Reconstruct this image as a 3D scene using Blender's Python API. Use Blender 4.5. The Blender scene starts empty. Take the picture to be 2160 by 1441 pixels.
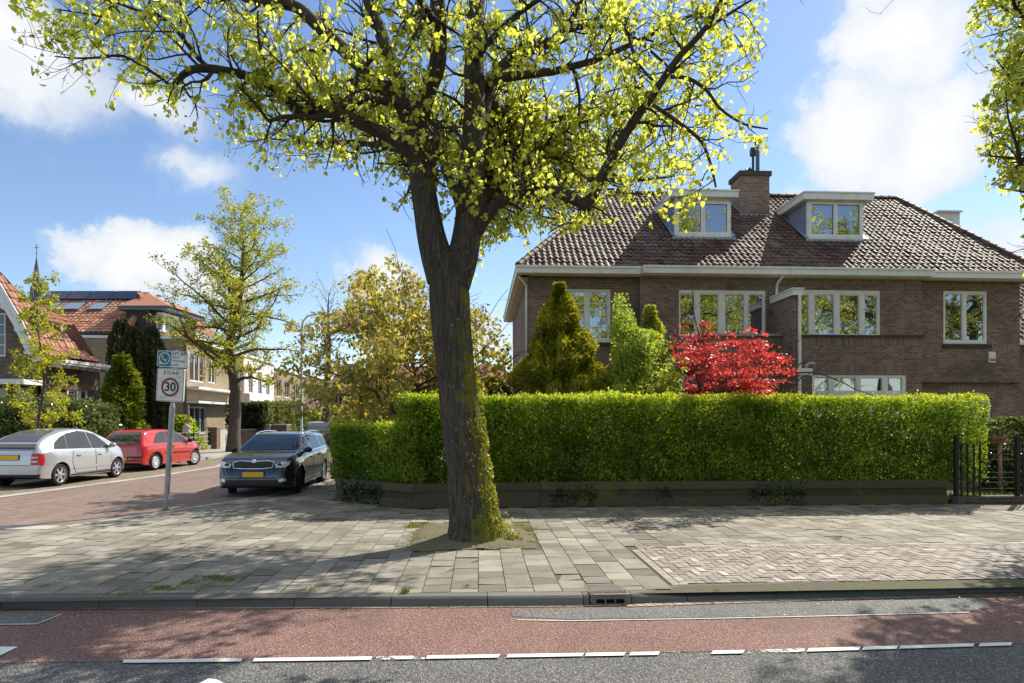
import bpy, bmesh, math, random
import numpy as np
from mathutils import Vector, Matrix
from mathutils.bvhtree import BVHTree

rng = np.random.default_rng(11)
random.seed(11)
SC = bpy.context.scene
COL = SC.collection
PI = math.pi
# ------------------------------------------------------------------ survey: the camera stands at the origin, 1.86 m above the paving
F, CX, HY, CH = 1333.0, 1080.0, 880.0, 1.86


def at(px, py, Y):
    return Vector(((px - CX) / F * Y, Y, CH - (py - HY) / F * Y))


def gr(px, py, z=0.0):
    Y = F * (CH - z) / (py - HY)
    return Vector(((px - CX) / F * Y, Y, z))


def proj(P):
    P = np.asarray(P, float)
    y = np.maximum(P[:, 1], .3)
    return np.stack([CX + F * P[:, 0] / y, HY - F * (P[:, 2] - CH) / y], 1)


# ------------------------------------------------------------------ objects
def wm(o):
    m = o.matrix_basis.copy()
    while o.parent:
        o = o.parent
        m = o.matrix_basis @ m
    return m


def props(o, label=None, cat=None, group=None, kind=None):
    if label: o['label'] = label
    if cat: o['category'] = cat
    if group: o['group'] = group
    if kind: o['kind'] = kind
    return o


def thing(name, label, cat, loc=(0, 0, 0), rotz=0.0, group=None):
    o = bpy.data.objects.new(name, None)
    o.empty_display_size = .3
    COL.objects.link(o)
    o.location = loc
    o.rotation_euler = (0, 0, rotz)
    return props(o, label, cat, group)


def link(name, me, parent=None, world=False):
    o = bpy.data.objects.new(name, me)
    COL.objects.link(o)
    if parent:
        o.parent = parent
        if world:
            me.transform(wm(parent).inverted())
    return o


def copy_tree(o, parent=None):
    c = o.copy()
    COL.objects.link(c)
    if parent: c.parent = parent
    for ch in list(o.children):
        copy_tree(ch, c)
    return c


class MB:
    """collects shapes and links them as one mesh object"""

    def __init__(s):
        s.v = []; s.f = []; s.m = []; s.t = []; s.n = 0; s.mi = 0; s.tone = 0.5

    def add(s, V, Fs, tone=None):
        V = [tuple(p) for p in V]
        b = s.n
        s.v += V
        s.n += len(V)
        s.t += ([s.tone if tone is None else tone] * len(V))
        for f in Fs:
            s.f.append(tuple(i + b for i in f)); s.m.append(s.mi)
        return s

    def quad(s, a, b, c, d, tone=None):
        return s.add([a, b, c, d], [(0, 1, 2, 3)], tone)

    def poly(s, pts, tone=None):
        return s.add(pts, [tuple(range(len(pts)))], tone)

    def box(s, x0, x1, y0, y1, z0, z1, M=None, bev=0.0, tone=None):
        if bev > 0:
            b = min(bev, .45 * (x1 - x0), .45 * (y1 - y0), .45 * (z1 - z0))
            bm = bmesh.new()
            bmesh.ops.create_cube(bm, size=1)
            for v in bm.verts:
                v.co = Vector((x0 + (v.co.x + .5) * (x1 - x0), y0 + (v.co.y + .5) * (y1 - y0), z0 + (v.co.z + .5) * (z1 - z0)))
            bmesh.ops.bevel(bm, geom=list(bm.edges), offset=b, segments=2, affect='EDGES', profile=.5)
            return s.bm(bm, M, tone)
        V = [Vector(p) for p in ((x0, y0, z0), (x1, y0, z0), (x1, y1, z0), (x0, y1, z0), (x0, y0, z1), (x1, y0, z1), (x1, y1, z1), (x0, y1, z1))]
        if M is not None: V = [M @ p for p in V]
        return s.add(V, [(0, 3, 2, 1), (4, 5, 6, 7), (0, 1, 5, 4), (1, 2, 6, 5), (2, 3, 7, 6), (3, 0, 4, 7)], tone)

    def bm(s, bm, M=None, tone=None):
        bm.verts.ensure_lookup_table()
        bm.verts.index_update()
        V = [(M @ v.co) if M is not None else v.co.copy() for v in bm.verts]
        s.add(V, [[v.index for v in f.verts] for f in bm.faces], tone)
        bm.free()
        return s

    def tube(s, pts, rad, n=8, cap=True, tone=None, squash=None):
        P = np.array([tuple(p) for p in pts], float)
        if np.isscalar(rad): rad = [rad] * len(P)
        T = np.gradient(P, axis=0)
        T /= np.linalg.norm(T, axis=1)[:, None] + 1e-9
        u = np.cross(T[0], (0, 0, 1.0) if abs(T[0][2]) < .9 else (1.0, 0, 0))
        u /= np.linalg.norm(u)
        V = []
        a = np.arange(n) * 2 * PI / n
        for i in range(len(P)):
            u = u - T[i] * np.dot(u, T[i])
            u /= np.linalg.norm(u) + 1e-9
            w = np.cross(T[i], u)
            V.append(P[i] + rad[i] * (np.cos(a)[:, None] * u + np.sin(a)[:, None] * w))
        Fs = []
        for i in range(len(P) - 1):
            for k in range(n):
                k2 = (k + 1) % n
                Fs.append((i * n + k, i * n + k2, (i + 1) * n + k2, (i + 1) * n + k))
        if cap:
            Fs.append(tuple(range(n - 1, -1, -1)))
            Fs.append(tuple((len(P) - 1) * n + k for k in range(n)))
        return s.add(np.concatenate(V), Fs, tone)

    def lathe(s, prof, n=24, M=None, tone=None):
        """prof: (r, z) list turned round z"""
        V = []; Fs = []
        for r, z in prof:
            for k in range(n):
                a = 2 * PI * k / n
                p = Vector((r * math.cos(a), r * math.sin(a), z))
                V.append(M @ p if M is not None else p)
        for i in range(len(prof) - 1):
            for k in range(n):
                k2 = (k + 1) % n
                Fs.append((i * n + k, i * n + k2, (i + 1) * n + k2, (i + 1) * n + k))
        return s.add(V, Fs, tone)

    def prism(s, poly, y0, y1, M=None, tone=None):
        """poly in (x, z), pushed from y0 to y1"""
        n = len(poly)
        V = [Vector((x, y0, z)) for x, z in poly] + [Vector((x, y1, z)) for x, z in poly]
        if M is not None: V = [M @ p for p in V]
        Fs = [tuple(range(n)), tuple(range(2 * n - 1, n - 1, -1))]
        for k in range(n):
            k2 = (k + 1) % n
            Fs.append((k, k + n, k2 + n, k2))
        return s.add(V, Fs, tone)

    def build(s, name, mats, parent=None, world=False, smooth=False, fixn=True, auto=None):
        me = bpy.data.meshes.new(name)
        me.from_pydata(s.v, [], s.f)
        if not isinstance(mats, (list, tuple)): mats = [mats]
        for m in mats: me.materials.append(m)
        me.polygons.foreach_set('material_index', s.m)
        at_ = me.attributes.new('tone', 'FLOAT', 'POINT')
        at_.data.foreach_set('value', np.array(s.t, np.float32))
        if fixn:
            bm = bmesh.new(); bm.from_mesh(me)
            bmesh.ops.recalc_face_normals(bm, faces=bm.faces)
            bm.to_mesh(me); bm.free()
        if smooth:
            me.polygons.foreach_set('use_smooth', [True] * len(me.polygons))
            if auto: me.set_sharp_from_angle(angle=math.radians(auto))
        me.update()
        return link(name, me, parent, world)


def np_mesh(name, V, Fq, mat, tone=None, parent=None, world=True, smooth=False):
    V = np.ascontiguousarray(V, np.float32)
    Fq = np.ascontiguousarray(Fq, np.int32)
    k = Fq.shape[1]
    me = bpy.data.meshes.new(name)
    me.vertices.add(len(V)); me.vertices.foreach_set('co', V.ravel())
    me.loops.add(Fq.size); me.loops.foreach_set('vertex_index', Fq.ravel())
    me.polygons.add(len(Fq))
    me.polygons.foreach_set('loop_start', np.arange(len(Fq), dtype=np.int32) * k)
    me.polygons.foreach_set('loop_total', np.full(len(Fq), k, np.int32))
    me.materials.append(mat)
    if tone is not None:
        a = me.attributes.new('tone', 'FLOAT', 'POINT')
        a.data.foreach_set('value', np.ascontiguousarray(tone, np.float32))
    if smooth: me.polygons.foreach_set('use_smooth', [True] * len(Fq))
    me.update(calc_edges=True)
    me.validate()
    return link(name, me, parent, world)


# ------------------------------------------------------------------ materials
def nt(name):
    m = bpy.data.materials.new(name)
    m.use_nodes = True
    t = m.node_tree
    t.nodes.clear()
    return m, t


class NG:
    def __init__(s, t): s.t = t

    def n(s, ty, **kw):
        x = s.t.nodes.new(ty)
        for k, v in kw.items():
            if k.startswith('i_'):
                x.inputs[k[2:].replace('_', ' ')].default_value = v
            else:
                setattr(x, k, v)
        return x

    def l(s, a, b): s.t.links.new(a, b)

    def math(s, op, a, b=None, clamp=False):
        x = s.t.nodes.new('ShaderNodeMath'); x.operation = op; x.use_clamp = clamp
        for i, q in enumerate((a, b)):
            if q is None: continue
            if isinstance(q, (int, float)): x.inputs[i].default_value = q
            else: s.l(q, x.inputs[i])
        return x.outputs[0]

    def vmath(s, op, a, b=None):
        x = s.t.nodes.new('ShaderNodeVectorMath'); x.operation = op
        for i, q in enumerate((a, b)):
            if q is None: continue
            if isinstance(q, (tuple, list)): x.inputs[i].default_value = q
            else: s.l(q, x.inputs[i])
        return x.outputs['Value'] if op in ('LENGTH', 'DOT_PRODUCT') else x.outputs[0]

    def mix(s, f, a, b, mode='MIX'):
        x = s.t.nodes.new('ShaderNodeMix'); x.data_type = 'RGBA'; x.blend_type = mode
        for i, q in ((0, f), (6, a), (7, b)):
            if isinstance(q, (int, float)): x.inputs[i].default_value = q
            elif isinstance(q, (tuple, list)): x.inputs[i].default_value = tuple(q) + ((1,) if len(q) == 3 else ())
            else: s.l(q, x.inputs[i])
        return x.outputs[2]

    def ramp(s, f, stops):
        x = s.t.nodes.new('ShaderNodeValToRGB')
        e = x.color_ramp.elements
        while len(e) < len(stops): e.new(.5)
        for i, (p, c) in enumerate(stops):
            e[i].position = p
            e[i].color = (c, c, c, 1) if isinstance(c, (int, float)) else tuple(c) + (1,)
        if not isinstance(f, (int, float)): s.l(f, x.inputs[0])
        return x.outputs[0]

    def noise(s, vec, scale, detail=4, rough=.6, out='Fac', dist=0):
        x = s.n('ShaderNodeTexNoise')
        x.inputs['Scale'].default_value = scale; x.inputs['Detail'].default_value = detail
        x.inputs['Roughness'].default_value = rough; x.inputs['Distortion'].default_value = dist
        if vec is not None: s.l(vec, x.inputs['Vector'])
        return x.outputs[out]


def out(g, shader):
    o = g.n('ShaderNodeOutputMaterial')
    g.l(shader, o.inputs['Surface'])


def princ(g, color, rough=.7, metal=0, spec=.4, bump=None, bumpd=.02, coat=0, emis=None):
    p = g.n('ShaderNodeBsdfPrincipled')
    if isinstance(color, (tuple, list)): p.inputs['Base Color'].default_value = tuple(color) + (1,)
    else: g.l(color, p.inputs['Base Color'])
    if isinstance(rough, (int, float)): p.inputs['Roughness'].default_value = rough
    else: g.l(rough, p.inputs['Roughness'])
    p.inputs['Metallic'].default_value = metal
    p.inputs['Specular IOR Level'].default_value = spec
    p.inputs['Coat Weight'].default_value = coat
    p.inputs['Coat Roughness'].default_value = .04
    if bump is not None:
        b = g.n('ShaderNodeBump'); b.inputs['Strength'].default_value = 1; b.inputs['Distance'].default_value = bumpd
        g.l(bump, b.inputs['Height']); g.l(b.outputs[0], p.inputs['Normal'])
    return p.outputs[0]


def m_plain(name, col, rough=.6, metal=0, spec=.4, var=.12, scale=6, coat=0, bumpd=0, grime=None):
    """one colour with uneven tone, plus optional dirt patches"""
    m, t = nt(name); g = NG(t)
    oc = g.n('ShaderNodeTexCoord').outputs['Object']
    n1 = g.noise(oc, scale, 5)
    a = tuple(c * (1 - var) for c in col); b = tuple(min(1, c * (1 + var)) for c in col)
    c = g.ramp(n1, [(.3, a), (.7, b)])
    if grime:
        gm = g.ramp(g.noise(oc, grime[1], 6, .7), [(.5, 0.0), (.68, 1.0)])
        c = g.mix(g.math('MULTIPLY', gm, grime[2]), c, grime[0])
    out(g, princ(g, c, rough, metal, spec, n1 if bumpd else None, bumpd, coat))
    return m


def m_leaf(name, c0, c1, c2, trans=.45, tmul=(1.5, 1.45, .7), rough=.5, spec=.35):
    m, t = nt(name); g = NG(t)
    a = g.n('ShaderNodeAttribute'); a.attribute_name = 'tone'
    c = g.ramp(a.outputs['Fac'], [(0, c0), (.5, c1), (1, c2)])
    p = princ(g, c, rough, 0, spec)
    tr = g.n('ShaderNodeBsdfTranslucent')
    g.l(g.mix(1.0, c, tmul, 'MULTIPLY'), tr.inputs['Color'])
    mx = g.n('ShaderNodeMixShader'); mx.inputs[0].default_value = trans
    g.l(p, mx.inputs[1]); g.l(tr.outputs[0], mx.inputs[2])
    out(g, mx.outputs[0])
    return m


def m_brick(name, cols, mortar, w=.22, h=.075, mw=.009, rot=False, stain=None, offset=.5):
    m, t = nt(name); g = NG(t)
    oc = g.n('ShaderNodeTexCoord').outputs['Object']
    sp = g.n('ShaderNodeSeparateXYZ'); g.l(oc, sp.inputs[0])
    cb = g.n('ShaderNodeCombineXYZ')
    hx = g.math('ADD', sp.outputs[0], sp.outputs[1])
    if rot:
        g.l(sp.outputs[2], cb.inputs[0]); g.l(hx, cb.inputs[1])
    else:
        g.l(hx, cb.inputs[0]); g.l(sp.outputs[2], cb.inputs[1])
    b = g.n('ShaderNodeTexBrick')
    b.inputs['Scale'].default_value = 1; b.inputs['Brick Width'].default_value = w
    b.inputs['Row Height'].default_value = h; b.inputs['Mortar Size'].default_value = mw
    b.inputs['Mortar Smooth'].default_value = .3; b.inputs['Bias'].default_value = 0
    b.offset = offset
    b.inputs['Color1'].default_value = (0, 0, 0, 1); b.inputs['Color2'].default_value = (1, 1, 1, 1)
    b.inputs['Mortar'].default_value = (.5, .5, .5, 1)
    g.l(cb.outputs[0], b.inputs['Vector'])
    n2 = g.noise(oc, .9, 5, .6); n3 = g.noise(oc, 23, 3, .7)
    tone = g.math('ADD', g.math('MULTIPLY', b.outputs['Color'], .6), g.math('ADD', g.math('MULTIPLY', n2, .45), g.math('MULTIPLY', g.math('SUBTRACT', n3, .5), .5)))
    c = g.ramp(tone, [(.1, cols[0]), (.5, cols[1]), (.9, cols[2])])
    c = g.mix(b.outputs['Fac'], c, g.mix(n2, tuple(x * .8 for x in mortar), tuple(x * 1.2 for x in mortar)))
    if stain:
        sm = g.ramp(g.noise(oc, .55, 6, .62, dist=.6), [(.48, 0.0), (.7, 1.0)])
        c = g.mix(g.math('MULTIPLY', sm, stain[1]), c, stain[0])
    hgt = g.math('ADD', g.math('MULTIPLY', b.outputs['Fac'], -1), g.math('MULTIPLY', n3, .35))
    out(g, princ(g, c, .85, 0, .25, hgt, .006))
    return m


def m_tone(name, stops, rough=.8, spec=.3, fine=40, fvar=.25, bumpd=.004, patch=None, speck=None, coat=0):
    """colour by the per-piece 'tone' attribute with grain, patches and flecks"""
    m, t = nt(name); g = NG(t)
    a = g.n('ShaderNodeAttribute'); a.attribute_name = 'tone'
    oc = g.n('ShaderNodeTexCoord').outputs['Object']
    n = g.noise(oc, fine, 5, .7)
    c = g.ramp(a.outputs['Fac'], stops)
    c = g.mix(1.0, c, g.ramp(n, [(.25, 1 - fvar), (.75, 1.0 + 0 * fvar)]), 'MULTIPLY')
    if patch:
        pm = g.ramp(g.noise(oc, patch[1], 6, .65, dist=.4), [(patch[3] if len(patch) > 3 else .5, 0.0), ((patch[3] if len(patch) > 3 else .5) + .16, 1.0)])
        c = g.mix(g.math('MULTIPLY', pm, patch[2]), c, patch[0])
    if speck:
        sm = g.ramp(g.noise(oc, speck[1], 2, .5), [(speck[2], 0.0), (speck[2] + .06, 1.0)])
        c = g.mix(g.math('MULTIPLY', sm, speck[3]), c, speck[0])
    out(g, princ(g, c, rough, 0, spec, n, bumpd, coat))
    return m


def m_asphalt(name, c0, c1, light, stain=None):
    m, t = nt(name); g = NG(t)
    oc = g.n('ShaderNodeTexCoord').outputs['Object']
    v = g.n('ShaderNodeTexVoronoi'); v.inputs['Scale'].default_value = 95
    g.l(oc, v.inputs['Vector'])
    sp = g.n('ShaderNodeSeparateColor'); g.l(v.outputs['Color'], sp.inputs[0])
    n = g.noise(oc, 1.3, 6, .65); n2 = g.noise(oc, 38, 4, .75)
    c = g.mix(g.ramp(n, [(.3, 0.0), (.7, 1.0)]), c0, c1)
    c = g.mix(g.ramp(sp.outputs[0], [(.55, 0.0), (.95, .75)]), c, light)
    c = g.mix(g.ramp(n2, [(.34, .8), (.5, 0.0)]), c, tuple(x * .35 for x in c0))
    if stain:
        sm = g.ramp(g.noise(oc, stain[1], 5, .6, dist=1.0), [(.52, 0.0), (.7, 1.0)])
        c = g.mix(g.math('MULTIPLY', sm, stain[2]), c, stain[0])
    out(g, princ(g, c, .82, 0, .35, g.math('ADD', v.outputs['Distance'], n2), .012))
    return m


def m_glass_pane(name, tint=(.75, .8, .82), refl=.42):
    m, t = nt(name); g = NG(t)
    tr = g.n('ShaderNodeBsdfTransparent'); tr.inputs[0].default_value = tint + (1,)
    gl = g.n('ShaderNodeBsdfGlossy'); gl.inputs['Roughness'].default_value = .012
    oc = g.n('ShaderNodeTexCoord').outputs['Object']
    b = g.n('ShaderNodeBump'); b.inputs['Strength'].default_value = .25; b.inputs['Distance'].default_value = .02
    g.l(g.noise(oc, 1.1, 1, .4), b.inputs['Height']); g.l(b.outputs[0], gl.inputs['Normal'])
    fr = g.n('ShaderNodeFresnel'); fr.inputs[0].default_value = 1.5
    mx = g.n('ShaderNodeMixShader'); g.l(g.math('ADD', fr.outputs[0], refl, True), mx.inputs[0])
    g.l(tr.outputs[0], mx.inputs[1]); g.l(gl.outputs[0], mx.inputs[2])
    out(g, mx.outputs[0])
    return m


def m_bark(name, c0, c1, moss=None, lichen=None, sx=26, sz=3.2, bumpd=.05, mossdir=(.75, -.2)):
    m, t = nt(name); g = NG(t)
    tc = g.n('ShaderNodeTexCoord'); oc = tc.outputs['Object']
    mp = g.n('ShaderNodeMapping'); mp.inputs['Scale'].default_value = (sx, sx, sz)
    g.l(oc, mp.inputs['Vector'])
    n = g.noise(mp.outputs[0], 1, 7, .72, dist=.8)
    n2 = g.noise(oc, 2.2, 6, .65)
    c = g.ramp(n, [(.3, c0), (.66, c1)])
    if lichen:
        lm = g.ramp(g.noise(oc, 9, 6, .7), [(.6, 0.0), (.66, 1.0)])
        c = g.mix(g.math('MULTIPLY', lm, .6), c, lichen)
    if moss:
        # moss grows where the stem is damp: on its right flank, thickest near the foot
        ge = g.n('ShaderNodeNewGeometry')
        d = g.vmath('DOT_PRODUCT', ge.outputs['Normal'], (mossdir[0], mossdir[1], .1))
        sp = g.n('ShaderNodeSeparateXYZ'); g.l(oc, sp.inputs[0])
        hh = g.math('MULTIPLY', sp.outputs[2], -.13)
        k = g.math('ADD', g.math('ADD', d, hh), g.math('MULTIPLY', g.math('SUBTRACT', n2, .5), 2.6))
        c = g.mix(g.ramp(k, [(.18, 0.0), (.5, .9)]), c, g.mix(g.noise(oc, 30, 3), moss[0], moss[1]))
    out(g, princ(g, c, .9, 0, .2, n, bumpd))
    return m


# ------------------------------------------------------------------ foliage
def unit(v):
    return v / (np.linalg.norm(v, axis=-1, keepdims=True) + 1e-9)


def rnd(n, s=1.0): return rng.normal(0, s, (n, 3))


def leafmesh(P, S, T, N, shape='kite', wide=.42):
    T = unit(T)
    B = unit(np.cross(N, T)); N = np.cross(T, B)
    S = np.asarray(S)[:, None]
    n = len(P)
    if shape == 'kite':
        V = np.stack([P, P + S * (.42 * T + wide * B + .1 * N), P + S * T, P + S * (.42 * T - wide * B + .1 * N)], 1)
        b = np.arange(n)[:, None] * 4
        Fq = np.concatenate([b + [0, 1, 2], b + [0, 2, 3]])
        return V.reshape(-1, 3), Fq, 4
    if shape == 'heart':
        V = np.stack([P, P + S * (.12 * T + .36 * B + .10 * N), P + S * (.5 * T + .44 * B + .13 * N), P + S * (1.05 * T - .12 * N),
                      P + S * (.5 * T - .44 * B + .13 * N), P + S * (.12 * T - .36 * B + .10 * N)], 1)
        b = np.arange(n)[:, None] * 6
        Fq = np.concatenate([b + [0, 1, 2, 3], b + [0, 3, 4, 5]])
        return V.reshape(-1, 3), Fq, 6
    V = np.stack([P - S * wide * B, P + S * wide * B, P + S * (T + wide * .6 * B), P + S * (T - wide * .6 * B)], 1)
    b = np.arange(n)[:, None] * 4
    return V.reshape(-1, 3), b + [0, 1, 2, 3], 4


def foliage(name, P, size, mat, parent, droop=(0, 0, -.3), nb=(0, 0, .5), shape='kite', wide=.42, tone=None, sj=.35, T=None, tvar=.25):
    P = np.asarray(P, float)
    n = len(P)
    if T is None: T = rnd(n) + np.array(droop)
    N = rnd(n) + np.array(nb)
    S = size * (1 + sj * rng.uniform(-1, 1, n))
    V, Fq, k = leafmesh(P, S, T, N, shape, wide)
    if tone is None: tone = np.full(n, .5)
    tone = np.clip(tone + rng.normal(0, tvar, n), 0, 1)
    return np_mesh(name, V, Fq, mat, np.repeat(tone, k), parent)


def lumps(P, f=1.0, seed=0):
    """cheap smooth 3D variation in 0..1"""
    P = np.asarray(P) * f
    r = np.random.default_rng(seed)
    v = 0
    for k in range(5):
        d = r.normal(0, 1, 3) * (1 + .5 * k)
        v = v + np.sin(P @ d + r.uniform(0, 6.3)) / (1 + .3 * k)
    return .5 + v / 7


def walk(p, d, L, n, curl=.25, grav=0.0):
    p = np.array(p, float); d = np.array(d, float); d /= np.linalg.norm(d)
    pts = [p]
    for i in range(n):
        d = d + rng.normal(0, curl, 3) + np.array((0, 0, grav))
        d /= np.linalg.norm(d)
        p = p + d * L / n
        pts.append(p)
    return np.array(pts)


def resample(P, R, step):
    P = np.array([tuple(p) for p in P], float); R = np.array(R, float)
    # Catmull-Rom through the points
    Q = []; QR = []
    n = len(P)
    for i in range(n - 1):
        p0, p1, p2, p3 = P[max(i - 1, 0)], P[i], P[i + 1], P[min(i + 2, n - 1)]
        k = max(1, int(np.linalg.norm(p2 - p1) / step))
        for j in range(k):
            t = j / k
            Q.append(.5 * (2 * p1 + (p2 - p0) * t + (2 * p0 - 5 * p1 + 4 * p2 - p3) * t * t + (3 * p1 - p0 - 3 * p2 + p3) * t ** 3))
            QR.append(R[i] + (R[i + 1] - R[i]) * t)
    Q.append(P[-1]); QR.append(R[-1])
    return np.array(Q), np.array(QR)


def spawn(mb, Q, QR, every, L, ang, depth, twigs, up=.2, start=.25, rmul=.5, keep=None, sides=4, grav=0.02):
    """side branches along a limb; twig paths (where leaves sit) are appended to twigs"""
    seg = np.linalg.norm(np.diff(Q, axis=0), axis=1); s = np.concatenate([[0], np.cumsum(seg)])
    tot = s[-1]
    x = tot * start + every * rng.uniform(.2, 1)
    while x < tot:
        i = min(len(Q) - 2, int(np.searchsorted(s, x) - 1))
        t = (x - s[i]) / (seg[i] + 1e-9)
        p = Q[i] * (1 - t) + Q[i + 1] * t
        d = unit(Q[i + 1] - Q[i])
        side = unit(np.cross(d, rng.normal(0, 1, 3)))
        dd = d * math.cos(ang) + side * math.sin(ang) + np.array((0, 0, up))
        l = L * rng.uniform(.55, 1.25) * (1 - .35 * x / tot)
        n = 5 if depth > 0 else 3
        W = walk(p, dd, l, n, .22, grav)
        ok = keep is None or keep(W[-1:])[0]
        if not ok and rng.random() < .8:
            x += every * rng.uniform(.6, 1.4); continue
        r0 = max(.004, min(QR[i] * rmul, .012 + .018 * l))
        RR = np.linspace(r0, max(.0025, r0 * .3), n + 1)
        mb.tube(W, RR, sides if depth > 0 else 3, cap=False)
        if depth > 0:
            spawn(mb, W, RR, every * .62, L * .5, ang * 1.05, depth - 1, twigs, up, .12, .55, keep, 3, grav)
        else:
            twigs.append(W)
        x += every * rng.uniform(.6, 1.4)


def twig_points(twigs, per, jit):
    P = []
    for W in twigs:
        k = max(1, int(round(per * rng.uniform(.6, 1.4))))
        t = rng.uniform(.15, 1.0, k) ** .8 * (len(W) - 1)
        i = np.minimum(t.astype(int), len(W) - 2)
        f = (t - i)[:, None]
        P.append(W[i] * (1 - f) + W[i + 1] * f + rng.normal(0, jit, (k, 3)))
    return np.concatenate(P) if P else np.zeros((0, 3))


def inpoly(XY, poly):
    x, y = XY[:, 0], XY[:, 1]
    c = np.zeros(len(XY), bool)
    n = len(poly)
    for i in range(n):
        x1, y1 = poly[i]; x2, y2 = poly[(i + 1) % n]
        hit = ((y1 > y) != (y2 > y)) & (x < (x2 - x1) * (y - y1) / (y2 - y1 + 1e-12) + x1)
        c ^= hit
    return c
# ================================================================== light, sky, camera
SUN_TRAVEL = Vector((-.95, -1.0, -1.32)).normalized()
SUN_EL = math.asin(-SUN_TRAVEL.z)
SUN_AZ = math.atan2(-SUN_TRAVEL.x, -SUN_TRAVEL.y)        # from +Y towards +X
SKY = .10


def make_world():
    w = bpy.data.worlds.new("World"); SC.world = w; w.use_nodes = True
    t = w.node_tree; t.nodes.clear(); g = NG(t)
    sky = g.n('ShaderNodeTexSky'); sky.sky_type = 'NISHITA'; sky.sun_disc = False
    sky.sun_elevation = SUN_EL; sky.sun_rotation = SUN_AZ
    sky.air_density = 1.0; sky.dust_density = 0.15; sky.ozone_density = 2.6; sky.altitude = 0
    gen = g.n('ShaderNodeTexCoord').outputs['Generated']
    dirn = g.vmath('NORMALIZE', gen)
    sp = g.n('ShaderNodeSeparateXYZ'); g.l(dirn, sp.inputs[0])
    az = g.math('ARCTAN2', sp.outputs[0], sp.outputs[1])
    el = g.math('ARCSINE', sp.outputs[2])
    cb = g.n('ShaderNodeCombineXYZ'); g.l(az, cb.inputs[0]); g.l(el, cb.inputs[1])
    wob = g.vmath('SCALE', g.vmath('SUBTRACT', g.noise(dirn, 5.5, 7, .62, 'Color'), (.5, .5, .5)), None)
    wob.node.inputs['Scale'].default_value = .17
    pos = g.vmath('ADD', cb.outputs[0], wob)
    # cumulus and veils, then unseen cloud added as fill: azimuth, elevation, half-widths (degrees), strength
    blobs = [(31, 27, 6.0, 4.6, 1.0), (28, 22, 6.2, 6.5, 1.0), (33, 20.5, 6.8, 6.5, 1.1), (27, 14.5, 10, 5.5, .75), (30, 31, 3.6, 3.0, .95), (36, 12, 14, 5, .5),
             (-29.5, 12.6, 5.2, 3.4, 1.1), (-25, 10.6, 5.4, 2.6, .7), (-33, 12.5, 3.4, 2.2, .7),
             (-38, 23.5, 10, 6, .6), (-27, 19.5, 7, 3.2, .42), (-30, 24, 8, 3.5, .42), (-12, 11.5, 5, 4.5, .75), (-6, 8, 10, 3.5, .55),
             (15, 16, 9, 5, .42), (38, 28, 4, 5, .3), (23, 36, 9, 2.5, .3), (-16, 3, 30, 3, .4), (30, 4, 40, 4, .55),
             (120, 25, 30, 12, .8), (-120, 30, 34, 12, .8), (180, 22, 26, 11, .9), (70, 20, 16, 9, .6), (0, 78, 400, 26, .9), (150, 50, 60, 20, 1.0), (-100, 50, 50, 16, .8), (-75, 18, 18, 9, .7)]  # out of view; overhead and rear cover added for stronger neutral fill light
    dens = None
    for a, e, rx, ry, s in blobs:
        d = g.vmath('MULTIPLY', g.vmath('SUBTRACT', pos, (math.radians(a), math.radians(e), 0)), (1 / math.radians(rx), 1 / math.radians(ry), 0))
        v = g.math('MULTIPLY', g.math('SUBTRACT', 1.0, g.vmath('LENGTH', d)), s)
        dens = v if dens is None else g.math('MAXIMUM', dens, v)
    fb = g.noise(dirn, 11, 9, .6)
    dd = g.math('ADD', dens, g.math('MULTIPLY', g.math('SUBTRACT', fb, .5), .55))
    alpha = g.ramp(dd, [(.10, 0.0), (.2, .15), (.31, .72), (.44, .98)])
    shade = g.ramp(g.math('ADD', g.math('MULTIPLY', dd, .8), g.math('MULTIPLY', g.noise(dirn, 10, 7, .6), .85)),
                   [(.35, (4.5, 5.1, 6.0)), (.72, (5.6, 5.95, 6.35)), (1.0, (6.6, 6.66, 6.72))])
    skyc = g.mix(1.0, sky.outputs[0], (1.12, 1.11, 1.14), 'MULTIPLY')
    hs = g.n('ShaderNodeHueSaturation'); hs.inputs['Saturation'].default_value = 1.0; hs.inputs['Value'].default_value = 1.0
    g.l(skyc, hs.inputs['Color'])
    c = g.mix(alpha, hs.outputs[0], shade)
    bg = g.n('ShaderNodeBackground'); bg.inputs['Strength'].default_value = SKY
    g.l(c, bg.inputs[0])
    o = g.n('ShaderNodeOutputWorld'); g.l(bg.outputs[0], o.inputs[0])


make_world()
sl = bpy.data.lights.new('sun', 'SUN'); sl.energy = 5.0; sl.angle = math.radians(.45); sl.color = (1, .93, .80)
so = bpy.data.objects.new('sun', sl); COL.objects.link(so)
so.rotation_euler = SUN_TRAVEL.to_track_quat('-Z', 'Y').to_euler()
so.location = (20, 20, 30)
cd = bpy.data.cameras.new('camera'); cam = bpy.data.objects.new('camera', cd); COL.objects.link(cam)
cam.location = (0, 0, CH); cam.rotation_euler = (PI / 2, 0, 0)
cd.sensor_width = 36; cd.lens = 36 * F / 2160; cd.shift_y = (HY - 720.5) / 2160
cd.clip_end = 4000; cd.clip_start = .05
SC.camera = cam
SC.view_settings.view_transform = 'Standard'; SC.view_settings.look = 'None'
SC.view_settings.exposure = .60; SC.view_settings.gamma = 1
SC.cycles.max_bounces = 8; SC.cycles.transparent_max_bounces = 12; SC.cycles.caustics_reflective = False; SC.cycles.caustics_refractive = False
SC.cycles.sample_clamp_indirect = 6

# ================================================================== ground
YAW = math.radians(3.05)
UX = Vector((math.cos(YAW), math.sin(YAW), 0)); NX = Vector((-math.sin(YAW), math.cos(YAW), 0))


def st(s, t, z=0.0): return UX * s + NX * t + Vector((0, 0, z))


def to_st(P): return (P.dot(UX), P.dot(NX))


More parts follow.
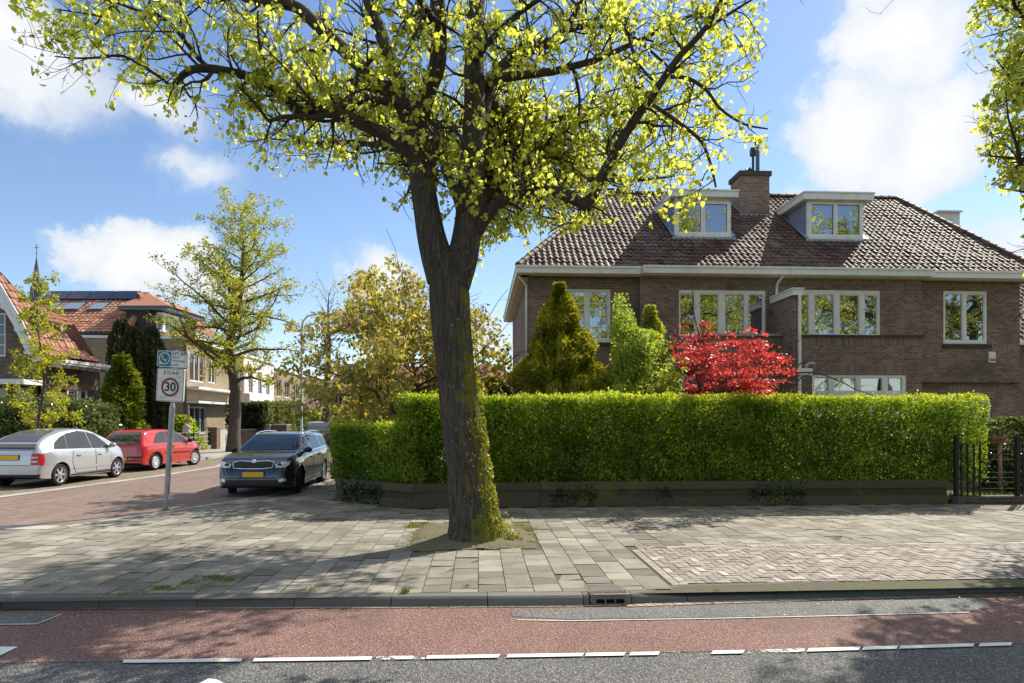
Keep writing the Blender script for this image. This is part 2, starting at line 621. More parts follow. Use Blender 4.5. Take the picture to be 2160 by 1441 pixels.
def struct(name, mb, mat, **k): return props(mb.build(name, mat, **k), kind='structure')


M_soil = m_tone('soil', [(0, (.10, .075, .05)), (1, (.19, .15, .10))], .95, .1, 14, .5, .02, ((.10, .13, .035), 1.6, .55, .46))
gm = MB(); gm.quad((-1500, -1500, -.17), (1500, -1500, -.17), (1500, 1500, -.17), (-1500, 1500, -.17))
struct('ground', gm, m_tone('ground_cover', [(0, (.09, .10, .05)), (1, (.12, .12, .06))], .95, .1, 1.5, .4, .02), fixn=False)

M_asph = m_asphalt('asphalt', (.10, .10, .10), (.15, .147, .138), (.40, .39, .37), ((.085, .085, .085), .33, .5))
M_red = m_asphalt('red_asphalt', (.19, .095, .08), (.275, .14, .115), (.46, .35, .31), ((.15, .10, .09), .5, .5))
M_patch = m_asphalt('repaired_asphalt', (.13, .13, .13), (.19, .19, .18), (.36, .36, .35))


def sheet(name, pts, mat, z=None):
    m = MB(); m.poly([(p[0], p[1], p[2] if z is None else z) for p in pts]); return struct(name, m, mat, fixn=False)


RZ = -.11
# kerb line (foot of the kerb) read off the ground
kerb_px = [(0, 1284), (400, 1283), (850, 1281), (1245, 1278), (1330, 1275), (1500, 1269), (1800, 1260), (2160, 1250)]
kerb = [gr(x, y, RZ) for x, y in kerb_px]
kerb = [kerb[0] - UX * 26] + kerb + [kerb[-1] + UX * 30]
stripe = [gr(x, y, RZ) for x, y in ((0, 1399), (300, 1396), (700, 1390), (1050, 1385), (1350, 1379), (1700, 1370), (2160, 1358))]
stripe = [stripe[0] - UX * 26] + stripe + [stripe[-1] + UX * 30]
m = MB(); m.quad(st(-60, -14, RZ), st(60, -14, RZ), st(60, 8.2, RZ - .0), st(-60, 8.2, RZ)); struct('road', m, M_asph, fixn=False)
m = MB(); m.quad(st(-60, -18, .0), st(60, -18, 0), st(60, -11, .0), st(-60, -11, .0)); struct('far_pavement', m, m_tone('far_paving', [(0, (.25, .24, .22)), (1, (.3, .29, .27))]), fixn=False)
m = MB()


def strip(m, A, B, z, n=1):
    """a sheet between two polylines given as points"""
    for i in range(len(A) - 1):
        m.quad((A[i].x, A[i].y, z), (A[i + 1].x, A[i + 1].y, z), (B[i + 1].x, B[i + 1].y, z), (B[i].x, B[i].y, z))


def interp_line(L, n):
    s = [0]
    for i in range(1, len(L)): s.append(s[-1] + (L[i] - L[i - 1]).length)
    out_ = []
    for k in range(n):
        x = s[-1] * k / (n - 1)
        i = min(len(L) - 2, max(0, int(np.searchsorted(s, x) - 1)))
        f = (x - s[i]) / (s[i + 1] - s[i] + 1e-9)
        out_.append(L[i].lerp(L[i + 1], f))
    return out_


SK = interp_line(stripe, 60); KK = interp_line(kerb, 60)
strip(m, SK, KK, RZ + .004)
struct('cycle_lane', m, M_red, fixn=False)
sheet('asphalt_repair', [gr(x, y, RZ) for x, y in ((1075, 1289), (1082, 1302), (1200, 1308), (1500, 1304), (1750, 1299), (2040, 1292), (2090, 1284), (2070, 1262), (1800, 1270), (1500, 1279), (1330, 1284))], M_patch, RZ + .008)
sheet('asphalt_repair', [gr(x, y, RZ) for x, y in ((-400, 1330), (78, 1316), (128, 1296), (110, 1291), (-400, 1292))], M_patch, RZ + .008)
# crack-sealed pale edges of the repairs
m = MB(); M_pale = m_plain('pale_joint', (.5, .5, .5), .8)
for L, w in (([(1090, 1309), (1200, 1311), (1500, 1306), (1750, 1300.5), (2045, 1293)], 1.6), ([(-200, 1322), (78, 1317.5), (130, 1296.5)], 2.0)):
    A = [gr(x, y, RZ) for x, y in L]; B = [gr(x, y + w, RZ) for x, y in L]
    strip(m, B, A, RZ + .012)
struct('road_joint', m, M_pale, fixn=False)


def m_worn():
    m, t = nt('worn_road_paint'); g = NG(t)
    oc = g.n('ShaderNodeTexCoord').outputs['Object']
    k = g.math('ADD', g.math('MULTIPLY', g.noise(oc, 3.1, 6, .75), .75), g.math('MULTIPLY', g.noise(oc, 55, 3, .7), .3))
    a = g.n('ShaderNodeAttribute'); a.attribute_name = 'tone'
    f = g.ramp(g.math('ADD', k, g.math('SUBTRACT', a.outputs['Fac'], .5)), [(.36, 0.0), (.44, 1.0)])
    d = g.n('ShaderNodeBsdfTransparent')
    p = princ(g, g.mix(g.noise(oc, 7, 4), (.62, .62, .6), (.82, .82, .8)), .7)
    mx = g.n('ShaderNodeMixShader'); g.l(f, mx.inputs[0]); g.l(d.outputs[0], mx.inputs[1]); g.l(p, mx.inputs[2])
    out(g, mx.outputs[0]); return m


m = MB()
dash = [(262, 512, 1.0), (537, 786, .9), (795, 900, .38), (902, 1055, .7), (1072, 1232, .75), (1238, 1320, .55), (1331, 1392, .62), (1400, 1500, .3), (1504, 1571, .72), (1580, 1700, .36), (1706, 1816, .7), (1822, 1895, .45), (1900, 2056, .85), (2068, 2136, .9), (2180, 2400, .9)]
ys = np.interp
for x0, x1, tn in dash:
    f = lambda x: float(np.interp(x, [300, 700, 1000, 1300, 1600, 2050, 2400], [1391, 1386, 1381, 1376, 1370.5, 1357, 1347]))
    xs = np.linspace(x0, x1, 9)
    for a, b in zip(xs[:-1], xs[1:]):
        m.quad(gr(a - 4, f(a) + 6.8, RZ + .013), gr(b - 4, f(b) + 6.8, RZ + .013), gr(b, f(b), RZ + .013), gr(a, f(a), RZ + .013), tn)
m.poly([gr(x, y, RZ + .013) for x, y in ((-160, 1400), (0, 1383), (38, 1364), (-60, 1364), (-200, 1366))], .9)
m.poly([gr(x, y, RZ + .013) for x, y in ((412, 1445), (440, 1431), (456, 1433), (482, 1445))], .6)
struct('lane_marking', m, m_worn(), fixn=False)

# ------------------------------------------------------------------ paving
BASE = m_tone('joint_sand', [(0, (.13, .12, .09)), (1, (.17, .155, .12))], .95, .1, 30, .4, .01, ((.10, .13, .04), 1.4, .8, .5))
right_edge = [Vector((-7.6, 10.75, 0)), Vector((-6.9, 12.3, 0)), Vector((-5.75, 15, 0)), Vector((-5.35, 18, 0)), Vector((-5.8, 24, 0)), Vector((-9.3, 35, 0)), Vector((-17, 55, 0)), Vector((-26, 75, 0))]
hedge_edge = [Vector((-4.2, 10.9, 0)), Vector((-4.1, 12.3, 0)), Vector((-3.95, 15, 0)), Vector((-3.7, 18, 0)), Vector((-4.1, 24, 0)), Vector((-7.4, 35, 0)), Vector((-15, 55, 0)), Vector((-24, 75, 0))]
left_edge = [Vector((-13.4, 10.75, 0)), Vector((-12.3, 13, 0)), Vector((-11.75, 16, 0)), Vector((-11.2, 20, 0)), Vector((-11.1, 24, 0)), Vector((-12.6, 29, 0)), Vector((-14.4, 36, 0)), Vector((-22, 55, 0)), Vector((-31, 75, 0))]
back_kerb = [Vector((-19, 10.75, 0)), Vector((-15.4, 13, 0)), Vector((-14.6, 16, 0)), Vector((-14.3, 20, 0)), Vector((-13.9, 24, 0)), Vector((-13.5, 28, 0)), Vector((-14.6, 36, 0)), Vector((-22.2, 55, 0)), Vector((-31.2, 75, 0))]
plot_edge = [Vector((-21, 10.75, 0)), Vector((-17.6, 13, 0)), Vector((-16.6, 16, 0)), Vector((-16.2, 20, 0)), Vector((-15.9, 24, 0)), Vector((-15.8, 28, 0)), Vector((-16.9, 36, 0)), Vector((-24, 55, 0)), Vector((-33, 75, 0))]
planter_front = [gr(707, 1056), gr(872, 1074), gr(1140, 1070), gr(1600, 1066), gr(2012, 1063), gr(2160, 1064)]
planter_front.append(planter_front[-1] + UX * 25)

m = MB()
m.poly([kerb[0] + NX * .05, kerb[5] + NX * .05, kerb[-1] + NX * .05, kerb[-1] + NX * 7.5, planter_front[3] + NX * .5, planter_front[1] + NX * .9, Vector((-4.0, 14.9, 0)), Vector((-40, 10.9, 0))])
for i in range(len(m.v)): m.v[i] = (m.v[i][0], m.v[i][1], -.010)
struct('paving_bed', m, BASE, fixn=False)
m = MB()
for L in (right_edge,):
    strip(m, right_edge, hedge_edge, -.0085)
struct('paving_bed', m, BASE, fixn=False)


def m_ground_brick(name, cols, mortar, w, h, stain, rot=0.0):
    mm, t = nt(name); g = NG(t)
    oc = g.n('ShaderNodeTexCoord').outputs['Object']
    mp = g.n('ShaderNodeMapping'); mp.inputs['Rotation'].default_value = (0, 0, rot); g.l(oc, mp.inputs[0])
    b = g.n('ShaderNodeTexBrick'); b.inputs['Scale'].default_value = 1; b.inputs['Brick Width'].default_value = w; b.inputs['Row Height'].default_value = h
    b.inputs['Mortar Size'].default_value = .007; b.inputs['Color1'].default_value = (0, 0, 0, 1); b.inputs['Color2'].default_value = (1, 1, 1, 1)
    b.inputs['Mortar'].default_value = (.4, .4, .4, 1)
    g.l(mp.outputs[0], b.inputs['Vector'])
    n = g.noise(oc, .35, 6, .65, dist=.5); n2 = g.noise(oc, 8, 5, .7)
    tone = g.math('ADD', g.math('MULTIPLY', b.outputs['Color'], .45), g.math('ADD', g.math('MULTIPLY', n, .5), g.math('MULTIPLY', g.math('SUBTRACT', n2, .5), .7)))
    c = g.ramp(tone, [(.15, cols[0]), (.5, cols[1]), (.85, cols[2])])
    c = g.mix(b.outputs['Fac'], c, mortar)
    mp2 = g.n('ShaderNodeMapping'); mp2.inputs['Scale'].default_value = (1.6, .22, 1); g.l(oc, mp2.inputs[0])
    sm = g.ramp(g.noise(mp2.outputs[0], 1.0, 5, .6), [(.5, 0.0), (.72, 1.0)])
    c = g.mix(g.math('MULTIPLY', sm, stain[1]), c, stain[0])
    out(g, princ(g, c, .85, 0, .3, g.math('MULTIPLY', b.outputs['Fac'], -1), .006)); return mm


M_street = m_ground_brick('street_brick', ((.155, .105, .085), (.21, .145, .12), (.27, .20, .165)), (.16, .135, .11), .2, .1, ((.25, .21, .175), .6))
M_park = m_ground_brick('parking_brick', ((.15, .11, .08), (.22, .17, .12), (.28, .22, .15)), (.15, .13, .10), .2, .1, ((.25, .2, .12), .5), 1.57)
m = MB(); strip(m, [p.copy() for p in left_edge], [right_edge[0], right_edge[1], right_edge[2], right_edge[3].lerp(right_edge[2], .0), right_edge[4], right_edge[4].lerp(right_edge[5], .5), right_edge[5], right_edge[6], right_edge[7]], -.006)
struct('side_street', m, M_street)
m = MB(); strip(m, back_kerb, left_edge, -.004); struct('parking_bay', m, M_park)
m = MB()
m.poly([Vector((-60, 10.75, -.012)), Vector((-13.4, 10.75, -.012)), left_edge[0] + Vector((-5, 4, -.012)), Vector((-60, 60, -.012))])
struct('paving_bed', m, BASE)
# pale concrete bands along the street and across its mouth
M_band = m_tone('concrete_band', [(0, (.36, .35, .32)), (1, (.50, .48, .45))], .85, .3, 25, .3, .004, ((.2, .19, .17), .9, .5))
m = MB()


def band(m, L, w0, w1, z, step=.5):
    n = int(sum((L[i + 1] - L[i]).length for i in range(len(L) - 1)) / step)
    P = interp_line(L, n + 1)
    for i in range(n):
        d = (P[i + 1] - P[i]).normalized(); q = Vector((d.y, -d.x, 0)); tn = rng.uniform(0, 1)
        a, b = P[i] + d * .004, P[i + 1] - d * .004
        m.quad(a + q * w0 + Vector((0, 0, z)), b + q * w0 + Vector((0, 0, z)), b + q * w1 + Vector((0, 0, z)), a + q * w1 + Vector((0, 0, z)), tn)


band(m, left_edge, -.16, .18, .004); band(m, right_edge, -.05, .15, .006)
band(m, [Vector((-34, 10.45, 0)), Vector((-7.7, 10.62, 0))], -.2, .16, .006, .6)
struct('concrete_band', m, M_band)

M_slab = m_tone('paving_slab', [(0, (.165, .155, .13)), (.35, (.265, .245, .205)), (.75, (.325, .30, .25)), (1, (.40, .37, .31))], .85, .3, 60, .28, .003,
                ((.13, .115, .085), 1.3, .65, .47), ((.44, .43, .40), 150, .66, .35))
M_slabpale = M_slab
pit = [gr(852, 1163), gr(1133, 1156), gr(1117, 1103), gr(882, 1103)]
pit_st = [to_st(p) for p in pit]
herr_px = [(1318, 1150), (1385, 1238), (1500, 1240), (1800, 1233), (2160, 1222)]
HT0 = max(to_st(gr(1400, 1241))[1], to_st(kerb[6])[1] + .34); HT1 = to_st(gr(1600, 1152))[1]
HS0 = to_st(gr(1330, 1158))[0]
region = [to_st(p) for p in ([kerb[0]] + kerb[1:] + [planter_front[-1]] + planter_front[::-1][1:] + [Vector((-4.1, 15.2, 0)), right_edge[2], right_edge[1], right_edge[0], Vector((-9, 10.5, 0)), Vector((-32, 10.3, 0))])]


def kerb_t(s):
    K = [to_st(p) for p in kerb]
    return np.interp(s, [k[0] for k in K], [k[1] for k in K])


def slabs(m, s0, s1, t0, t1, poly, skip, sw=.3, gap=.0045, tone0=.5):
    cols = int((s1 - s0) / sw)
    for i in range(cols):
        s = s0 + i * sw
        off = .15 if i % 2 else 0.0
        tb = kerb_t(s + sw / 2) + .15 if poly is region else t0
        j = 0; t = tb
        first = True
        while t < t1:
            l = .3 if not (first and off) else .15
            first = False
            c = np.array([[s + sw / 2, t + l / 2]])
            if inpoly(c, poly)[0] and not skip(s + sw / 2, t + l / 2):
                z = [rng.normal(0, .0018) for _ in range(4)]; dz = rng.normal(0, .0012) - (.007 if rng.random() < .05 else 0)
                big = lumps(np.array([[s, t, 0]]), .7, 3)[0]
                tn = min(1, max(0, rng.normal(.5, .27) + .5 * (big - .5)))
                a = [(s + gap, t + gap), (s + sw - gap, t + gap), (s + sw - gap, t + l - gap), (s + gap, t + l - gap)]
                m.quad(*[st(p[0], p[1], dz + z[k]) for k, p in enumerate(a)], tn)
            t += l


def skip_main(s, t):
    if inpoly(np.array([[s, t]]), pit_st)[0]: return True
    if s > HS0 and HT0 - .6 < t < HT1: return True
    return False


m = MB(); slabs(m, -12, 17, 6.4, 17, region, skip_main)
# the footway beside the clipped hedge on the side street
poly2 = [to_st(p) for p in [right_edge[2], right_edge[3], right_edge[4], right_edge[5], hedge_edge[5], hedge_edge[4], hedge_edge[3], Vector((-4.0, 15.1, 0))]]
slabs(m, -12, -1, 14.6, 36, poly2, lambda s, t: False)
struct('pavement', m, M_slab, fixn=False)
m = MB(); M_lp = m_tone('footway_paving', [(0, (.33, .32, .29)), (1, (.44, .42, .39))], .85, .3, 20, .3, .004, ((.22, .2, .17), .7, .5))
strip(m, plot_edge, back_kerb, .105); struct('footway', m, M_lp)
m = MB(); band(m, back_kerb, -.1, .12, .11, 1.0)
for i in range(len(back_kerb) - 1):
    d = (back_kerb[i + 1] - back_kerb[i]).normalized(); q = Vector((d.y, -d.x, 0)) * .12
    m.quad(back_kerb[i] + q + Vector((0, 0, -.02)), back_kerb[i + 1] + q + Vector((0, 0, -.02)), back_kerb[i + 1] + q + Vector((0, 0, .11)), back_kerb[i] + q + Vector((0, 0, .11)))
struct('footway_kerb', m, M_band)

# herringbone clinker crossing in front of the houses
M_clink = m_tone('clinker', [(0, (.21, .175, .15)), (.4, (.30, .26, .23)), (.8, (.37, .33, .295)), (1, (.50, .46, .415))], .8, .3, 70, .28, .003, ((.16, .15, .10), 1.3, .4, .55))
m = MB(); bw = .102; g_ = .0055
nI = int(10.5 / bw); nJ = int((HT1 - HT0) / bw)
for i in range(-2, nI):
    for j in range(-2, nJ + 1):
        k = (i - j) % 4
        if k == 0: w_, h_ = 2, 1
        elif k == 3: w_, h_ = 1, 2
        else: continue
        s = HS0 + .11 + i * bw; t = HT0 + j * bw
        x0, x1 = max(s, HS0 + .11), s + w_ * bw
        t0, t1 = max(t, HT0), min(t + h_ * bw, HT0 + nJ * bw)
        if x1 - x0 < .03 or t1 - t0 < .03: continue
        dz = rng.normal(0, .002) - .001
        tn = float(np.clip(rng.normal(.42, .2) + (.45 if rng.random() < .07 else 0), 0, 1))
        m.quad(*[st(a, b, dz + rng.normal(0, .0012)) for a, b in ((x0 + g_, t0 + g_), (x1 - g_, t0 + g_), (x1 - g_, t1 - g_), (x0 + g_, t1 - g_))], tn)
# border course
for i in range(int(10.5 / .2)):
    s = HS0 + .11 + i * .2
    m.quad(*[st(a, b, 0) for a, b in ((s + .004, HT0 + nJ * bw + .004), (s + .196, HT0 + nJ * bw + .004), (s + .196, HT0 + nJ * bw + .1), (s + .004, HT0 + nJ * bw + .1))], float(rng.uniform(.55, .95)))
for j in range(int((HT1 - HT0) / .2)):
    t = HT0 + j * .2
    m.quad(*[st(a, b, 0) for a, b in ((HS0, t + .004), (HS0 + .1, t + .004), (HS0 + .1, t + .196), (HS0, t + .196))], float(rng.uniform(.5, .9)))
t0 = HT0 - .11
for i in range(int(10.5 / .2)):
    s = HS0 + i * .2; tk = kerb_t(s) + .30
    if HT0 - tk > .05: m.quad(*[st(a, b, 0) for a, b in ((s + .004, tk), (s + .196, kerb_t(s + .2) + .30), (s + .196, HT0 - .004), (s + .004, HT0 - .004))], float(rng.uniform(.5, .9)))
struct('driveway_paving', m, M_clink, fixn=False)

# kerb stones
M_kerb = m_tone('kerb_concrete', [(0, (.13, .125, .115)), (1, (.22, .21, .195))], .85, .3, 90, .35, .004, ((.12, .115, .10), 2.2, .5))
m = MB()
s = to_st(kerb[0])[0]; S_end = to_st(kerb[-1])[0]
sd0 = to_st(gr(1244, 1278, RZ))[0]; sd1 = to_st(gr(1332, 1275, RZ))[0]; sL = to_st(gr(2, 1284, RZ))[0]
s = sL - 12.0
while s < S_end:
    e = s + (1.0 if s > -30 else 1)
    if s < sd0 < e: e = sd0
    elif abs(s - sd0) < .01: s = sd1; e = s + .62
    prof = []
    for q in (s + .004, e - .004):
        low = np.interp(q, [sd1, sd1 + .62], [0, 1]) if q >= sd1 else np.interp(q, [sL - .55, sL], [1, 0])
        t = kerb_t(q); zt = -.008 - .05 * low; wd = .155 + .15 * (low if q >= sd1 else 0)
        prof.append([st(q, t, RZ - .02), st(q, t + .014, zt - .02), st(q, t + .034, zt), st(q, t + wd, -.002), st(q, t + wd, -.1)])
    tn = float(rng.uniform(.2, .9))
    V = prof[0] + prof[1]
    m.add(V, [(i, i + 5, i + 6, i + 1) for i in range(4)] + [(0, 1, 2, 3, 4), (9, 8, 7, 6, 5)], tn)
    s = e
struct('kerb', m, M_kerb)
# gutter course of setts
m = MB(); s = sL - 14
while s < S_end - 1:
    w_ = .105 if s > sd1 - .2 else .2
    t = kerb_t(s) - .004; dp = .10 if s > sd1 - .2 else .055
    sk = .05 if s > sd1 - .2 else 0
    m.quad(st(s + .004 + sk, t - dp, RZ + .011), st(s + w_ - .006 + sk, t - dp, RZ + .011), st(s + w_ - .006, t, RZ + .010), st(s + .004, t, RZ + .010), float(rng.uniform(.2, 1)))
    s += w_
struct('gutter', m, m_tone('gutter_sett', [(0, (.28, .25, .19)), (1, (.44, .41, .34))], .85, .3, 60, .3))

# storm drain let into the kerb
M_iron = m_plain('cast_iron', (.17, .15, .14), .6, .5, .5, .25, 30)
M_dark = m_plain('black_void', (.006, .006, .006), .9, 0, .1)
sdm = (sd0 + sd1) / 2; kt = kerb_t(sdm); hw = (sd1 - sd0) / 2 - .01
D = thing('storm_drain', 'cast iron kerb inlet with ribbed lid and three slots', 'drain', st(sdm, kt, 0), YAW)
m = MB(); m.box(-hw, hw, .0, .40, -.1, -.014); m.box(-hw, -hw + .03, 0, .4, -.014, .001); m.box(hw - .03, hw, 0, .4, -.014, .001); m.box(-hw + .03, hw - .03, .38, .4, -.014, .001); m.box(-hw + .03, hw - .03, 0, .05, -.014, .001)
m.build('inlet_frame', M_iron, D)
m = MB()
for k in range(3): m.box(-.15 + k * .105, -.065 + k * .105, -.004, .05, -.088, -.048)
m.build('inlet_slot', M_dark, D)
m = MB()
nrib = 15
for k in range(nrib):
    x = -hw + .035 + (2 * hw - .07) * k / nrib
    m.box(x, x + (2 * hw - .07) / nrib * .55, .06, .37, -.012, .003)
m.build('lid', M_iron, D)

# tree pit soil and the weeds
m = MB()
c = sum(pit, Vector()) / 4
N = 22
for i in range(N):
    for j in range(N):
        def q(i, j):
            a = pit[0].lerp(pit[1], i / N); b = pit[3].lerp(pit[2], i / N); p = a.lerp(b, j / N)
            r = (p - Vector((-.58, 9.62, 0))).length
            e = min(i, N - i, j, N - j)
            return Vector((p.x, p.y, -.004 + .012 * min(e, 2) + .09 * math.exp(-(r / .55) ** 2) + .012 * math.sin(p.x * 17) * math.sin(p.y * 21)))
        m.quad(q(i, j), q(i + 1, j), q(i + 1, j + 1), q(i, j + 1))
struct('tree_pit_soil', m, m_tone('pit_soil', [(0, (.20, .17, .12)), (1, (.26, .22, .16))], .95, .1, 40, .45, .02, ((.17, .17, .055), 4, .6, .5)), smooth=True)

M_grass = m_leaf('grass', (.10, .15, .03), (.20, .24, .06), (.36, .34, .11), .35)
GP = []; GS = []


def tuft(px, py, n, spread, h):
    c = gr(px, py)
    P = np.array(c)[None] + np.stack([rng.normal(0, spread, n), rng.normal(0, spread * .7, n), np.zeros(n)], 1)
    GP.append(P); GS.append(np.full(n, h) * rng.uniform(.4, 1.2, n))


for a in ((960, 1156, 300, .30, .03), (905, 1132, 260, .14, .04), (900, 1115, 260, .16, .04), (1085, 1150, 220, .14, .04), (1105, 1115, 220, .10, .05), (1110, 1130, 160, .12, .04), (880, 1125, 160, .12, .035), (1060, 1108, 120, .12, .04), (870, 1112, 130, .07, .07), (900, 1107, 120, .08, .06), (930, 1118, 90, .1, .05), (900, 1140, 240, .14, .06), (935, 1145, 220, .1, .07), (870, 1150, 80, .1, .04), (1000, 1150, 120, .2, .04), (1080, 1143, 220, .06, .11), (1062, 1138, 220, .05, .13),
          (1095, 1110, 160, .05, .05), (1115, 1120, 160, .05, .05), (1120, 1145, 90, .05, .04), (1045, 1152, 120, .1, .05), (860, 1165, 60, .2, .03), (800, 1130, 40, .12, .03), (780, 1145, 40, .12, .03),
          (450, 1220, 160, .06, .05), (480, 1225, 130, .05, .05), (400, 1230, 130, .06, .04), (340, 1243, 220, .05, .045), (300, 1250, 120, .06, .03), (420, 1238, 200, .12, .03), (480, 1240, 60, .06, .03), (260, 1254, 100, .05, .03), (655, 1245, 60, .05, .04), (90, 1237, 80, .06, .03), (110, 1233, 50, .08, .03), (165, 1220, 40, .05, .025),
          (855, 1250, 90, .025, .06), (775, 1212, 50, .03, .035), (985, 1238, 30, .02, .04), (1245, 1252, 40, .02, .03), (1512, 1247, 60, .02, .03), (1790, 1180, 60, .03, .02), (560, 1170, 70, .2, .02), (400, 1160, 80, .2, .015), (600, 1145, 80, .2, .015), (1180, 1127, 50, .1, .015), (1650, 1238, 50, .15, .02), (1420, 1240, 60, .15, .02), (348, 1078, 60, .06, .07)):
    tuft(*a)
# weeds that follow the open joints
js = rng.uniform(-6, 9, 1600); jt = rng.uniform(6.8, 12.2, 1600)
kk = lumps(np.stack([js, jt, 0 * js], 1), .9, 8) > .60
js, jt = js[kk], jt[kk]; js = np.round(js / .3) * .3 + rng.normal(0, .006, len(js))
P = np.array([st(a, b) for a, b in zip(js, jt)]); P = np.repeat(P, 5, 0) + rng.normal(0, .012, (len(P) * 5, 3)) * (.4, 1.6, 0)
GP.append(P); GS.append(rng.uniform(.008, .028, len(P)))
P = np.concatenate(GP); S = np.concatenate(GS); n = len(P)
T = rnd(n, .45) + np.array((0, 0, 1.0))
V, Fq, k = leafmesh(P, S, T, rnd(n), 'kite', .09)
props(np_mesh('grass', V, Fq, M_grass, np.repeat(np.clip(rng.normal(.55, .28, n), 0, 1), k)), kind='stuff')
# blown petals, bud scales and crumbs
n = 5200
s_ = rng.uniform(-7, 10, n); t_ = rng.uniform(6.7, 12.6, n) ; P = np.array([st(a, b, .004) for a, b in zip(s_, t_)])
P2 = np.stack([rng.uniform(-11, -5.5, 700), rng.uniform(11, 26, 700), np.full(700, .004)], 1)
P3 = np.array([st(a, b, RZ + .016) for a, b in zip(rng.uniform(-5, 6, 900), kerb_t(0) - np.abs(rng.normal(0, .35, 900)))])
P = np.concatenate([P, P2, P3]); n = len(P)
V, Fq, k = leafmesh(P, rng.uniform(.006, .024, n), rnd(n) * (1, 1, .1), rnd(n, .2) + np.array((0, 0, 1)), 'kite', .35)
props(np_mesh('fallen_petals', V, Fq, m_leaf('petal', (.22, .16, .05), (.42, .36, .14), (.62, .56, .40), .2), np.repeat(rng.uniform(0, 1, n), k)), kind='stuff')
# ================================================================== the semi-detached house
HO = Vector((35 / F * 20.6, 20.6, 0))


def hl(px, py, d=0.0):
    """pixel -> (x, z) on the house plane y = d (house frame)"""
    r = Vector(((px - CX) / F, 1, (HY - py) / F))
    t = (d + HO.dot(NX)) / r.dot(NX)
    P = r * t
    return ((P - HO).dot(UX), CH + P.z)


def hx(px, d=0.0): return hl(px, 500, d)[0]
def hz(py, px=1600, d=0.0): return hl(px, py, d)[1]


def gridpanel(mb, x0, x1, z0, z1, holes, y0, y1, back=True, edges=True):
    xs = sorted(set([x0, x1] + [h[i] for h in holes for i in (0, 1) if x0 < h[i] < x1]))
    zs = sorted(set([z0, z1] + [h[i] for h in holes for i in (2, 3) if z0 < h[i] < z1]))
    for a, b in zip(xs[:-1], xs[1:]):
        for c, d in zip(zs[:-1], zs[1:]):
            mx, mz = (a + b) / 2, (c + d) / 2
            if any(h[0] < mx < h[1] and h[2] < mz < h[3] for h in holes): continue
            mb.quad((a, y0, c), (b, y0, c), (b, y0, d), (a, y0, d))
            if back: mb.quad((b, y1, c), (a, y1, c), (a, y1, d), (b, y1, d))
    for h in holes:
        a, b, c, d = max(h[0], x0), min(h[1], x1), max(h[2], z0), min(h[3], z1)
        if b <= a or d <= c: continue
        mb.quad((a, y0, c), (a, y0, d), (a, y1, d), (a, y1, c)); mb.quad((b, y0, d), (b, y0, c), (b, y1, c), (b, y1, d))
        mb.quad((a, y0, d), (b, y0, d), (b, y1, d), (a, y1, d)); mb.quad((b, y0, c), (a, y0, c), (a, y1, c), (b, y1, c))
    if edges:
        mb.quad((x0, y0, z0), (x0, y0, z1), (x0, y1, z1), (x0, y1, z0)); mb.quad((x1, y0, z1), (x1, y0, z0), (x1, y1, z0), (x1, y1, z1))
        mb.quad((x0, y0, z1), (x1, y0, z1), (x1, y1, z1), (x0, y1, z1)); mb.quad((x1, y0, z0), (x0, y0, z0), (x0, y1, z0), (x1, y1, z0))


MORT = (.31, .275, .235)
M_brickwall = m_brick('brown_brick', ((.11, .062, .042), (.205, .122, .085), (.30, .20, .145)), MORT, .215, .072, .010, stain=((.085, .07, .045), .7))
M_soldier = m_brick('soldier_brick', ((.12, .08, .06), (.20, .135, .10), (.29, .20, .155)), MORT, .30, .072, .009, rot=True, offset=0)
M_white = m_plain('white_paint', (.78, .77, .71), .45, 0, .4, .06, 3, grime=((.45, .42, .34), 2.2, .35))
M_cream = m_plain('cream_paint', (.62, .57, .42), .55, 0, .35, .08, 3)
M_pane = m_glass_pane('window_glass')
M_lead = m_plain('lead_sheet', (.28, .33, .40), .45, .3, .5, .2, 5)
M_curtain = m_plain('net_curtain', (.62, .66, .68), .9, 0, .1, .15, 9)
M_tile = m_tone('roof_tile', [(0, (.065, .036, .029)), (.45, (.13, .072, .056)), (.8, (.185, .108, .084)), (1, (.25, .155, .12))], .62, .22, 18, .45, .006, ((.17, .155, .11), 1.1, .6, .47))
M_room = m_plain('dim_room', (.16, .14, .12), .9)


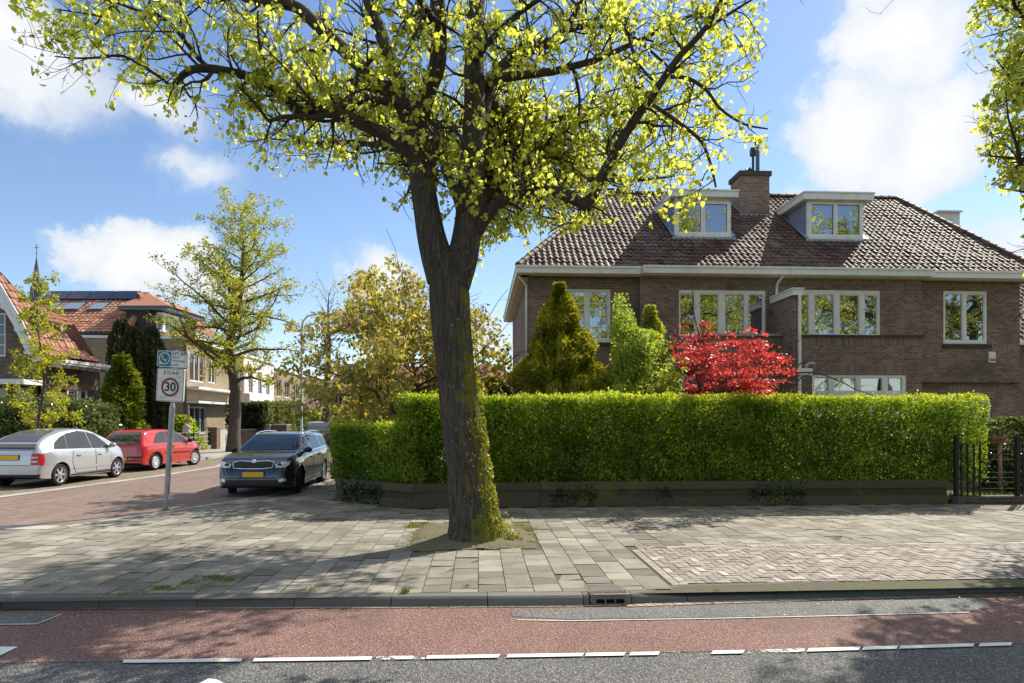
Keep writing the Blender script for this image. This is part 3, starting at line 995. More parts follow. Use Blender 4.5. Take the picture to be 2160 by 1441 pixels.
def tile_slope(mb, O, U, V, bounds, vmax, tw=.2, th=.27):
    O, U, V = Vector(O), Vector(U).normalized(), Vector(V).normalized()
    N = U.cross(V)
    prof = [(0, .004), (.18, .034), (.42, .040), (.62, .016), (.82, .0)]
    ulo = min(bounds(0)[0], bounds(vmax)[0]); uhi = max(bounds(0)[1], bounds(vmax)[1])
    nt_ = int((uhi - ulo) / tw) + 1
    rows = int(math.ceil(vmax / th))
    for r in range(rows):
        v0 = r * th; v1 = min(v0 + th + .035, vmax)
        if v1 - v0 < .03: continue
        b0 = bounds(v0); b1 = bounds(min(v0 + th, vmax))
        for k in range(nt_):
            us = ulo + k * tw
            if us + tw < max(b0[0], b1[0]) - .08 or us > min(b0[1], b1[1]) + .08: continue
            jz = rng.normal(0, .004) + .012 * math.sin(us * .9 + r * .35); jv = rng.normal(0, .007); jt = rng.normal(0, .006)
            tn = float(np.clip(rng.normal(.42, .22), 0, 1))
            Vv = []
            pr = prof + [(1.04, .010)]
            lo = max(b0[0], b1[0]) - .10; hi = min(b0[1], b1[1]) + .10
            for (f, h) in pr:
                u = min(max(us + f * tw, lo), hi)
                Vv.append(O + U * u + V * (v0 + jv) + N * (h + .030 + jz + jt))
            for (f, h) in pr:
                u = min(max(us + f * tw, lo), hi)
                Vv.append(O + U * u + V * v1 + N * (h + jz * 1.0))
            for (f, h) in pr:
                u = min(max(us + f * tw, lo), hi)
                Vv.append(O + U * u + V * (v0 + jv) + N * (h + .008 + jz))
            n = len(pr)
            Fs = [(i, i + 1, n + i + 1, n + i) for i in range(n - 1)] + [(2 * n + i, 2 * n + i + 1, i + 1, i) for i in range(n - 1)]
            mb.add(Vv, Fs, tn)


def ridge_run(mb, A, B, r=.11, step=.33):
    A, B = Vector(A), Vector(B)
    L = (B - A).length; d = (B - A) / L
    side = d.cross(Vector((0, 0, 1))).normalized(); up = side.cross(d)
    n = int(L / step)
    for i in range(n):
        a = A + d * (L * i / n); b = A + d * (L * (i + 1) / n + .03)
        ra, rb = r * 1.16, r * .98
        V = []
        for p, q in ((a, ra), (b, rb)):
            for k in range(7):
                an = PI * (k / 6) * 1.1 - .05 * PI
                V.append(p + side * q * math.cos(an) + up * (q * math.sin(an)))
        mb.add(V, [(k, k + 1, k + 8, k + 7) for k in range(6)] + [tuple(range(7))], float(rng.uniform(.1, .8)))


def window(parent, x0, x1, z0, z1, y, panes, name='window', deep=.09, curtain=None, sill=None, sash=.03, label=None, mat=None, matg=None):
    """panes: list of (x0, x1, z0, z1) glass openings"""
    f = MB()
    big = [(a - sash, b + sash, c - sash, d + sash) for a, b, c, d in panes]
    # merge vertical stacks into one sash opening
    cols = {}
    for a, b, c, d in big:
        key = round((a + b) / 2, 2)
        q = cols.get(key); cols[key] = (a, b, c, d) if q is None else (min(a, q[0]), max(b, q[1]), min(c, q[2]), max(d, q[3]))
    gridpanel(f, x0, x1, z0, z1, list(cols.values()), y, y + deep)
    for key, (a, b, c, d) in cols.items():
        gridpanel(f, a - .004, b + .004, c - .004, d + .004, [p for p in panes if abs((p[0] + p[1]) / 2 - key) < .06], y + .022, y + deep - .01)
    w = f.build(name, mat or M_white, parent)
    if label: w['label'] = label
    g_ = MB()
    for a, b, c, d in panes: g_.box(a - .01, b + .01, y + .045, y + .053, c - .01, d + .01)
    g_.build('pane', matg or M_pane, w)
    if curtain:
        c_ = MB()
        for (a, b, zc, zd) in curtain:
            n = max(6, int((b - a) / .025)); V = []
            for i in range(n + 1):
                x = a + (b - a) * i / n; yy = y + .22 + .03 * math.sin(i * 1.15) + .012 * math.sin(i * .37)
                V += [(x, yy, zc), (x, yy, zd)]
            c_.add(V, [(2 * i, 2 * i + 2, 2 * i + 3, 2 * i + 1) for i in range(n)])
        c_.build('curtain', M_curtain, w, fixn=False)
    if sill:
        s_ = MB(); s_.box(x0 - .05, x1 + .05, y - sill[0], y + .03, z0 - sill[1], z0 - .003); s_.build('sill', sill[2], w)
    return w


H = thing('semi_detached_house', 'wide brown brick house pair with two dormers and a dark tiled hip roof', 'house', HO, YAW)
DC = -.30                                  # the middle of the front stands proud
xL, xA, xB, xR = 0.0, hx(1350, DC), hx(1945, DC), hx(2151)
zE = hl(1200, 578, -.05)[1]                # top of wall under the eave boards
DEP = 9.6


def rect(pxs, pys, d): return (hx(pxs[0], d), hx(pxs[1], d), hz(pys[1], (pxs[0] + pxs[1]) / 2, d), hz(pys[0], (pxs[0] + pxs[1]) / 2, d))


R1 = rect((1190, 1288), (610, 722), 0); R2 = rect((1432, 1615), (612, 709), DC); R3 = rect((1687, 1857), (612, 708), DC)
R4 = rect((1990, 2083), (614, 727), 0); R5 = rect((1713, 1912), (791, 915), DC); R6 = rect((1440, 1640), (791, 915), DC)
RD = rect((2030, 2091), (842, 938), 0); RD = (RD[0], RD[1], .08, RD[3])
m = MB()
gridpanel(m, xL, xA, 0, zE, [R1], 0, .12, back=False); gridpanel(m, xA, xB, 0, zE, [R2, R3, R5, R6], DC, DC + .12, back=False); gridpanel(m, xB, xR, 0, zE, [R4, RD], 0, .12, back=False)
m.quad((xL, .001, 0), (xL, DEP, 0), (xL, DEP, zE), (xL, .001, zE)); m.quad((xR, .001, 0), (xR, .001, zE), (xR, DEP, zE), (xR, DEP, 0))
m.quad((xL, DEP, 0), (xR, DEP, 0), (xR, DEP, zE), (xL, DEP, zE))
for x, y0, y1 in ((xA, DC, 0), (xB, DC, 0)):
    m.quad((x, y0, 0), (x, y1, 0), (x, y1, zE), (x, y0, zE))
m.build('wall', M_brickwall, H)
# rooms behind the glass: floors and a rear partition
m = MB()
for z in (.05, 3.02, zE - .12): m.quad((xL + .02, DC + .16, z), (xR - .02, DC + .16, z), (xR - .02, 4.2, z), (xL + .02, 4.2, z))
m.quad((xL + .02, 4.2, 0), (xR - .02, 4.2, 0), (xR - .02, 4.2, zE), (xL + .02, 4.2, zE))
for x in (hx(1320), hx(1650), hx(1960)): m.quad((x, .14, 0), (x, 4.2, 0), (x, 4.2, zE), (x, .14, zE))
m.build('partition', M_room, H, fixn=False)

# brick bands
m = MB(); e = .004


def sband(a, b, py0, py1, d, px=1700): m.box(a, b, d - e - .001, d + .01, hz(py1, px, d), hz(py0, px, d))


zt = zE - .005
for a, b, d in ((xL + .02, xA - .02, 0), (xA + .02, xB - .02, DC), (xB + .02, xR - .02, 0)):
    m.box(a, b, d - e, d + .01, zt - .30, zt)
sband(hx(1690, DC), xB - .01, 711, 729, DC, 1800)
sband(xB + .02, xR - .02, 725, 740, 0, 2040)
sband(hx(1712, DC), hx(1914, DC), 768, 789.5, DC, 1800); sband(hx(1440, DC), hx(1640, DC), 768, 789.5, DC, 1550)
sband(hx(2000), hx(2100), 815, 840, 0, 2050)
m.build('soldier_course', M_soldier, H)
m = MB()
m.box(hx(1690, DC), xB + .02, DC - .075, DC + .02, hz(711, 1800, DC), hz(707.2, 1800, DC)); M_sill = m_plain('dark_sill', (.055, .05, .045), .8, 0, .3, .3, 6); m.build('brick_sill', M_sill, H)
m = MB(); m.box(R4[0] - .04, R4[1] + .10, -.07, .02, R4[2] - .12, R4[2] - .004); m.build('brick_sill', M_sill, H)
m = MB(); m.box(R1[0] - .04, R1[1] + .06, -.06, .02, R1[2] - .10, R1[2] - .004); m.build('brick_sill', M_sill, H)


def cols(pl, R, zpad=(.075, .075), d=0.0, rows=1, bar=.03):
    P = []
    z0, z1 = R[2] + zpad[0], R[3] - zpad[1]
    for a, b in pl:
        hgt = (z1 - z0 - bar * (rows - 1)) / rows
        for r in range(rows):
            P.append((hx(a, d), hx(b, d), z0 + r * (hgt + bar), z0 + r * (hgt + bar) + hgt))
    return P


window(H, *R1, .025, cols([(1197, 1232), (1245, 1281)], R1, (.14, .09), 0, 4), label='two-light window with four small panes in each casement')
window(H, *R2, DC + .02, cols([(1436, 1465), (1478, 1515), (1531, 1570), (1580, 1609)], R2, (.05, .15), DC))
window(H, *R3, DC + .02, cols([(1691, 1705), (1720, 1759), (1773, 1812), (1826, 1850)], R3, (.05, .17), DC),
       curtain=[(hx(1715, DC), hx(1738, DC), R3[2], R3[3]), (hx(1775, DC), hx(1855, DC), R3[2], R3[3])], label='four-light window with pale net curtains')
window(H, *R4, .025, cols([(1996, 2030), (2041, 2076)], R4, (.16, .12), 0),
       curtain=[(R4[0] + .05, (R4[0] + R4[1]) / 2 - .25, R4[2], R4[3]), ((R4[0] + R4[1]) / 2 + .2, R4[1] - .05, R4[2], R4[3])], label='tall two-light window with curtains drawn to its sides')
for R, pl in ((R5, [(1719, 1747), (1762, 1805), (1818, 1861), (1875, 1903)]), (R6, [(1447, 1475), (1490, 1533), (1546, 1589), (1603, 1631)])):
    zt_, zb_ = hz(798, 1800, DC), hz(824, 1800, DC)
    P = [(hx(a, DC), hx(b, DC), zb_, zt_) for a, b in pl] + [(hx(a, DC), hx(b, DC), R[2] + .08, hz(838, 1800, DC)) for a, b in pl]
    f = window(H, *R, DC + .02, P, curtain=[(R[0] + .05, R[1] - .05, R[2], R[3] - .05)])
# front door behind the hedge end
m = MB(); gridpanel(m, RD[0], RD[1], RD[2], RD[3], [(RD[0] + .14, RD[1] - .08, RD[2] + .1, RD[3] - .1)], .03, .1); dr = m.build('door', M_white, H)
m = MB(); m.box(RD[0] + .15, RD[1] - .09, .055, .075, RD[2] + .11, RD[3] - .11); m.build('door_panel', m_plain('blue_door', (.04, .08, .16), .4), dr)

# party screen wall between the balconies, with white coping, downpipe and hopper
xs = hx(1662, -1.2); sd = -1.75
Zc0 = hl(1640, 640, DC)[1]
m = MB(); m.box(xs - .11, xs + .11, sd, DC - .003, 0, Zc0 - .02)
m.box(xs - 2.6, xs - .113, DC - .75, DC - .003, 0, hz(716, 1640, DC))
sw = m.build('screen_wall', M_brickwall, H)
m = MB(); m.box(xs - .16, xs + .17, sd - .07, DC - .003, Zc0 - .018, Zc0 + .16); m.box(xs - .19, xs + .20, sd - .1, DC - .003, Zc0 + .162, Zc0 + .2); m.build('coping', M_white, sw)
m = MB(); m.box(xs - 2.7, xs - .115, DC - .82, DC - .004, hz(716, 1640, DC) + .003, hz(711, 1640, DC) + .003); m.build('bay_roof', M_lead, sw)
px_ = xs + .06; py_ = sd - .055
m = MB(); m.tube([(px_, py_, .05), (px_, py_, Zc0 - .02)], .05, 10)
for z in (1.0, 2.6, 3.9): m.tube([(px_, py_, z), (px_, py_, z + .04)], .062, 10)
m.build('downpipe', M_white, H, smooth=True, auto=40)
m = MB(); z = hl(1690, 785, sd)[1]; m.box(xs - .02, xs + .42, sd - .15, sd + .12, z - .1, z + .1, bev=.01); m.build('hopper', M_white, H)
m = MB(); m.tube([(xs + .25, sd - .05, z + .1), (xs + .27, sd - .05, z + .2), (xs + .36, sd - .05, z + .26), (xs + .55, sd - .02, z + .27)], .045, 10); m.build('overflow_pipe', m_plain('grey_pvc', (.35, .36, .38), .5), H, smooth=True)
# downpipes from the gutter
m = MB(); x, z1 = hl(1652, 583, DC - .35); m.tube([(x, DC - .33, zE + .05), (x, DC - .30, zE - .12), (x - .07, DC - .1, zE - .3), (x - .08, DC - .07, zE - .42), (x - .08, DC - .07, 3.4)], .042, 10)
m.build('downpipe', M_white, H, smooth=True)
m = MB(); m.tube([(-.35, -.1, zE + .05), (-.34, -.08, zE - .08), (-.06, .1, zE - .34), (-.055, .12, zE - .5), (-.055, .12, .1)], .042, 10)
m.build('downpipe', M_white, H, smooth=True)
# alarm box
a0 = rect((2087, 2100.5), (742, 765), -.08)
m = MB(); m.box(a0[0], a0[1], -.08, -.002, a0[2], a0[3], bev=.012); ab = m.build('alarm_box', M_white, H)
m = MB(); h_ = a0[3] - a0[2]; m.box(a0[0] + .015, a0[1] - .015, -.084, -.0815, a0[2] + .12 * h_, a0[2] + .38 * h_); m.build('orange_stripe', m_plain('orange', (.5, .13, .03), .5), ab)

# eaves: boxed white gutter, soffit
OV = .50
zG1 = hl(1200, 561, -OV)[1]; zG0 = hl(1200, 576, -OV)[1]
m = MB(); so_ = MB()
secs = [(xL - .42, xA, -OV), (xA, xB + .1, DC - OV + .06), (xB + .1, xR + .52, -OV)]
for k, (a, b, y) in enumerate(secs):
    z0 = zG0 - (.012 if k == 1 else 0); z1 = zG1 - (.008 if k == 1 else 0)
    m.box(a + .001, b - .001, y, y + .15, z0, z1); m.box(a + .001, b - .001, y - .03, y, z1 - .05, z1 + .012)
    so_.box(a + .03, b - .03 if k == 2 else b - .001, y + .155, (DC if k == 1 else 0) - .003, z0 - .035, z0 + .01)
for (x, sx) in ((xL - .42, 1), (xR + .52, -1)):
    a, b = (x, x + .15) if sx > 0 else (x - .15, x)
    m.box(a, b, -OV + .152, DEP + .42, zG0, zG1)
    a, b = (x - .03, x) if sx > 0 else (x, x + .03)
    m.box(a, b, -OV + .0, DEP + .42, zG1 - .05, zG1 + .012)
    a, b = (x + .155, xL - .003) if sx > 0 else (xR + .003, x - .155)
    so_.box(a, b, -OV + .16, DEP + .3, zG0 - .035, zG0 + .01)
m.build('gutter', M_white, H); so_.build('soffit', M_cream, H)

# roof
SLP = .80
ey, ez = -OV + .06, zG1 - .02                       # foot of the tiles
eL, eR = xL - .36, xR + .46
def on_slope(px, py):
    """where the ray through a pixel meets the front roof slope (house frame)"""
    r = Vector(((px - CX) / F, 1, (HY - py) / F))
    ry, rz = r.dot(NX), r.z
    oy = HO.dot(NX)
    t = (CH - ez + SLP * (oy + ey)) / (SLP * ry - rz)
    P = r * t
    return Vector(((P - HO).dot(UX), ry * t - oy, CH + rz * t))
rl = on_slope(1284, 414); rr = on_slope(1882, 415)
ry_ = (rl.y + rr.y) / 2; rz_ = ez + SLP * (ry_ - ey)
vlen = math.hypot(ry_ - ey, rz_ - ez)
rxl, rxr = rl.x, rr.x
m = MB()
tile_slope(m, (0, ey, ez), (1, 0, 0), (0, 1, SLP), lambda v: (eL + (rxl - eL) * v / vlen, eR + (rxr - eR) * v / vlen), vlen)
yb = 2 * ry_ - ey
m.tone = .4
for P in ([(eL, yb, ez), (eL, ey, ez), (rxl, ry_, rz_)], [(eR, ey, ez), (eR, yb, ez), (rxr, ry_, rz_)], [(eR, yb, ez), (eL, yb, ez), (rxl, ry_, rz_), (rxr, ry_, rz_)]):
    m.poly(P)
roof = m.build('roof', M_tile, H, fixn=False)
m = MB(); m.poly([(eL, ey, ez - .04), (eR, ey, ez - .04), (rxr, ry_, rz_ - .04), (rxl, ry_, rz_ - .04)]); m.build('roof_deck', M_room, roof)
m = MB(); ridge_run(m, (rxl, ry_, rz_ + .02), (rxr, ry_, rz_ + .02)); ridge_run(m, (eL, ey, ez + .03), (rxl, ry_, rz_ + .03)); ridge_run(m, (eR, ey, ez + .03), (rxr, ry_, rz_ + .03)); 
m.build('ridge_tile', M_tile, roof)

# chimney with flues
c0 = on_slope(1562, 455); c1 = on_slope(1622, 455)
ztop = hl(1592, 371, c0.y)[1]; zcap = hl(1592, 361, c0.y)[1]
cy0, cy1 = c0.y, c0.y + .95
m = MB(); m.box(c0.x, c1.x, cy0, cy1, c0.z - .6, ztop); ch = m.build('chimney', M_brickwall, H)
m = MB(); m.box(c0.x - .07, c1.x + .07, cy0 - .07, cy1 + .07, ztop + .001, zcap, bev=.015); m.build('chimney_cap', m_plain('sooty_stone', (.075, .065, .06), .9, 0, .2, .3), ch)
m = MB(); m.box(c0.x - .10, c1.x + .10, cy0 - .09, cy0 + .02, c0.z - .05, c0.z + .04); m.prism([(cy0 - .1, c0.z - .0), (cy1 + .1, c0.z + .86), (cy1 + .1, c0.z + 1.02), (cy0 - .1, c0.z + .10)], 0, 0.015, Matrix.Translation((c0.x - .02, 0, 0)) @ Matrix(((0, 1, 0, 0), (1, 0, 0, 0), (0, 0, 1, 0), (0, 0, 0, 1)))); m.build('lead_flashing', M_lead, ch)
m = MB(); m.box(c0.x + .012, c0.x + .0, cy0, cy1, 0, 0) if False else None
xf = hx(1598, c0.y + .4); z2 = hl(1598, 300, c0.y + .4)[1]
m.lathe([(.075, zcap - .02), (.075, z2 - .1), (.11, z2 - .09), (.11, z2 + .12), (.04, z2 + .2), (.001, z2 + .2)], 16, Matrix.Translation((xf, c0.y + .4, 0))); m.build('flue_pipe', m_plain('dark_steel', (.10, .11, .13), .3, .8, .5, .2), ch, smooth=True, auto=40)
xf = hx(1582, c0.y + .3)
m = MB(); m.lathe([(.10, zcap - .02), (.085, zcap + .12), (.14, zcap + .13), (.02, zcap + .26), (.001, zcap + .30)], 14, Matrix.Translation((xf, c0.y + .3, 0))); m.build('chimney_pot', m_plain('dark_clay', (.07, .045, .04), .8), ch, smooth=True, auto=40)
m = MB(); xf = hx(1574, c0.y + .6); m.tube([(xf, c0.y + .6, zcap), (xf, c0.y + .6, zcap + .33)], .045, 10); m.build('flue_pipe', m_plain('zinc', (.5, .52, .55), .35, .7), ch, smooth=True)
xf = hx(1592, c0.y + .7)
m = MB(); m.lathe([(.05, zcap - .02), (.05, z2 - .42), (.12, z2 - .40), (.13, z2 - .2), (.09, z2 - .08), (.001, z2 - .05)], 14, Matrix.Translation((xf - .06, c0.y + .72, 0))); m.build('flue_pipe', m_plain('dark_steel', (.06, .06, .07), .4, .6), ch, smooth=True, auto=40)


def dormer(pxl, pxr, pyt, pyb, pys0, pys1, sl, sr):
    """window front between pxl..pxr, roof slab front edge between sl..sr"""
    a = on_slope(pxl, pyb); b = on_slope(pxr, pyb); y = a.y
    z0 = a.z + .02
    q = lambda px, py: hl(px, py, y)
    zt = q(pxl, pyt)[1]; x0, x1 = q(pxl, 450)[0], q(pxr, 450)[0]
    yback = ey + (zt - ez) / SLP
    m = MB()
    m.add([(x0, y + .02, z0 - .05), (x0, y + .02, zt - .003), (x0, yback, zt - .003), (x1, y + .02, z0 - .05), (x1, y + .02, zt - .003), (x1, yback, zt - .003)], [(0, 1, 2), (3, 5, 4), (1, 4, 5, 2)])
    d = m.build('dormer', M_lead, H)
    zr1 = q((sl + sr) / 2, pys0)[1]; zr0 = q((sl + sr) / 2, pys1)[1]
    xs0, xs1 = q(sl, 450)[0], q(sr, 450)[0]
    m = MB(); m.box(xs0, xs1, y - .22, yback + .25, zr0, zr1 - .05); m.box(xs0 - .03, xs1 + .03, y - .25, yback + .25, zr1 - .048, zr1 + .0); m.build('dormer_roof', M_white, d)
    m = MB(); m.box(x0 + .03, x1 - .03, y - .02, yback, zt - .002, zr0 - .002); m.build('fascia', M_cream, d)
    mid = (x0 + x1) / 2; fw = .12
    f = MB(); gridpanel(f, x0 - .02, x1 + .02, z0, zt, [(x0 + fw, mid - .07, z0 + .17, zt - .09), (mid + .07, x1 - fw, z0 + .17, zt - .09)], y - .03, y + .06)
    gridpanel(f, x0 + .04, mid - .012, z0 + .09, zt - .03, [(x0 + fw + .002, mid - .072, z0 + .172, zt - .092)], y - .045, y - .031)
    gridpanel(f, mid + .012, x1 - .04, z0 + .09, zt - .03, [(mid + .072, x1 - fw - .002, z0 + .172, zt - .092)], y - .045, y - .031)
    f.box(x0 - .05, x1 + .05, y - .1, y - .032, z0 - .02, z0 + .045)
    f.build('window_frame', M_white, d)
    g_ = MB()
    for a_, b_ in ((x0 + fw, mid - .07), (mid + .07, x1 - fw)): g_.box(a_ - .01, b_ + .01, y + .01, y + .018, z0 + .16, zt - .08)
    g_.build('pane', M_pane, d)
    g_ = MB(); g_.quad((x0 + .06, y + .5, z0), (x1 - .06, y + .5, z0), (x1 - .06, y + .5, zt), (x0 + .06, y + .5, zt)); g_.build('blind', M_room, d, fixn=False)
    m = MB(); m.box(x0 - .14, x1 + .14, y - .17, y - .102, z0 - .115, z0 - .03)
    N_ = Vector((0, -SLP, 1)).normalized()
    for x, w_ in ((x0, -.16), (x1, .16)):
        A = Vector((x, y - .1, z0 - .02)) + N_ * .05; B = Vector((x, yback, zt)) + N_ * .05
        m.quad(A, A + Vector((w_, 0, 0)), B + Vector((w_, 0, 0)), B)
    m.build('lead_flashing', M_lead, d)


dormer(1424, 1540, 424, 501, 404, 419, 1412, 1553)
dormer(1703, 1819, 426, 506, 409, 425, 1690, 1836)
# flat dormer on the far hip
xq = on_slope(1985, 480)
m = MB(); x0, x1 = hx(1955, ry_), hx(2004, ry_); z1 = hl(1985, 455, ry_)[1]; m.box(x0, x1 - .05, ry_ - .6, ry_ + .6, z1 - .9, z1 - .06); sdm_ = m.build('side_dormer', M_white, H)
m = MB(); m.box(x0, x1, ry_ - .7, ry_ + .7, z1 - .058, z1); m.build('dormer_roof', M_white, sdm_)

# garden ground behind the hedge
gpts = [planter_front[-1] + NX * .7, planter_front[5] + NX * .45, planter_front[3] + NX * .45, planter_front[2] + NX * .45, planter_front[1] + NX * .5, Vector((-3.5, 15.2, 0)), Vector((-3.4, 18, 0)), Vector((-3.9, 24, 0)), Vector((-7.2, 35, 0)), Vector((40, 60, 0)), Vector((40, 16, 0))]
sheet('garden_ground', gpts, M_soil, .02)
# the next house along, just inside the frame
NBP = at(2147, 880, 27); NB = thing('brick_house', 'reddish brick house with a dark roof beyond the right end of the big house', 'house', (NBP.x, NBP.y, 0), YAW)
m = MB(); m.box(0, 9, 0, 8, 0, 5.0); m.build('wall', m_brick('red_brick', ((.17, .075, .06), (.24, .11, .085), (.30, .15, .12)), (.3, .26, .23)), NB)
m = MB(); tile_slope(m, (-.3, -.4, 5.05), (1, 0, 0), (0, 1, .9), lambda v: (0, 9.6), 5.8, .24, .32); m.build('roof', M_tile, NB, fixn=False)
m = MB(); m.box(-.35, 9.4, -.5, -.38, 4.9, 5.06); m.build('gutter', M_white, NB)
# ================================================================== cars
M_black = m_plain('black_trim', (.018, .018, .02), .55, 0, .4)
M_tyre = m_plain('tyre_rubber', (.022, .022, .023), .85, 0, .2, .2, 20)
M_rim = m_plain('alloy', (.55, .56, .58), .32, .85, .5, .08)
M_hub = m_plain('wheel_cover', (.58, .59, .60), .4, .3, .5, .1)
M_plate = m_plain('yellow_plate', (.78, .47, .03), .5, 0, .3, .03)
M_eu = m_plain('blue_band', (.03, .10, .5), .5)
M_red_l = m_plain('red_lens', (.50, .02, .02), .2, 0, .5, .1, 4, .3)
M_clear = m_plain('clear_lens', (.62, .65, .68), .2, .2, .7, .3, 16, .6)
M_chrome = m_plain('chrome', (.75, .76, .78), .12, 1, .5, .04)


def m_paint(name, c, metal, rough=.3):
    m, t = nt(name); g = NG(t)
    oc = g.n('ShaderNodeTexCoord').outputs['Object']
    d = g.noise(oc, 2.5, 5, .6)
    f = g.noise(oc, 400, 1, .5)
    cc = g.mix(d, tuple(x * .92 for x in c), tuple(min(1, x * 1.05) for x in c))
    cc = g.mix(g.math('MULTIPLY', g.ramp(g.noise(oc, 6, 5, .7), [(.5, 0.0), (.8, 1.0)]), .07), cc, (.3, .28, .25))
    out(g, princ(g, cc, g.math('ADD', rough - .04, g.math('MULTIPLY', d, .1)), metal, .5, f if metal else None, .0004, 1.0))
    return m


def m_carglass(name, tint=(.012, .017, .02)):
    m, t = nt(name); g = NG(t)
    p = princ(g, (.02, .032, .038), .03, 0, .9); p.node.inputs['IOR'].default_value = 2.0
    tr = g.n('ShaderNodeBsdfTransparent'); tr.inputs[0].default_value = (.30, .38, .38, 1)
    mx = g.n('ShaderNodeMixShader'); mx.inputs[0].default_value = .62
    g.l(tr.outputs[0], mx.inputs[1]); g.l(p, mx.inputs[2]); out(g, mx.outputs[0]); return m


M_cglass = m_carglass('car_glass')


def smooth_tab(tab):
    xs = np.array([p[0] for p in tab], float); ys = np.array([p[1] for p in tab], float)
    # monotone-ish smoothing: dense linear, then a small box filter
    X = np.linspace(xs[0], xs[-1], 400); Y = np.interp(X, xs, ys)
    k = 13; Yp = np.concatenate([np.full(k, Y[0]), Y, np.full(k, Y[-1])])
    w = np.hanning(2 * k + 1); w /= w.sum()
    Ys = np.convolve(Yp, w, 'valid')
    e = np.minimum(1, np.minimum(np.arange(400), np.arange(400)[::-1]) / 10)
    Y = Y * (1 - e) + Ys * e
    return lambda x: np.interp(x, X, Y)


def catmull(P, sub):
    P = [np.array(p, float) for p in P]; R = []
    for i in range(len(P) - 1):
        p0, p1, p2, p3 = P[max(0, i - 1)], P[i], P[i + 1], P[min(len(P) - 1, i + 2)]
        for j in range(sub):
            t = j / sub
            R.append(.5 * (2 * p1 + (p2 - p0) * t + (2 * p0 - 5 * p1 + 4 * p2 - p3) * t * t + (3 * p1 - p0 - 3 * p2 + p3) * t ** 3))
    R.append(P[-1]); return np.array(R)


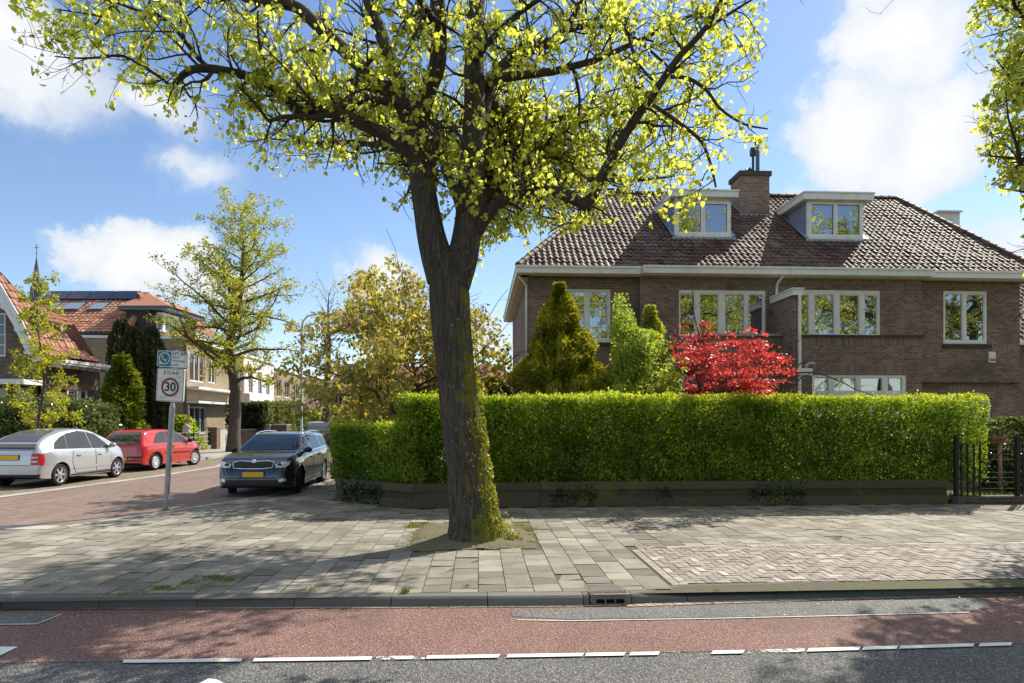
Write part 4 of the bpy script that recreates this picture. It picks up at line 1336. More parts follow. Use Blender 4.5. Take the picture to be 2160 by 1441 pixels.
def make_car(name, label, spec, paint, group=None):
    S = spec
    car = thing(name, label, 'car', (0, 0, 0), 0, group)
    top, belt, wb, wr, bot = [smooth_tab(S[k]) for k in ('top', 'belt', 'wb', 'wr', 'bot')]
    xr_, xf_ = S['top'][0][0], S['top'][-1][0]
    RW = S['rw']; RA = RW + S.get('gap', .055)
    xs = set(np.linspace(xr_, xf_, 70).round(4)) | set(np.linspace(xr_, xr_ + .25, 10).round(4)) | set(np.linspace(xf_ - .25, xf_, 10).round(4))
    for w in S['axles']: xs |= set((w + RA * np.sin(np.linspace(-PI / 2, PI / 2, 25))).round(4)); xs |= {w - RA - .002, w + RA + .002}
    xs = sorted(xs)

    def section(x):
        b, t, w, r, z0 = float(belt(x)), float(top(x)), float(wb(x)), float(wr(x)), float(bot(x))
        t = max(t, b + .03)
        h = t - b
        za = z0
        for ax in S['axles']:
            if abs(x - ax) < RA: za = max(za, RW + math.sqrt(max(0, RA * RA - (x - ax) ** 2)))
        fl = 1.0
        for ax in S['axles']: fl = max(fl, 1 + S.get('flare', .014) * math.exp(-((x - ax) / (RA * .9)) ** 4))
        side = [(w * .955, z0 + .0), (w * .985, z0 + .09), (w, z0 + .35 * (b - z0)), (w * .998, z0 + .62 * (b - z0)), (w * .985, b - .07), (w * .955, b)]
        gl = [(r + (w * .955 - r) * .42, b + h * .55), (r + (w * .955 - r) * .10, b + h * .86), (r - .07, b + h * .955), (r * .55, b + h * .99), (0, t)]
        P = [(0, z0), (w * .6, z0)] + side + gl
        C = catmull(P, 4)
        C[:, 0] = np.maximum(C[:, 0], 0)
        if za > z0:
            C[:, 1] = np.maximum(C[:, 1], za)
        low = C[:, 1] < (z0 + .3 * (b - z0))
        C[:, 0] = np.where((C[:, 0] > w * .8) & (C[:, 1] < b - .1), C[:, 0] * fl, C[:, 0])
        return C
    V = []; n = None; m = MB()
    secs = [section(x) for x in xs]
    n = len(secs[0])
    for x, C in zip(xs, secs):
        for y, z in C: V.append((x, -y, z))
        for y, z in C: V.append((x, y, z))
    Fs = []; mi = []
    for i in range(len(xs) - 1):
        a, b = i * 2 * n, (i + 1) * 2 * n
        for k in range(n - 1):
            dark = 1 if k < 8 else 0
            Fs.append((a + k, a + k + 1, b + k + 1, b + k)); mi.append(dark)
            Fs.append((a + n + k + 1, a + n + k, b + n + k, b + n + k + 1)); mi.append(dark)
    for base in (0, (len(xs) - 1) * 2 * n):
        for k in range(n - 1):
            Fs.append((base + k, base + k + 1, base + n + k + 1, base + n + k)); mi.append(0)
    m.add(V, Fs); m.m = mi
    bm = bmesh.new()
    vs = [bm.verts.new(v) for v in m.v]
    for f in m.f:
        try: bm.faces.new([vs[i] for i in f])
        except ValueError: pass
    bm.normal_update()
    tree = BVHTree.FromBMesh(bm); bm.free()
    body = MB(); body.v, body.f, body.m, body.t, body.n = m.v, m.f, m.m, m.t, m.n
    ob = body.build('body', [paint, M_black], car, smooth=True, auto=38)
    bmw = bmesh.new(); bmw.from_mesh(ob.data); bmesh.ops.remove_doubles(bmw, verts=bmw.verts, dist=.0005); bmesh.ops.recalc_face_normals(bmw, faces=bmw.faces); bmw.to_mesh(ob.data); bmw.free()

    def panel(poly, axis, sgn, off, mb=None, step=.05, mat=None, name=None, parent=None):
        """outline drawn on a side ('y': x,z), an end ('x': y,z) or the top ('z': x,y), laid on the body surface"""
        mb = mb or MB()
        step = min(step, .03); off = off + .001
        b = bmesh.new()
        if axis == 'y': vv = [b.verts.new((p[0], 0, p[1])) for p in poly]; nrm = ((1, 0, 0), (0, 0, 1))
        elif axis == 'x': vv = [b.verts.new((0, p[0], p[1])) for p in poly]; nrm = ((0, 1, 0), (0, 0, 1))
        else: vv = [b.verts.new((p[0], p[1], 0)) for p in poly]; nrm = ((1, 0, 0), (0, 1, 0))
        b.faces.new(vv)
        for nn in nrm:
            nv = Vector(nn); lo = min(v.co.dot(nv) for v in b.verts); hi = max(v.co.dot(nv) for v in b.verts)
            k = max(1, int((hi - lo) / step))
            for j in range(1, k):
                bmesh.ops.bisect_plane(b, geom=list(b.verts) + list(b.edges) + list(b.faces), dist=1e-5, plane_co=nv * (lo + (hi - lo) * j / k), plane_no=nv)
        d = {'y': Vector((0, -sgn, 0)), 'x': Vector((-sgn, 0, 0)), 'z': Vector((0, 0, -1))}[axis]
        bad = []
        for v in b.verts:
            o = v.co - d * 6
            hit = tree.ray_cast(o, d)
            if hit[0] is None:
                hit2 = tree.find_nearest(v.co + Vector((0, 0, 0)) - d * .8)
                hit = hit2
            nn = hit[1] if hit[1].dot(d) < 0 else -hit[1]
            v.co = hit[0] + nn * off
        bmesh.ops.recalc_face_normals(b, faces=b.faces)
        mb.bm(b)
        if name: return mb.build(name, mat, parent or car, smooth=True, auto=30)
        return mb
    # doors with handles and dark shut lines
    for sg in (-1, 1):
        for k, poly in enumerate(S['doors']):
            gp = MB(); panel(poly, 'y', sg, .0015, gp); gapo = gp
            cx_ = sum(p[0] for p in poly) / len(poly); cz_ = sum(p[1] for p in poly) / len(poly)
            ins = []
            for p in poly:
                dx, dz = p[0] - cx_, p[1] - cz_; L = math.hypot(dx, dz)
                ins.append((p[0] - dx / L * .013, p[1] - dz / L * .013))
            dmb = MB(); panel(ins, 'y', sg, .004, dmb)
            dob = dmb.build('door', paint, car, smooth=True, auto=30)
            gapo.build('door_gap', M_black, dob, smooth=True)
            hxp, hzp = S['handles'][k]
            panel([(hxp - .085, hzp - .022), (hxp + .085, hzp - .022), (hxp + .085, hzp + .026), (hxp - .085, hzp + .026)], 'y', sg, .006, None, .05, M_black, 'handle_recess', dob)
            hit = tree.ray_cast(Vector((hxp, sg * 3, hzp)), Vector((0, -sg, 0)))[0]
            hm = MB(); hm.box(hxp - .085, hxp + .085, -.012, .012, hzp - .006, hzp + .020, bev=.008); hm.v = [(v[0], v[1] + hit.y + sg * .022, v[2]) for v in hm.v]
            hm.build('handle', paint if S.get('handle_paint', True) else M_black, dob, smooth=True, auto=40)
        if S.get('side_trim'):
            panel(S['side_trim'], 'y', sg, .014, None, .08, paint if S.get('trim_paint') else M_black, 'rubbing_strip')
        for poly in S['side_glass']:
            g_ = MB(); cx_ = sum(p[0] for p in poly) / len(poly); cz_ = sum(p[1] for p in poly) / len(poly)
            big = [(p[0] + (p[0] - cx_) * .05 + .012 * np.sign(p[0] - cx_), p[1] + .016 * np.sign(p[1] - cz_)) for p in poly]
            fr = panel(big, 'y', sg, .004, None, .04, S.get('seal', M_black), 'window_seal')
            panel(poly, 'y', sg, .008, None, .04, M_cglass, 'side_window')
        if S.get('sill'): panel(S['sill'], 'y', sg, .010, None, .06, M_black, 'sill_trim')
        for poly in S.get('arch_trim', []): panel(poly, 'y', sg, .012, None, .05, M_black, 'arch_trim')
        # mirrors
        mx_, mz_ = S['mirror']
        hit = tree.ray_cast(Vector((mx_, sg * 3, mz_)), Vector((0, -sg, 0)))[0]
        b = bmesh.new(); bmesh.ops.create_uvsphere(b, u_segments=14, v_segments=10, radius=1)
        for v in b.verts: v.co = Vector((mx_ + v.co.x * .085 * (1.0 if v.co.x > 0 else .55), hit.y + sg * .13 + v.co.y * .105, mz_ + .05 + v.co.z * .072))
        mm = MB().bm(b); mm.tube([(mx_, hit.y - sg * .02, mz_ - .02), (mx_, hit.y + sg * .09, mz_ + .02)], .025, 8)
        mm.build('mirror', S.get('mirror_mat') or paint, car, smooth=True, auto=50)
    bk = S.get('backing', .002)
    if S.get('windscreen'):
        panel([(y * 1.03, z) for y, z in S['windscreen']], 'x', 1, .003, None, .05, M_black, 'windscreen_seal')
        panel(S['windscreen'], 'x', 1, .008, None, .05, M_cglass, 'windscreen')
    for poly in S.get('rear_glass', []):
        panel(poly, 'x', -1, .007, None, .04, M_cglass, 'rear_window')
    for poly in S.get('rear_top', []):
        panel(poly, 'z', 1, .006, None, .05, S.get('rear_top_mat', M_cglass), 'rear_window')
    for poly in S.get('tail', []):
        for sg in (1, -1): panel([(y * sg, z) for y, z in poly], 'x', -1, .012, None, .03, M_red_l, 'tail_light')
    for poly in S.get('tail_side', []):
        for sg in (1, -1): panel(poly, 'y', sg, .010, None, .03, M_red_l, 'tail_light')
    for poly in S.get('tail_white', []):
        for sg in (1, -1): panel([(y * sg, z) for y, z in poly], 'x', -1, .016, None, .03, M_clear, 'reverse_light')
    for poly in S.get('rear_black', []): panel(poly, 'x', -1, .012, None, .05, M_black, 'bumper_trim')
    for poly in S.get('front_black', []): panel(poly, 'x', 1, .008, None, .05, M_black, 'air_intake')
    for poly in S.get('head', []):
        for sg in (1, -1): panel([(y * sg, z) for y, z in poly], 'x', 1, .010, None, .03, M_clear, 'headlight')
    for poly in S.get('fog', []):
        for sg in (1, -1): panel([(y * sg, z) for y, z in poly], 'x', 1, .012, None, .03, M_clear, 'fog_light')
    if S.get('tailgate'):
        gp = MB(); panel(S['tailgate'], 'x', -1, .0015, gp); 
        cx_ = 0; cz_ = sum(p[1] for p in S['tailgate']) / len(S['tailgate'])
        ins = [(p[0] - .012 * np.sign(p[0]), p[1] - .012 * np.sign(p[1] - cz_)) for p in S['tailgate']]
        tg = panel(ins, 'x', -1, .004, None, .05, paint, 'tailgate'); gp.build('tailgate_gap', M_black, tg, smooth=True)
    if S.get('plate'):
        e, y0, y1, z0, z1 = S['plate']
        hs_ = [tree.ray_cast(Vector((6 * e, y, z)), Vector((-e, 0, 0)))[0].x for y in (y0, (y0 + y1) / 2, y1) for z in (z0, z1)]
        xp = max(h * e for h in hs_) * e
        pm = MB(); pm.box(min(xp, xp + e * .022), max(xp, xp + e * .022), y0 - .012, y1 + .012, z0 - .010, z1 + .010); ph = pm.build('plate_holder', M_black, car)
        pm = MB(); pm.box(min(xp + e * .0225, xp + e * .026), max(xp + e * .0225, xp + e * .026), y0, y1, z0, z1); pm.build('number_plate', M_plate, ph)
        yb_ = (y1 - .045, y1) if e < 0 else (y0, y0 + .045)
        pm = MB(); pm.box(min(xp + e * .0262, xp + e * .027), max(xp + e * .0262, xp + e * .027), yb_[0], yb_[1], z0, z1); pm.build('country_band', M_eu, ph)
    # wheels
    for ax in S['axles']:
        for sg in (-1, 1):
            steer = S.get('steer', 0) if ax == max(S['axles']) else 0
            w = bpy.data.objects.new('wheel', None); COL.objects.link(w); w.parent = car; w.empty_display_size = .1
            w.location = (ax, sg * (float(wb(ax)) - .11), RW); w.rotation_euler = (0, 0, steer)
            Mx = Matrix.Rotation(-sg * PI / 2, 4, 'X')
            t = MB(); r = RW
            t.lathe([(r * .66, -.09), (r * .80, -.10), (r * .93, -.095), (r * .985, -.075), (r, -.04), (r, .04), (r * .985, .075), (r * .93, .095), (r * .80, .10), (r * .66, .09)], 36, Mx)
            t.build('tyre', M_tyre, w, smooth=True, auto=60)
            rm = MB()
            rm.lathe([(r * .66, -.088), (r * .69, .096), (r * .655, .092), (r * .61, .06), (r * .60, -.05)], 36, Mx)
            rm.mi = 1; rm.lathe([(r * .61, .012), (.001, .012)], 24, Mx); rm.mi = 0
            ns = S.get('spokes', 6)
            if S.get('cover'):
                rm.lathe([(r * .64, .07), (r * .58, .088), (r * .28, .095), (r * .24, .085), (.001, .09)], 36, Mx)
                rm.mi = 1
                for k in range(ns):
                    a = 2 * PI * k / ns
                    rm.lathe([(.001, .0945), (r * .06, .094)], 8, Mx @ Matrix.Translation((r * .47 * math.cos(a), r * .47 * math.sin(a), 0)))
            else:
                for k in range(ns):
                    a = 2 * PI * k / ns
                    Mk = Mx @ Matrix.Rotation(a, 4, 'Z')
                    wi, wo = r * .10, r * (.115 if ns < 7 else .08)
                    Vv = [(r * .1, -wi, .085), (r * .1, wi, .085), (r * .63, wo, .075), (r * .63, -wo, .075), (r * .1, -wi, .03), (r * .1, wi, .03), (r * .63, wo, .03), (r * .63, -wo, .03)]
                    rm.add([Mk @ Vector(v) for v in Vv], [(0, 3, 2, 1), (0, 1, 5, 4), (1, 2, 6, 5), (2, 3, 7, 6), (3, 0, 4, 7)])
                rm.lathe([(r * .17, .03), (r * .17, .092), (r * .12, .098), (.001, .098)], 18, Mx)
            rm.build('rim', [M_hub if S.get('cover') else M_rim, M_black], w, smooth=True, auto=35)
    return car, panel, tree


def place(car, x, y, heading, z=0.0, tilt=0.0):
    """heading: direction of the nose, radians from +Y towards +X"""
    car.location = (x, y, z)
    car.rotation_euler = (tilt, 0, PI / 2 - heading)


def band_poly(xs, zlo, zhi): return [(x, zlo(x)) for x in xs] + [(x, zhi(x)) for x in xs[::-1]]


def arch_ring(ax, r0, r1, zc, a0=-10, a1=190, n=13):
    A = np.radians(np.linspace(a0, a1, n))
    return [[(ax + r1 * math.cos(A[i]), zc + r1 * math.sin(A[i])), (ax + r1 * math.cos(A[i + 1]), zc + r1 * math.sin(A[i + 1])),
             (ax + r0 * math.cos(A[i + 1]), zc + r0 * math.sin(A[i + 1])), (ax + r0 * math.cos(A[i]), zc + r0 * math.sin(A[i]))] for i in range(n - 1)]


# ---- silver hatchback with a tall rounded roof and a long sloping tail glass
sil = dict(
    top=[(-1.90, .62), (-1.885, .86), (-1.83, 1.02), (-1.68, 1.20), (-1.35, 1.37), (-.9, 1.49), (-.4, 1.545), (.0, 1.545), (.35, 1.475), (.75, 1.30), (1.05, 1.13), (1.25, 1.03), (1.5, .93), (1.75, .80), (1.88, .66), (1.93, .52)],
    belt=[(-1.90, .58), (-1.83, .94), (-1.5, .985), (-.8, .965), (.3, .925), (1.0, .89), (1.3, .86), (1.6, .76), (1.8, .64), (1.93, .48)],
    wb=[(-1.90, .69), (-1.84, .775), (-1.6, .825), (-1.0, .838), (1.1, .838), (1.5, .80), (1.75, .70), (1.93, .50)],
    wr=[(-1.90, .64), (-1.8, .65), (-1.5, .615), (-.9, .60), (.1, .60), (.6, .64), (1.0, .72), (1.3, .74), (1.6, .68), (1.93, .44)],
    bot=[(-1.90, .30), (-1.8, .24), (-1.5, .21), (1.5, .19), (1.8, .22), (1.93, .32)],
    axles=(-1.18, 1.22), rw=.30, gap=.05, flare=.022, spokes=6,
    doors=[[(-.72, .93), (-.75, .60), (-.62, .30), (.22, .30), (.20, .925)], [(.22, .92), (.235, .30), (.82, .30), (.87, .60), (.95, .86)]],
    handles=[(-.50, .79), (.40, .77)], side_trim=[(-.68, .42), (.83, .42), (.85, .485), (-.70, .485)], trim_paint=True,
    side_glass=[[(-1.36, 1.015), (-.90, 1.005), (-.84, 1.36), (-1.02, 1.30), (-1.25, 1.17)], [(-.83, 1.005), (.08, .98), (-.02, 1.43), (-.30, 1.455), (-.76, 1.39)], [(.17, .975), (.93, .945), (.72, 1.12), (.40, 1.34), (.08, 1.425)]],
    sill=[(-.80, .20), (.86, .20), (.86, .285), (-.80, .285)],
    mirror=(.84, .97), windscreen=[(-.60, 1.03), (.60, 1.03), (.56, 1.36), (.50, 1.46), (-.50, 1.46), (-.56, 1.36)],
    rear_glass=[[(-.60, 1.01), (.60, 1.01), (.575, 1.155), (-.575, 1.155)]],
    rear_top=[[(-1.66, -.53), (-.85, -.40), (-.85, .40), (-1.66, .53)]], rear_top_mat=m_plain('tinted_roof_glass', (.10, .10, .105), .12, 0, .6),
    tailgate=[(-.60, .60), (.60, .60), (.60, .99), (-.60, .99)],
    tail=[[(.56, .60), (.74, .60), (.745, .90), (.57, .90)]], tail_side=[[(-1.87, .60), (-1.74, .60), (-1.72, .74), (-1.74, .89), (-1.85, .89)]],
    tail_white=[[(.585, .68), (.715, .68), (.715, .71), (.585, .71)], [(.585, .79), (.715, .79), (.715, .815), (.585, .815)]],
    rear_black=[[(-.74, .24), (.74, .24), (.76, .36), (-.76, .36)]],
    plate=(-1, -.24, .28, .74, .86), head=[[(.42, .60), (.70, .62), (.72, .76), (.45, .72)]])
M_silver = m_paint('silver_paint', (.52, .53, .55), .55, .32)
silver, pan_s, _ = make_car('hatchback_car', 'silver hatchback with a long sloping tail window, parked in front of the red car', sil, M_silver)
place(silver, -13.05, 18.35, math.radians(1.0))
pan_s([(-.76, .60), (.76, .60), (.76, .46), (-.76, .46)], 'x', -1, .012, None, .06, M_silver, 'rear_bumper')

# ---- red three-door
red = dict(
    top=[(-1.91, .50), (-1.90, .80), (-1.86, .95), (-1.74, 1.16), (-1.60, 1.335), (-1.45, 1.405), (-1.0, 1.44), (-.4, 1.44), (.05, 1.405), (.40, 1.31), (.75, 1.13), (.98, 1.01), (1.3, .95), (1.6, .85), (1.8, .70), (1.91, .50)],
    belt=[(-1.91, .46), (-1.86, .88), (-1.5, .95), (-.6, .94), (.4, .91), (1.0, .88), (1.4, .82), (1.7, .70), (1.91, .44)],
    wb=[(-1.91, .70), (-1.84, .77), (-1.6, .81), (-1.0, .823), (1.1, .823), (1.5, .78), (1.75, .68), (1.91, .48)],
    wr=[(-1.91, .66), (-1.7, .64), (-1.4, .60), (-.9, .585), (.0, .585), (.5, .63), (.95, .71), (1.3, .71), (1.6, .66), (1.91, .42)],
    bot=[(-1.91, .30), (-1.8, .22), (-1.5, .19), (1.5, .18), (1.8, .22), (1.91, .32)],
    axles=(-1.22, 1.27), rw=.295, gap=.05, flare=.02, spokes=13, cover=True, steer=-.28,
    doors=[[(-.42, .92), (-.45, .55), (-.38, .27), (.78, .27), (.86, .60), (.88, .86)]], handles=[(-.24, .79)], handle_paint=False,
    side_trim=[(-.70, .56), (.82, .53), (.82, .575), (-.70, .605)],
    side_glass=[[(-1.28, .97), (-.52, .965), (-.50, 1.32), (-.72, 1.335), (-1.0, 1.24)], [(-.42, .965), (.86, .92), (.60, 1.10), (.25, 1.27), (-.10, 1.335), (-.40, 1.345)]],
    arch_trim=arch_ring(-1.22, .335, .385, .295) + arch_ring(1.27, .335, .385, .295),
    mirror=(.72, .93), mirror_mat=M_black, windscreen=[(-.60, 1.01), (.60, 1.01), (.52, 1.33), (-.52, 1.33)],
    rear_glass=[[(-.64, .94), (.64, .94), (.60, 1.10), (.53, 1.33), (-.53, 1.33), (-.60, 1.10)]],
    tailgate=[(-.58, .50), (.58, .50), (.60, .92), (-.60, .92)],
    tail=[[(.60, .95), (.70, .92), (.66, 1.10), (.585, 1.24), (.56, 1.22)]],
    rear_black=[[(-.74, .47), (-.26, .47), (-.26, .52), (-.74, .52)], [(.26, .47), (.74, .47), (.74, .52), (.26, .52)]],
    plate=(-1, -.25, .25, .38, .49), head=[[(.42, .62), (.68, .64), (.70, .78), (.45, .74)]])
M_redp = m_paint('red_paint', (.50, .015, .018), 0, .25)
redcar, pan_r, _ = make_car('hatchback_car', 'red three-door hatchback parked in front of the silver hatchback', red, M_redp)
place(redcar, -13.2, 23.4, math.radians(3.5))

# ---- dark estate facing the camera
est = dict(
    top=[(-2.28, .50), (-2.27, .90), (-2.20, 1.04), (-2.05, 1.24), (-1.92, 1.38), (-1.75, 1.43), (-1.0, 1.465), (-.1, 1.465), (.3, 1.42), (.70, 1.25), (1.05, 1.06), (1.15, 1.02), (1.6, .975), (1.95, .915), (2.12, .85), (2.21, .76), (2.26, .64), (2.29, .46)],
    belt=[(-2.28, .46), (-2.2, .95), (-1.6, 1.0), (-.6, .97), (.5, .93), (1.1, .90), (1.6, .89), (1.95, .84), (2.12, .77), (2.22, .64), (2.29, .40)],
    wb=[(-2.28, .72), (-2.18, .82), (-1.9, .865), (-1.2, .882), (1.4, .882), (1.8, .872), (2.0, .85), (2.14, .80), (2.23, .73), (2.29, .64)],
    wr=[(-2.28, .66), (-2.1, .66), (-1.7, .62), (-.8, .615), (.1, .60), (.6, .65), (1.1, .74), (1.6, .79), (2.0, .76), (2.2, .66), (2.29, .54)],
    bot=[(-2.28, .32), (-2.15, .24), (-1.8, .20), (1.7, .18), (2.1, .19), (2.29, .26)],
    axles=(-1.20, 1.38), rw=.32, gap=.055, flare=.016, spokes=7, steer=.30,
    doors=[[(-.78, .95), (-.84, .62), (-.70, .30), (.12, .30), (.10, .94)], [(.125, .94), (.14, .30), (.98, .30), (1.0, .58), (1.05, .88)]],
    handles=[(-.55, .84), (.32, .82)], side_trim=[(-.74, .44), (.98, .44), (.98, .49), (-.74, .49)], trim_paint=True,
    side_glass=[[(-1.92, 1.05), (-1.06, 1.03), (-1.08, 1.34), (-1.5, 1.335), (-1.72, 1.29)], [(-1.00, 1.02), (.00, 1.0), (-.02, 1.375), (-.5, 1.38), (-1.02, 1.35)], [(.06, 1.0), (1.0, .97), (.70, 1.17), (.38, 1.33), (.04, 1.375)]],
    seal=M_chrome, mirror=(.88, .98), mirror_mat=M_black,
    windscreen=[(-.66, 1.04), (.66, 1.04), (.60, 1.22), (.54, 1.40), (-.54, 1.40), (-.60, 1.22)],
    rear_glass=[[(-.58, 1.05), (.58, 1.05), (.54, 1.34), (-.54, 1.34)]],
    front_black=[[(-.42, .665), (.42, .665), (.46, .80), (.30, .815), (0, .80), (-.30, .815), (-.46, .80)], [(-.62, .30), (.62, .30), (.58, .40), (-.58, .40)]],
    head=[[(.52, .675), (.70, .68), (.79, .735), (.80, .82), (.70, .815), (.50, .755)]], fog=[[(.60, .35), (.74, .36), (.74, .43), (.62, .43)]],
    plate=(1, -.26, .26, .47, .585))
M_darkp = m_paint('anthracite_paint', (.018, .025, .042), .4, .2)
estate, pan_e, tr_e = make_car('estate_car', 'dark anthracite estate car with a chrome grille facing the viewer beside the hedge', est, M_darkp)
place(estate, -6.19, 16.95, math.radians(180 - 4.0), 0, 0)
# chrome grille surround, slats and badge disc
gm_ = MB()
def front_x(y, z):
    h = tr_e.ray_cast(Vector((6, y, z)), Vector((-1, 0, 0)))[0]
    return h.x if h else 2.25
L = [(-.44, .675), (-.47, .80), (-.32, .835), (-.12, .825), (0, .80), (.12, .825), (.32, .835), (.47, .80), (.44, .675), (.2, .655), (-.2, .655), (-.44, .675)]
gm_.tube([(front_x(y, z) + .014, y, z) for y, z in L], .014, 6)
gr_ = gm_.build('grille_frame', M_chrome, estate, smooth=True)
gm_ = MB()
for k in range(19):
    y = -.405 + .81 * k / 18; gm_.tube([(front_x(y, z) + .014, y, z) for z in (.68, .72, .76, .795)], .0055, 4)
gm_.build('grille_slat', m_plain('dark_chrome', (.12, .12, .13), .3, .8), gr_)
gm_ = MB(); gm_.lathe([(.048, 0), (.048, .012), (.04, .016), (.001, .016)], 24, Matrix.Translation((front_x(0, .815) + .004, 0, .825)) @ Matrix.Rotation(PI / 2 - .5, 4, 'Y')); gm_.build('badge', M_chrome, gr_, smooth=True, auto=40)
for sg in (-1, 1):
    rm_ = MB(); hz_ = lambda x: tr_e.ray_cast(Vector((x, sg * .60, 3)), Vector((0, 0, -1)))[0].z
    X = [-1.75, -1.68, -1.4, -.8, -.2, .12, .20]; O_ = [-.01, .035, .05, .055, .05, .035, -.01]
    rm_.tube([(x, sg * .60, hz_(x) + o) for x, o in zip(X, O_)], .016, 8); rm_.build('roof_rail', M_chrome, estate, smooth=True)
    rm_ = MB()
    hx_ = front_x(sg * .66, .75)
    rm_.lathe([(.052, 0), (.05, .012), (.04, .02), (.03, .012), (.001, .008)], 18, Matrix.Translation((front_x(sg * .60, .735) + .006, sg * .60, .735)) @ Matrix.Rotation(PI / 2, 4, 'Y')); rm_.build('lamp_reflector', M_black, estate, smooth=True)
pan_e([(-.60, .455), (.60, .455), (.66, .44), (.60, .42), (-.60, .42), (-.66, .44)], 'x', 1, .014, None, .06, M_darkp, 'bumper_lip')
im = MB(); im.box(-.9, .6, -.55, .55, .5, .62); im.build('seat', M_black, estate)

# ---- cars far down the side street
suv = dict(sil)
suv.update(top=[(-2.15, .60), (-2.14, .95), (-2.08, 1.12), (-1.9, 1.42), (-1.7, 1.56), (-1.0, 1.62), (-.2, 1.62), (.3, 1.55), (.9, 1.18), (1.1, 1.10), (1.6, 1.02), (2.0, .88), (2.15, .6)],
           belt=[(-2.15, .56), (-2.08, 1.04), (-1.5, 1.08), (0, 1.04), (1.1, 1.0), (1.6, .92), (2.0, .78), (2.15, .52)],
           wb=[(-2.15, .74), (-2.0, .86), (-1.5, .90), (1.4, .90), (1.9, .80), (2.15, .6)], wr=[(-2.15, .70), (-1.8, .68), (-1.2, .65), (.2, .64), (.9, .74), (1.5, .76), (2.15, .5)],
           bot=[(-2.15, .36), (-1.9, .26), (1.8, .24), (2.15, .36)], axles=(-1.3, 1.32), rw=.34,
           doors=[[(-.7, 1.02), (-.72, .6), (-.55, .34), (.2, .34), (.18, 1.02)], [(.22, 1.02), (.235, .34), (.95, .34), (1.0, .6), (1.0, .98)]], handles=[(-.5, .92), (.4, .9)], side_trim=None,
           side_glass=[[(-1.6, 1.13), (-.8, 1.10), (-.8, 1.48), (-1.4, 1.44)], [(-.7, 1.10), (.9, 1.06), (.3, 1.46), (-.1, 1.52), (-.7, 1.5)]], sill=[(-.85, .25), (.9, .25), (.9, .34), (-.85, .34)],
           mirror=(.86, 1.06), windscreen=[(-.62, 1.14), (.62, 1.14), (.55, 1.50), (-.55, 1.50)], rear_glass=[[(-.62, 1.14), (.62, 1.14), (.55, 1.48), (-.55, 1.48)]], rear_top=[], tailgate=[(-.6, .66), (.6, .66), (.6, 1.08), (-.6, 1.08)],
           tail=[[(.56, .86), (.80, .86), (.80, 1.02), (.56, 1.02)]], tail_side=[], tail_white=[], rear_black=[[(-.74, .38), (.74, .38), (.76, .52), (-.76, .52)]], plate=(-1, -.26, .26, .88, .99), head=[], spokes=7)
suvcar, _, _ = make_car('suv_car', 'dark grey car seen from behind, far down the side street past the estate car', suv, m_paint('slate_paint', (.06, .07, .085), .5, .3))
place(suvcar, -10.95, 36.0, math.radians(-17))
blue, _, _ = make_car('small_car', 'pale blue car of which only the roof shows above the low hedge end', red, m_paint('blue_paint', (.22, .36, .62), .4, .3))
place(blue, -12.0, 45.5, math.radians(-20))
# ================================================================== the big lime tree
M_bark = m_bark('lime_bark', (.028, .022, .017), (.15, .125, .10), ((.11, .12, .012), (.26, .25, .03)), (.34, .33, .29), 20, 2.6, .08)
M_bark2 = m_bark('limb_bark', (.026, .020, .016), (.10, .08, .065), ((.10, .10, .02), (.18, .17, .03)), (.26, .25, .22), 24, 4, .03, (.2, .1))
M_barkp = m_bark('plain_bark', (.05, .04, .03), (.15, .12, .095), None, (.2, .2, .18), 22, 4, .02)
M_lime = m_leaf('lime_leaf', (.30, .36, .045), (.48, .52, .09), (.68, .70, .25), .76, (1.42, 1.36, .9), .5, .3)


def bark_tube(mb, pts, rad, n=40, amp=.045, step=.07, flare=None, seed=1):
    Q, R = resample(pts, rad, step)
    T = unit(np.gradient(Q, axis=0))
    u = np.array((1.0, 0, 0)); V = []
    r_ = np.random.default_rng(seed)
    ph = r_.uniform(0, 6.28, 9); ms = [5, 7, 9, 12, 14, 17, 19, 23, 3]; wv = r_.normal(0, 1.4, 9)
    s = 0
    for i in range(len(Q)):
        if i: s += np.linalg.norm(Q[i] - Q[i - 1])
        u = u - T[i] * np.dot(u, T[i]); u /= np.linalg.norm(u); w = np.cross(T[i], u)
        a = np.arange(n) * 2 * PI / n
        d = sum(np.sin(m_ * a + p + wv_ * s) * (1 if m_ > 4 else 1.3) for m_, p, wv_ in zip(ms, ph, wv)) / 6
        rr = R[i] * (1 + amp * d)
        if flare is not None: rr = rr + flare(s, a)
        V.append(Q[i] + rr[:, None] * (np.cos(a)[:, None] * u + np.sin(a)[:, None] * w))
    Fs = []
    for i in range(len(Q) - 1):
        for k in range(n):
            k2 = (k + 1) % n; Fs.append((i * n + k, i * n + k2, (i + 1) * n + k2, (i + 1) * n + k))
    Fs.append(tuple((len(Q) - 1) * n + k for k in range(n)))
    mb.add(np.concatenate(V), Fs)
    return Q, R


TB = Vector((-.57, 9.55, 0))
TREE = thing('lime_tree', 'big lime tree on the pavement with a mossy leaning trunk and two forked stems', 'tree', TB)


def L3(pts):
    return [at(x, y, Y) for x, y, Y, r in pts], [r for x, y, Y, r in pts]


def flare(s, a):
    return .13 * math.exp(-s / .22) * (1 + .7 * np.sin(3 * a + 1.0) + .5 * np.sin(5 * a + .4)) * .6


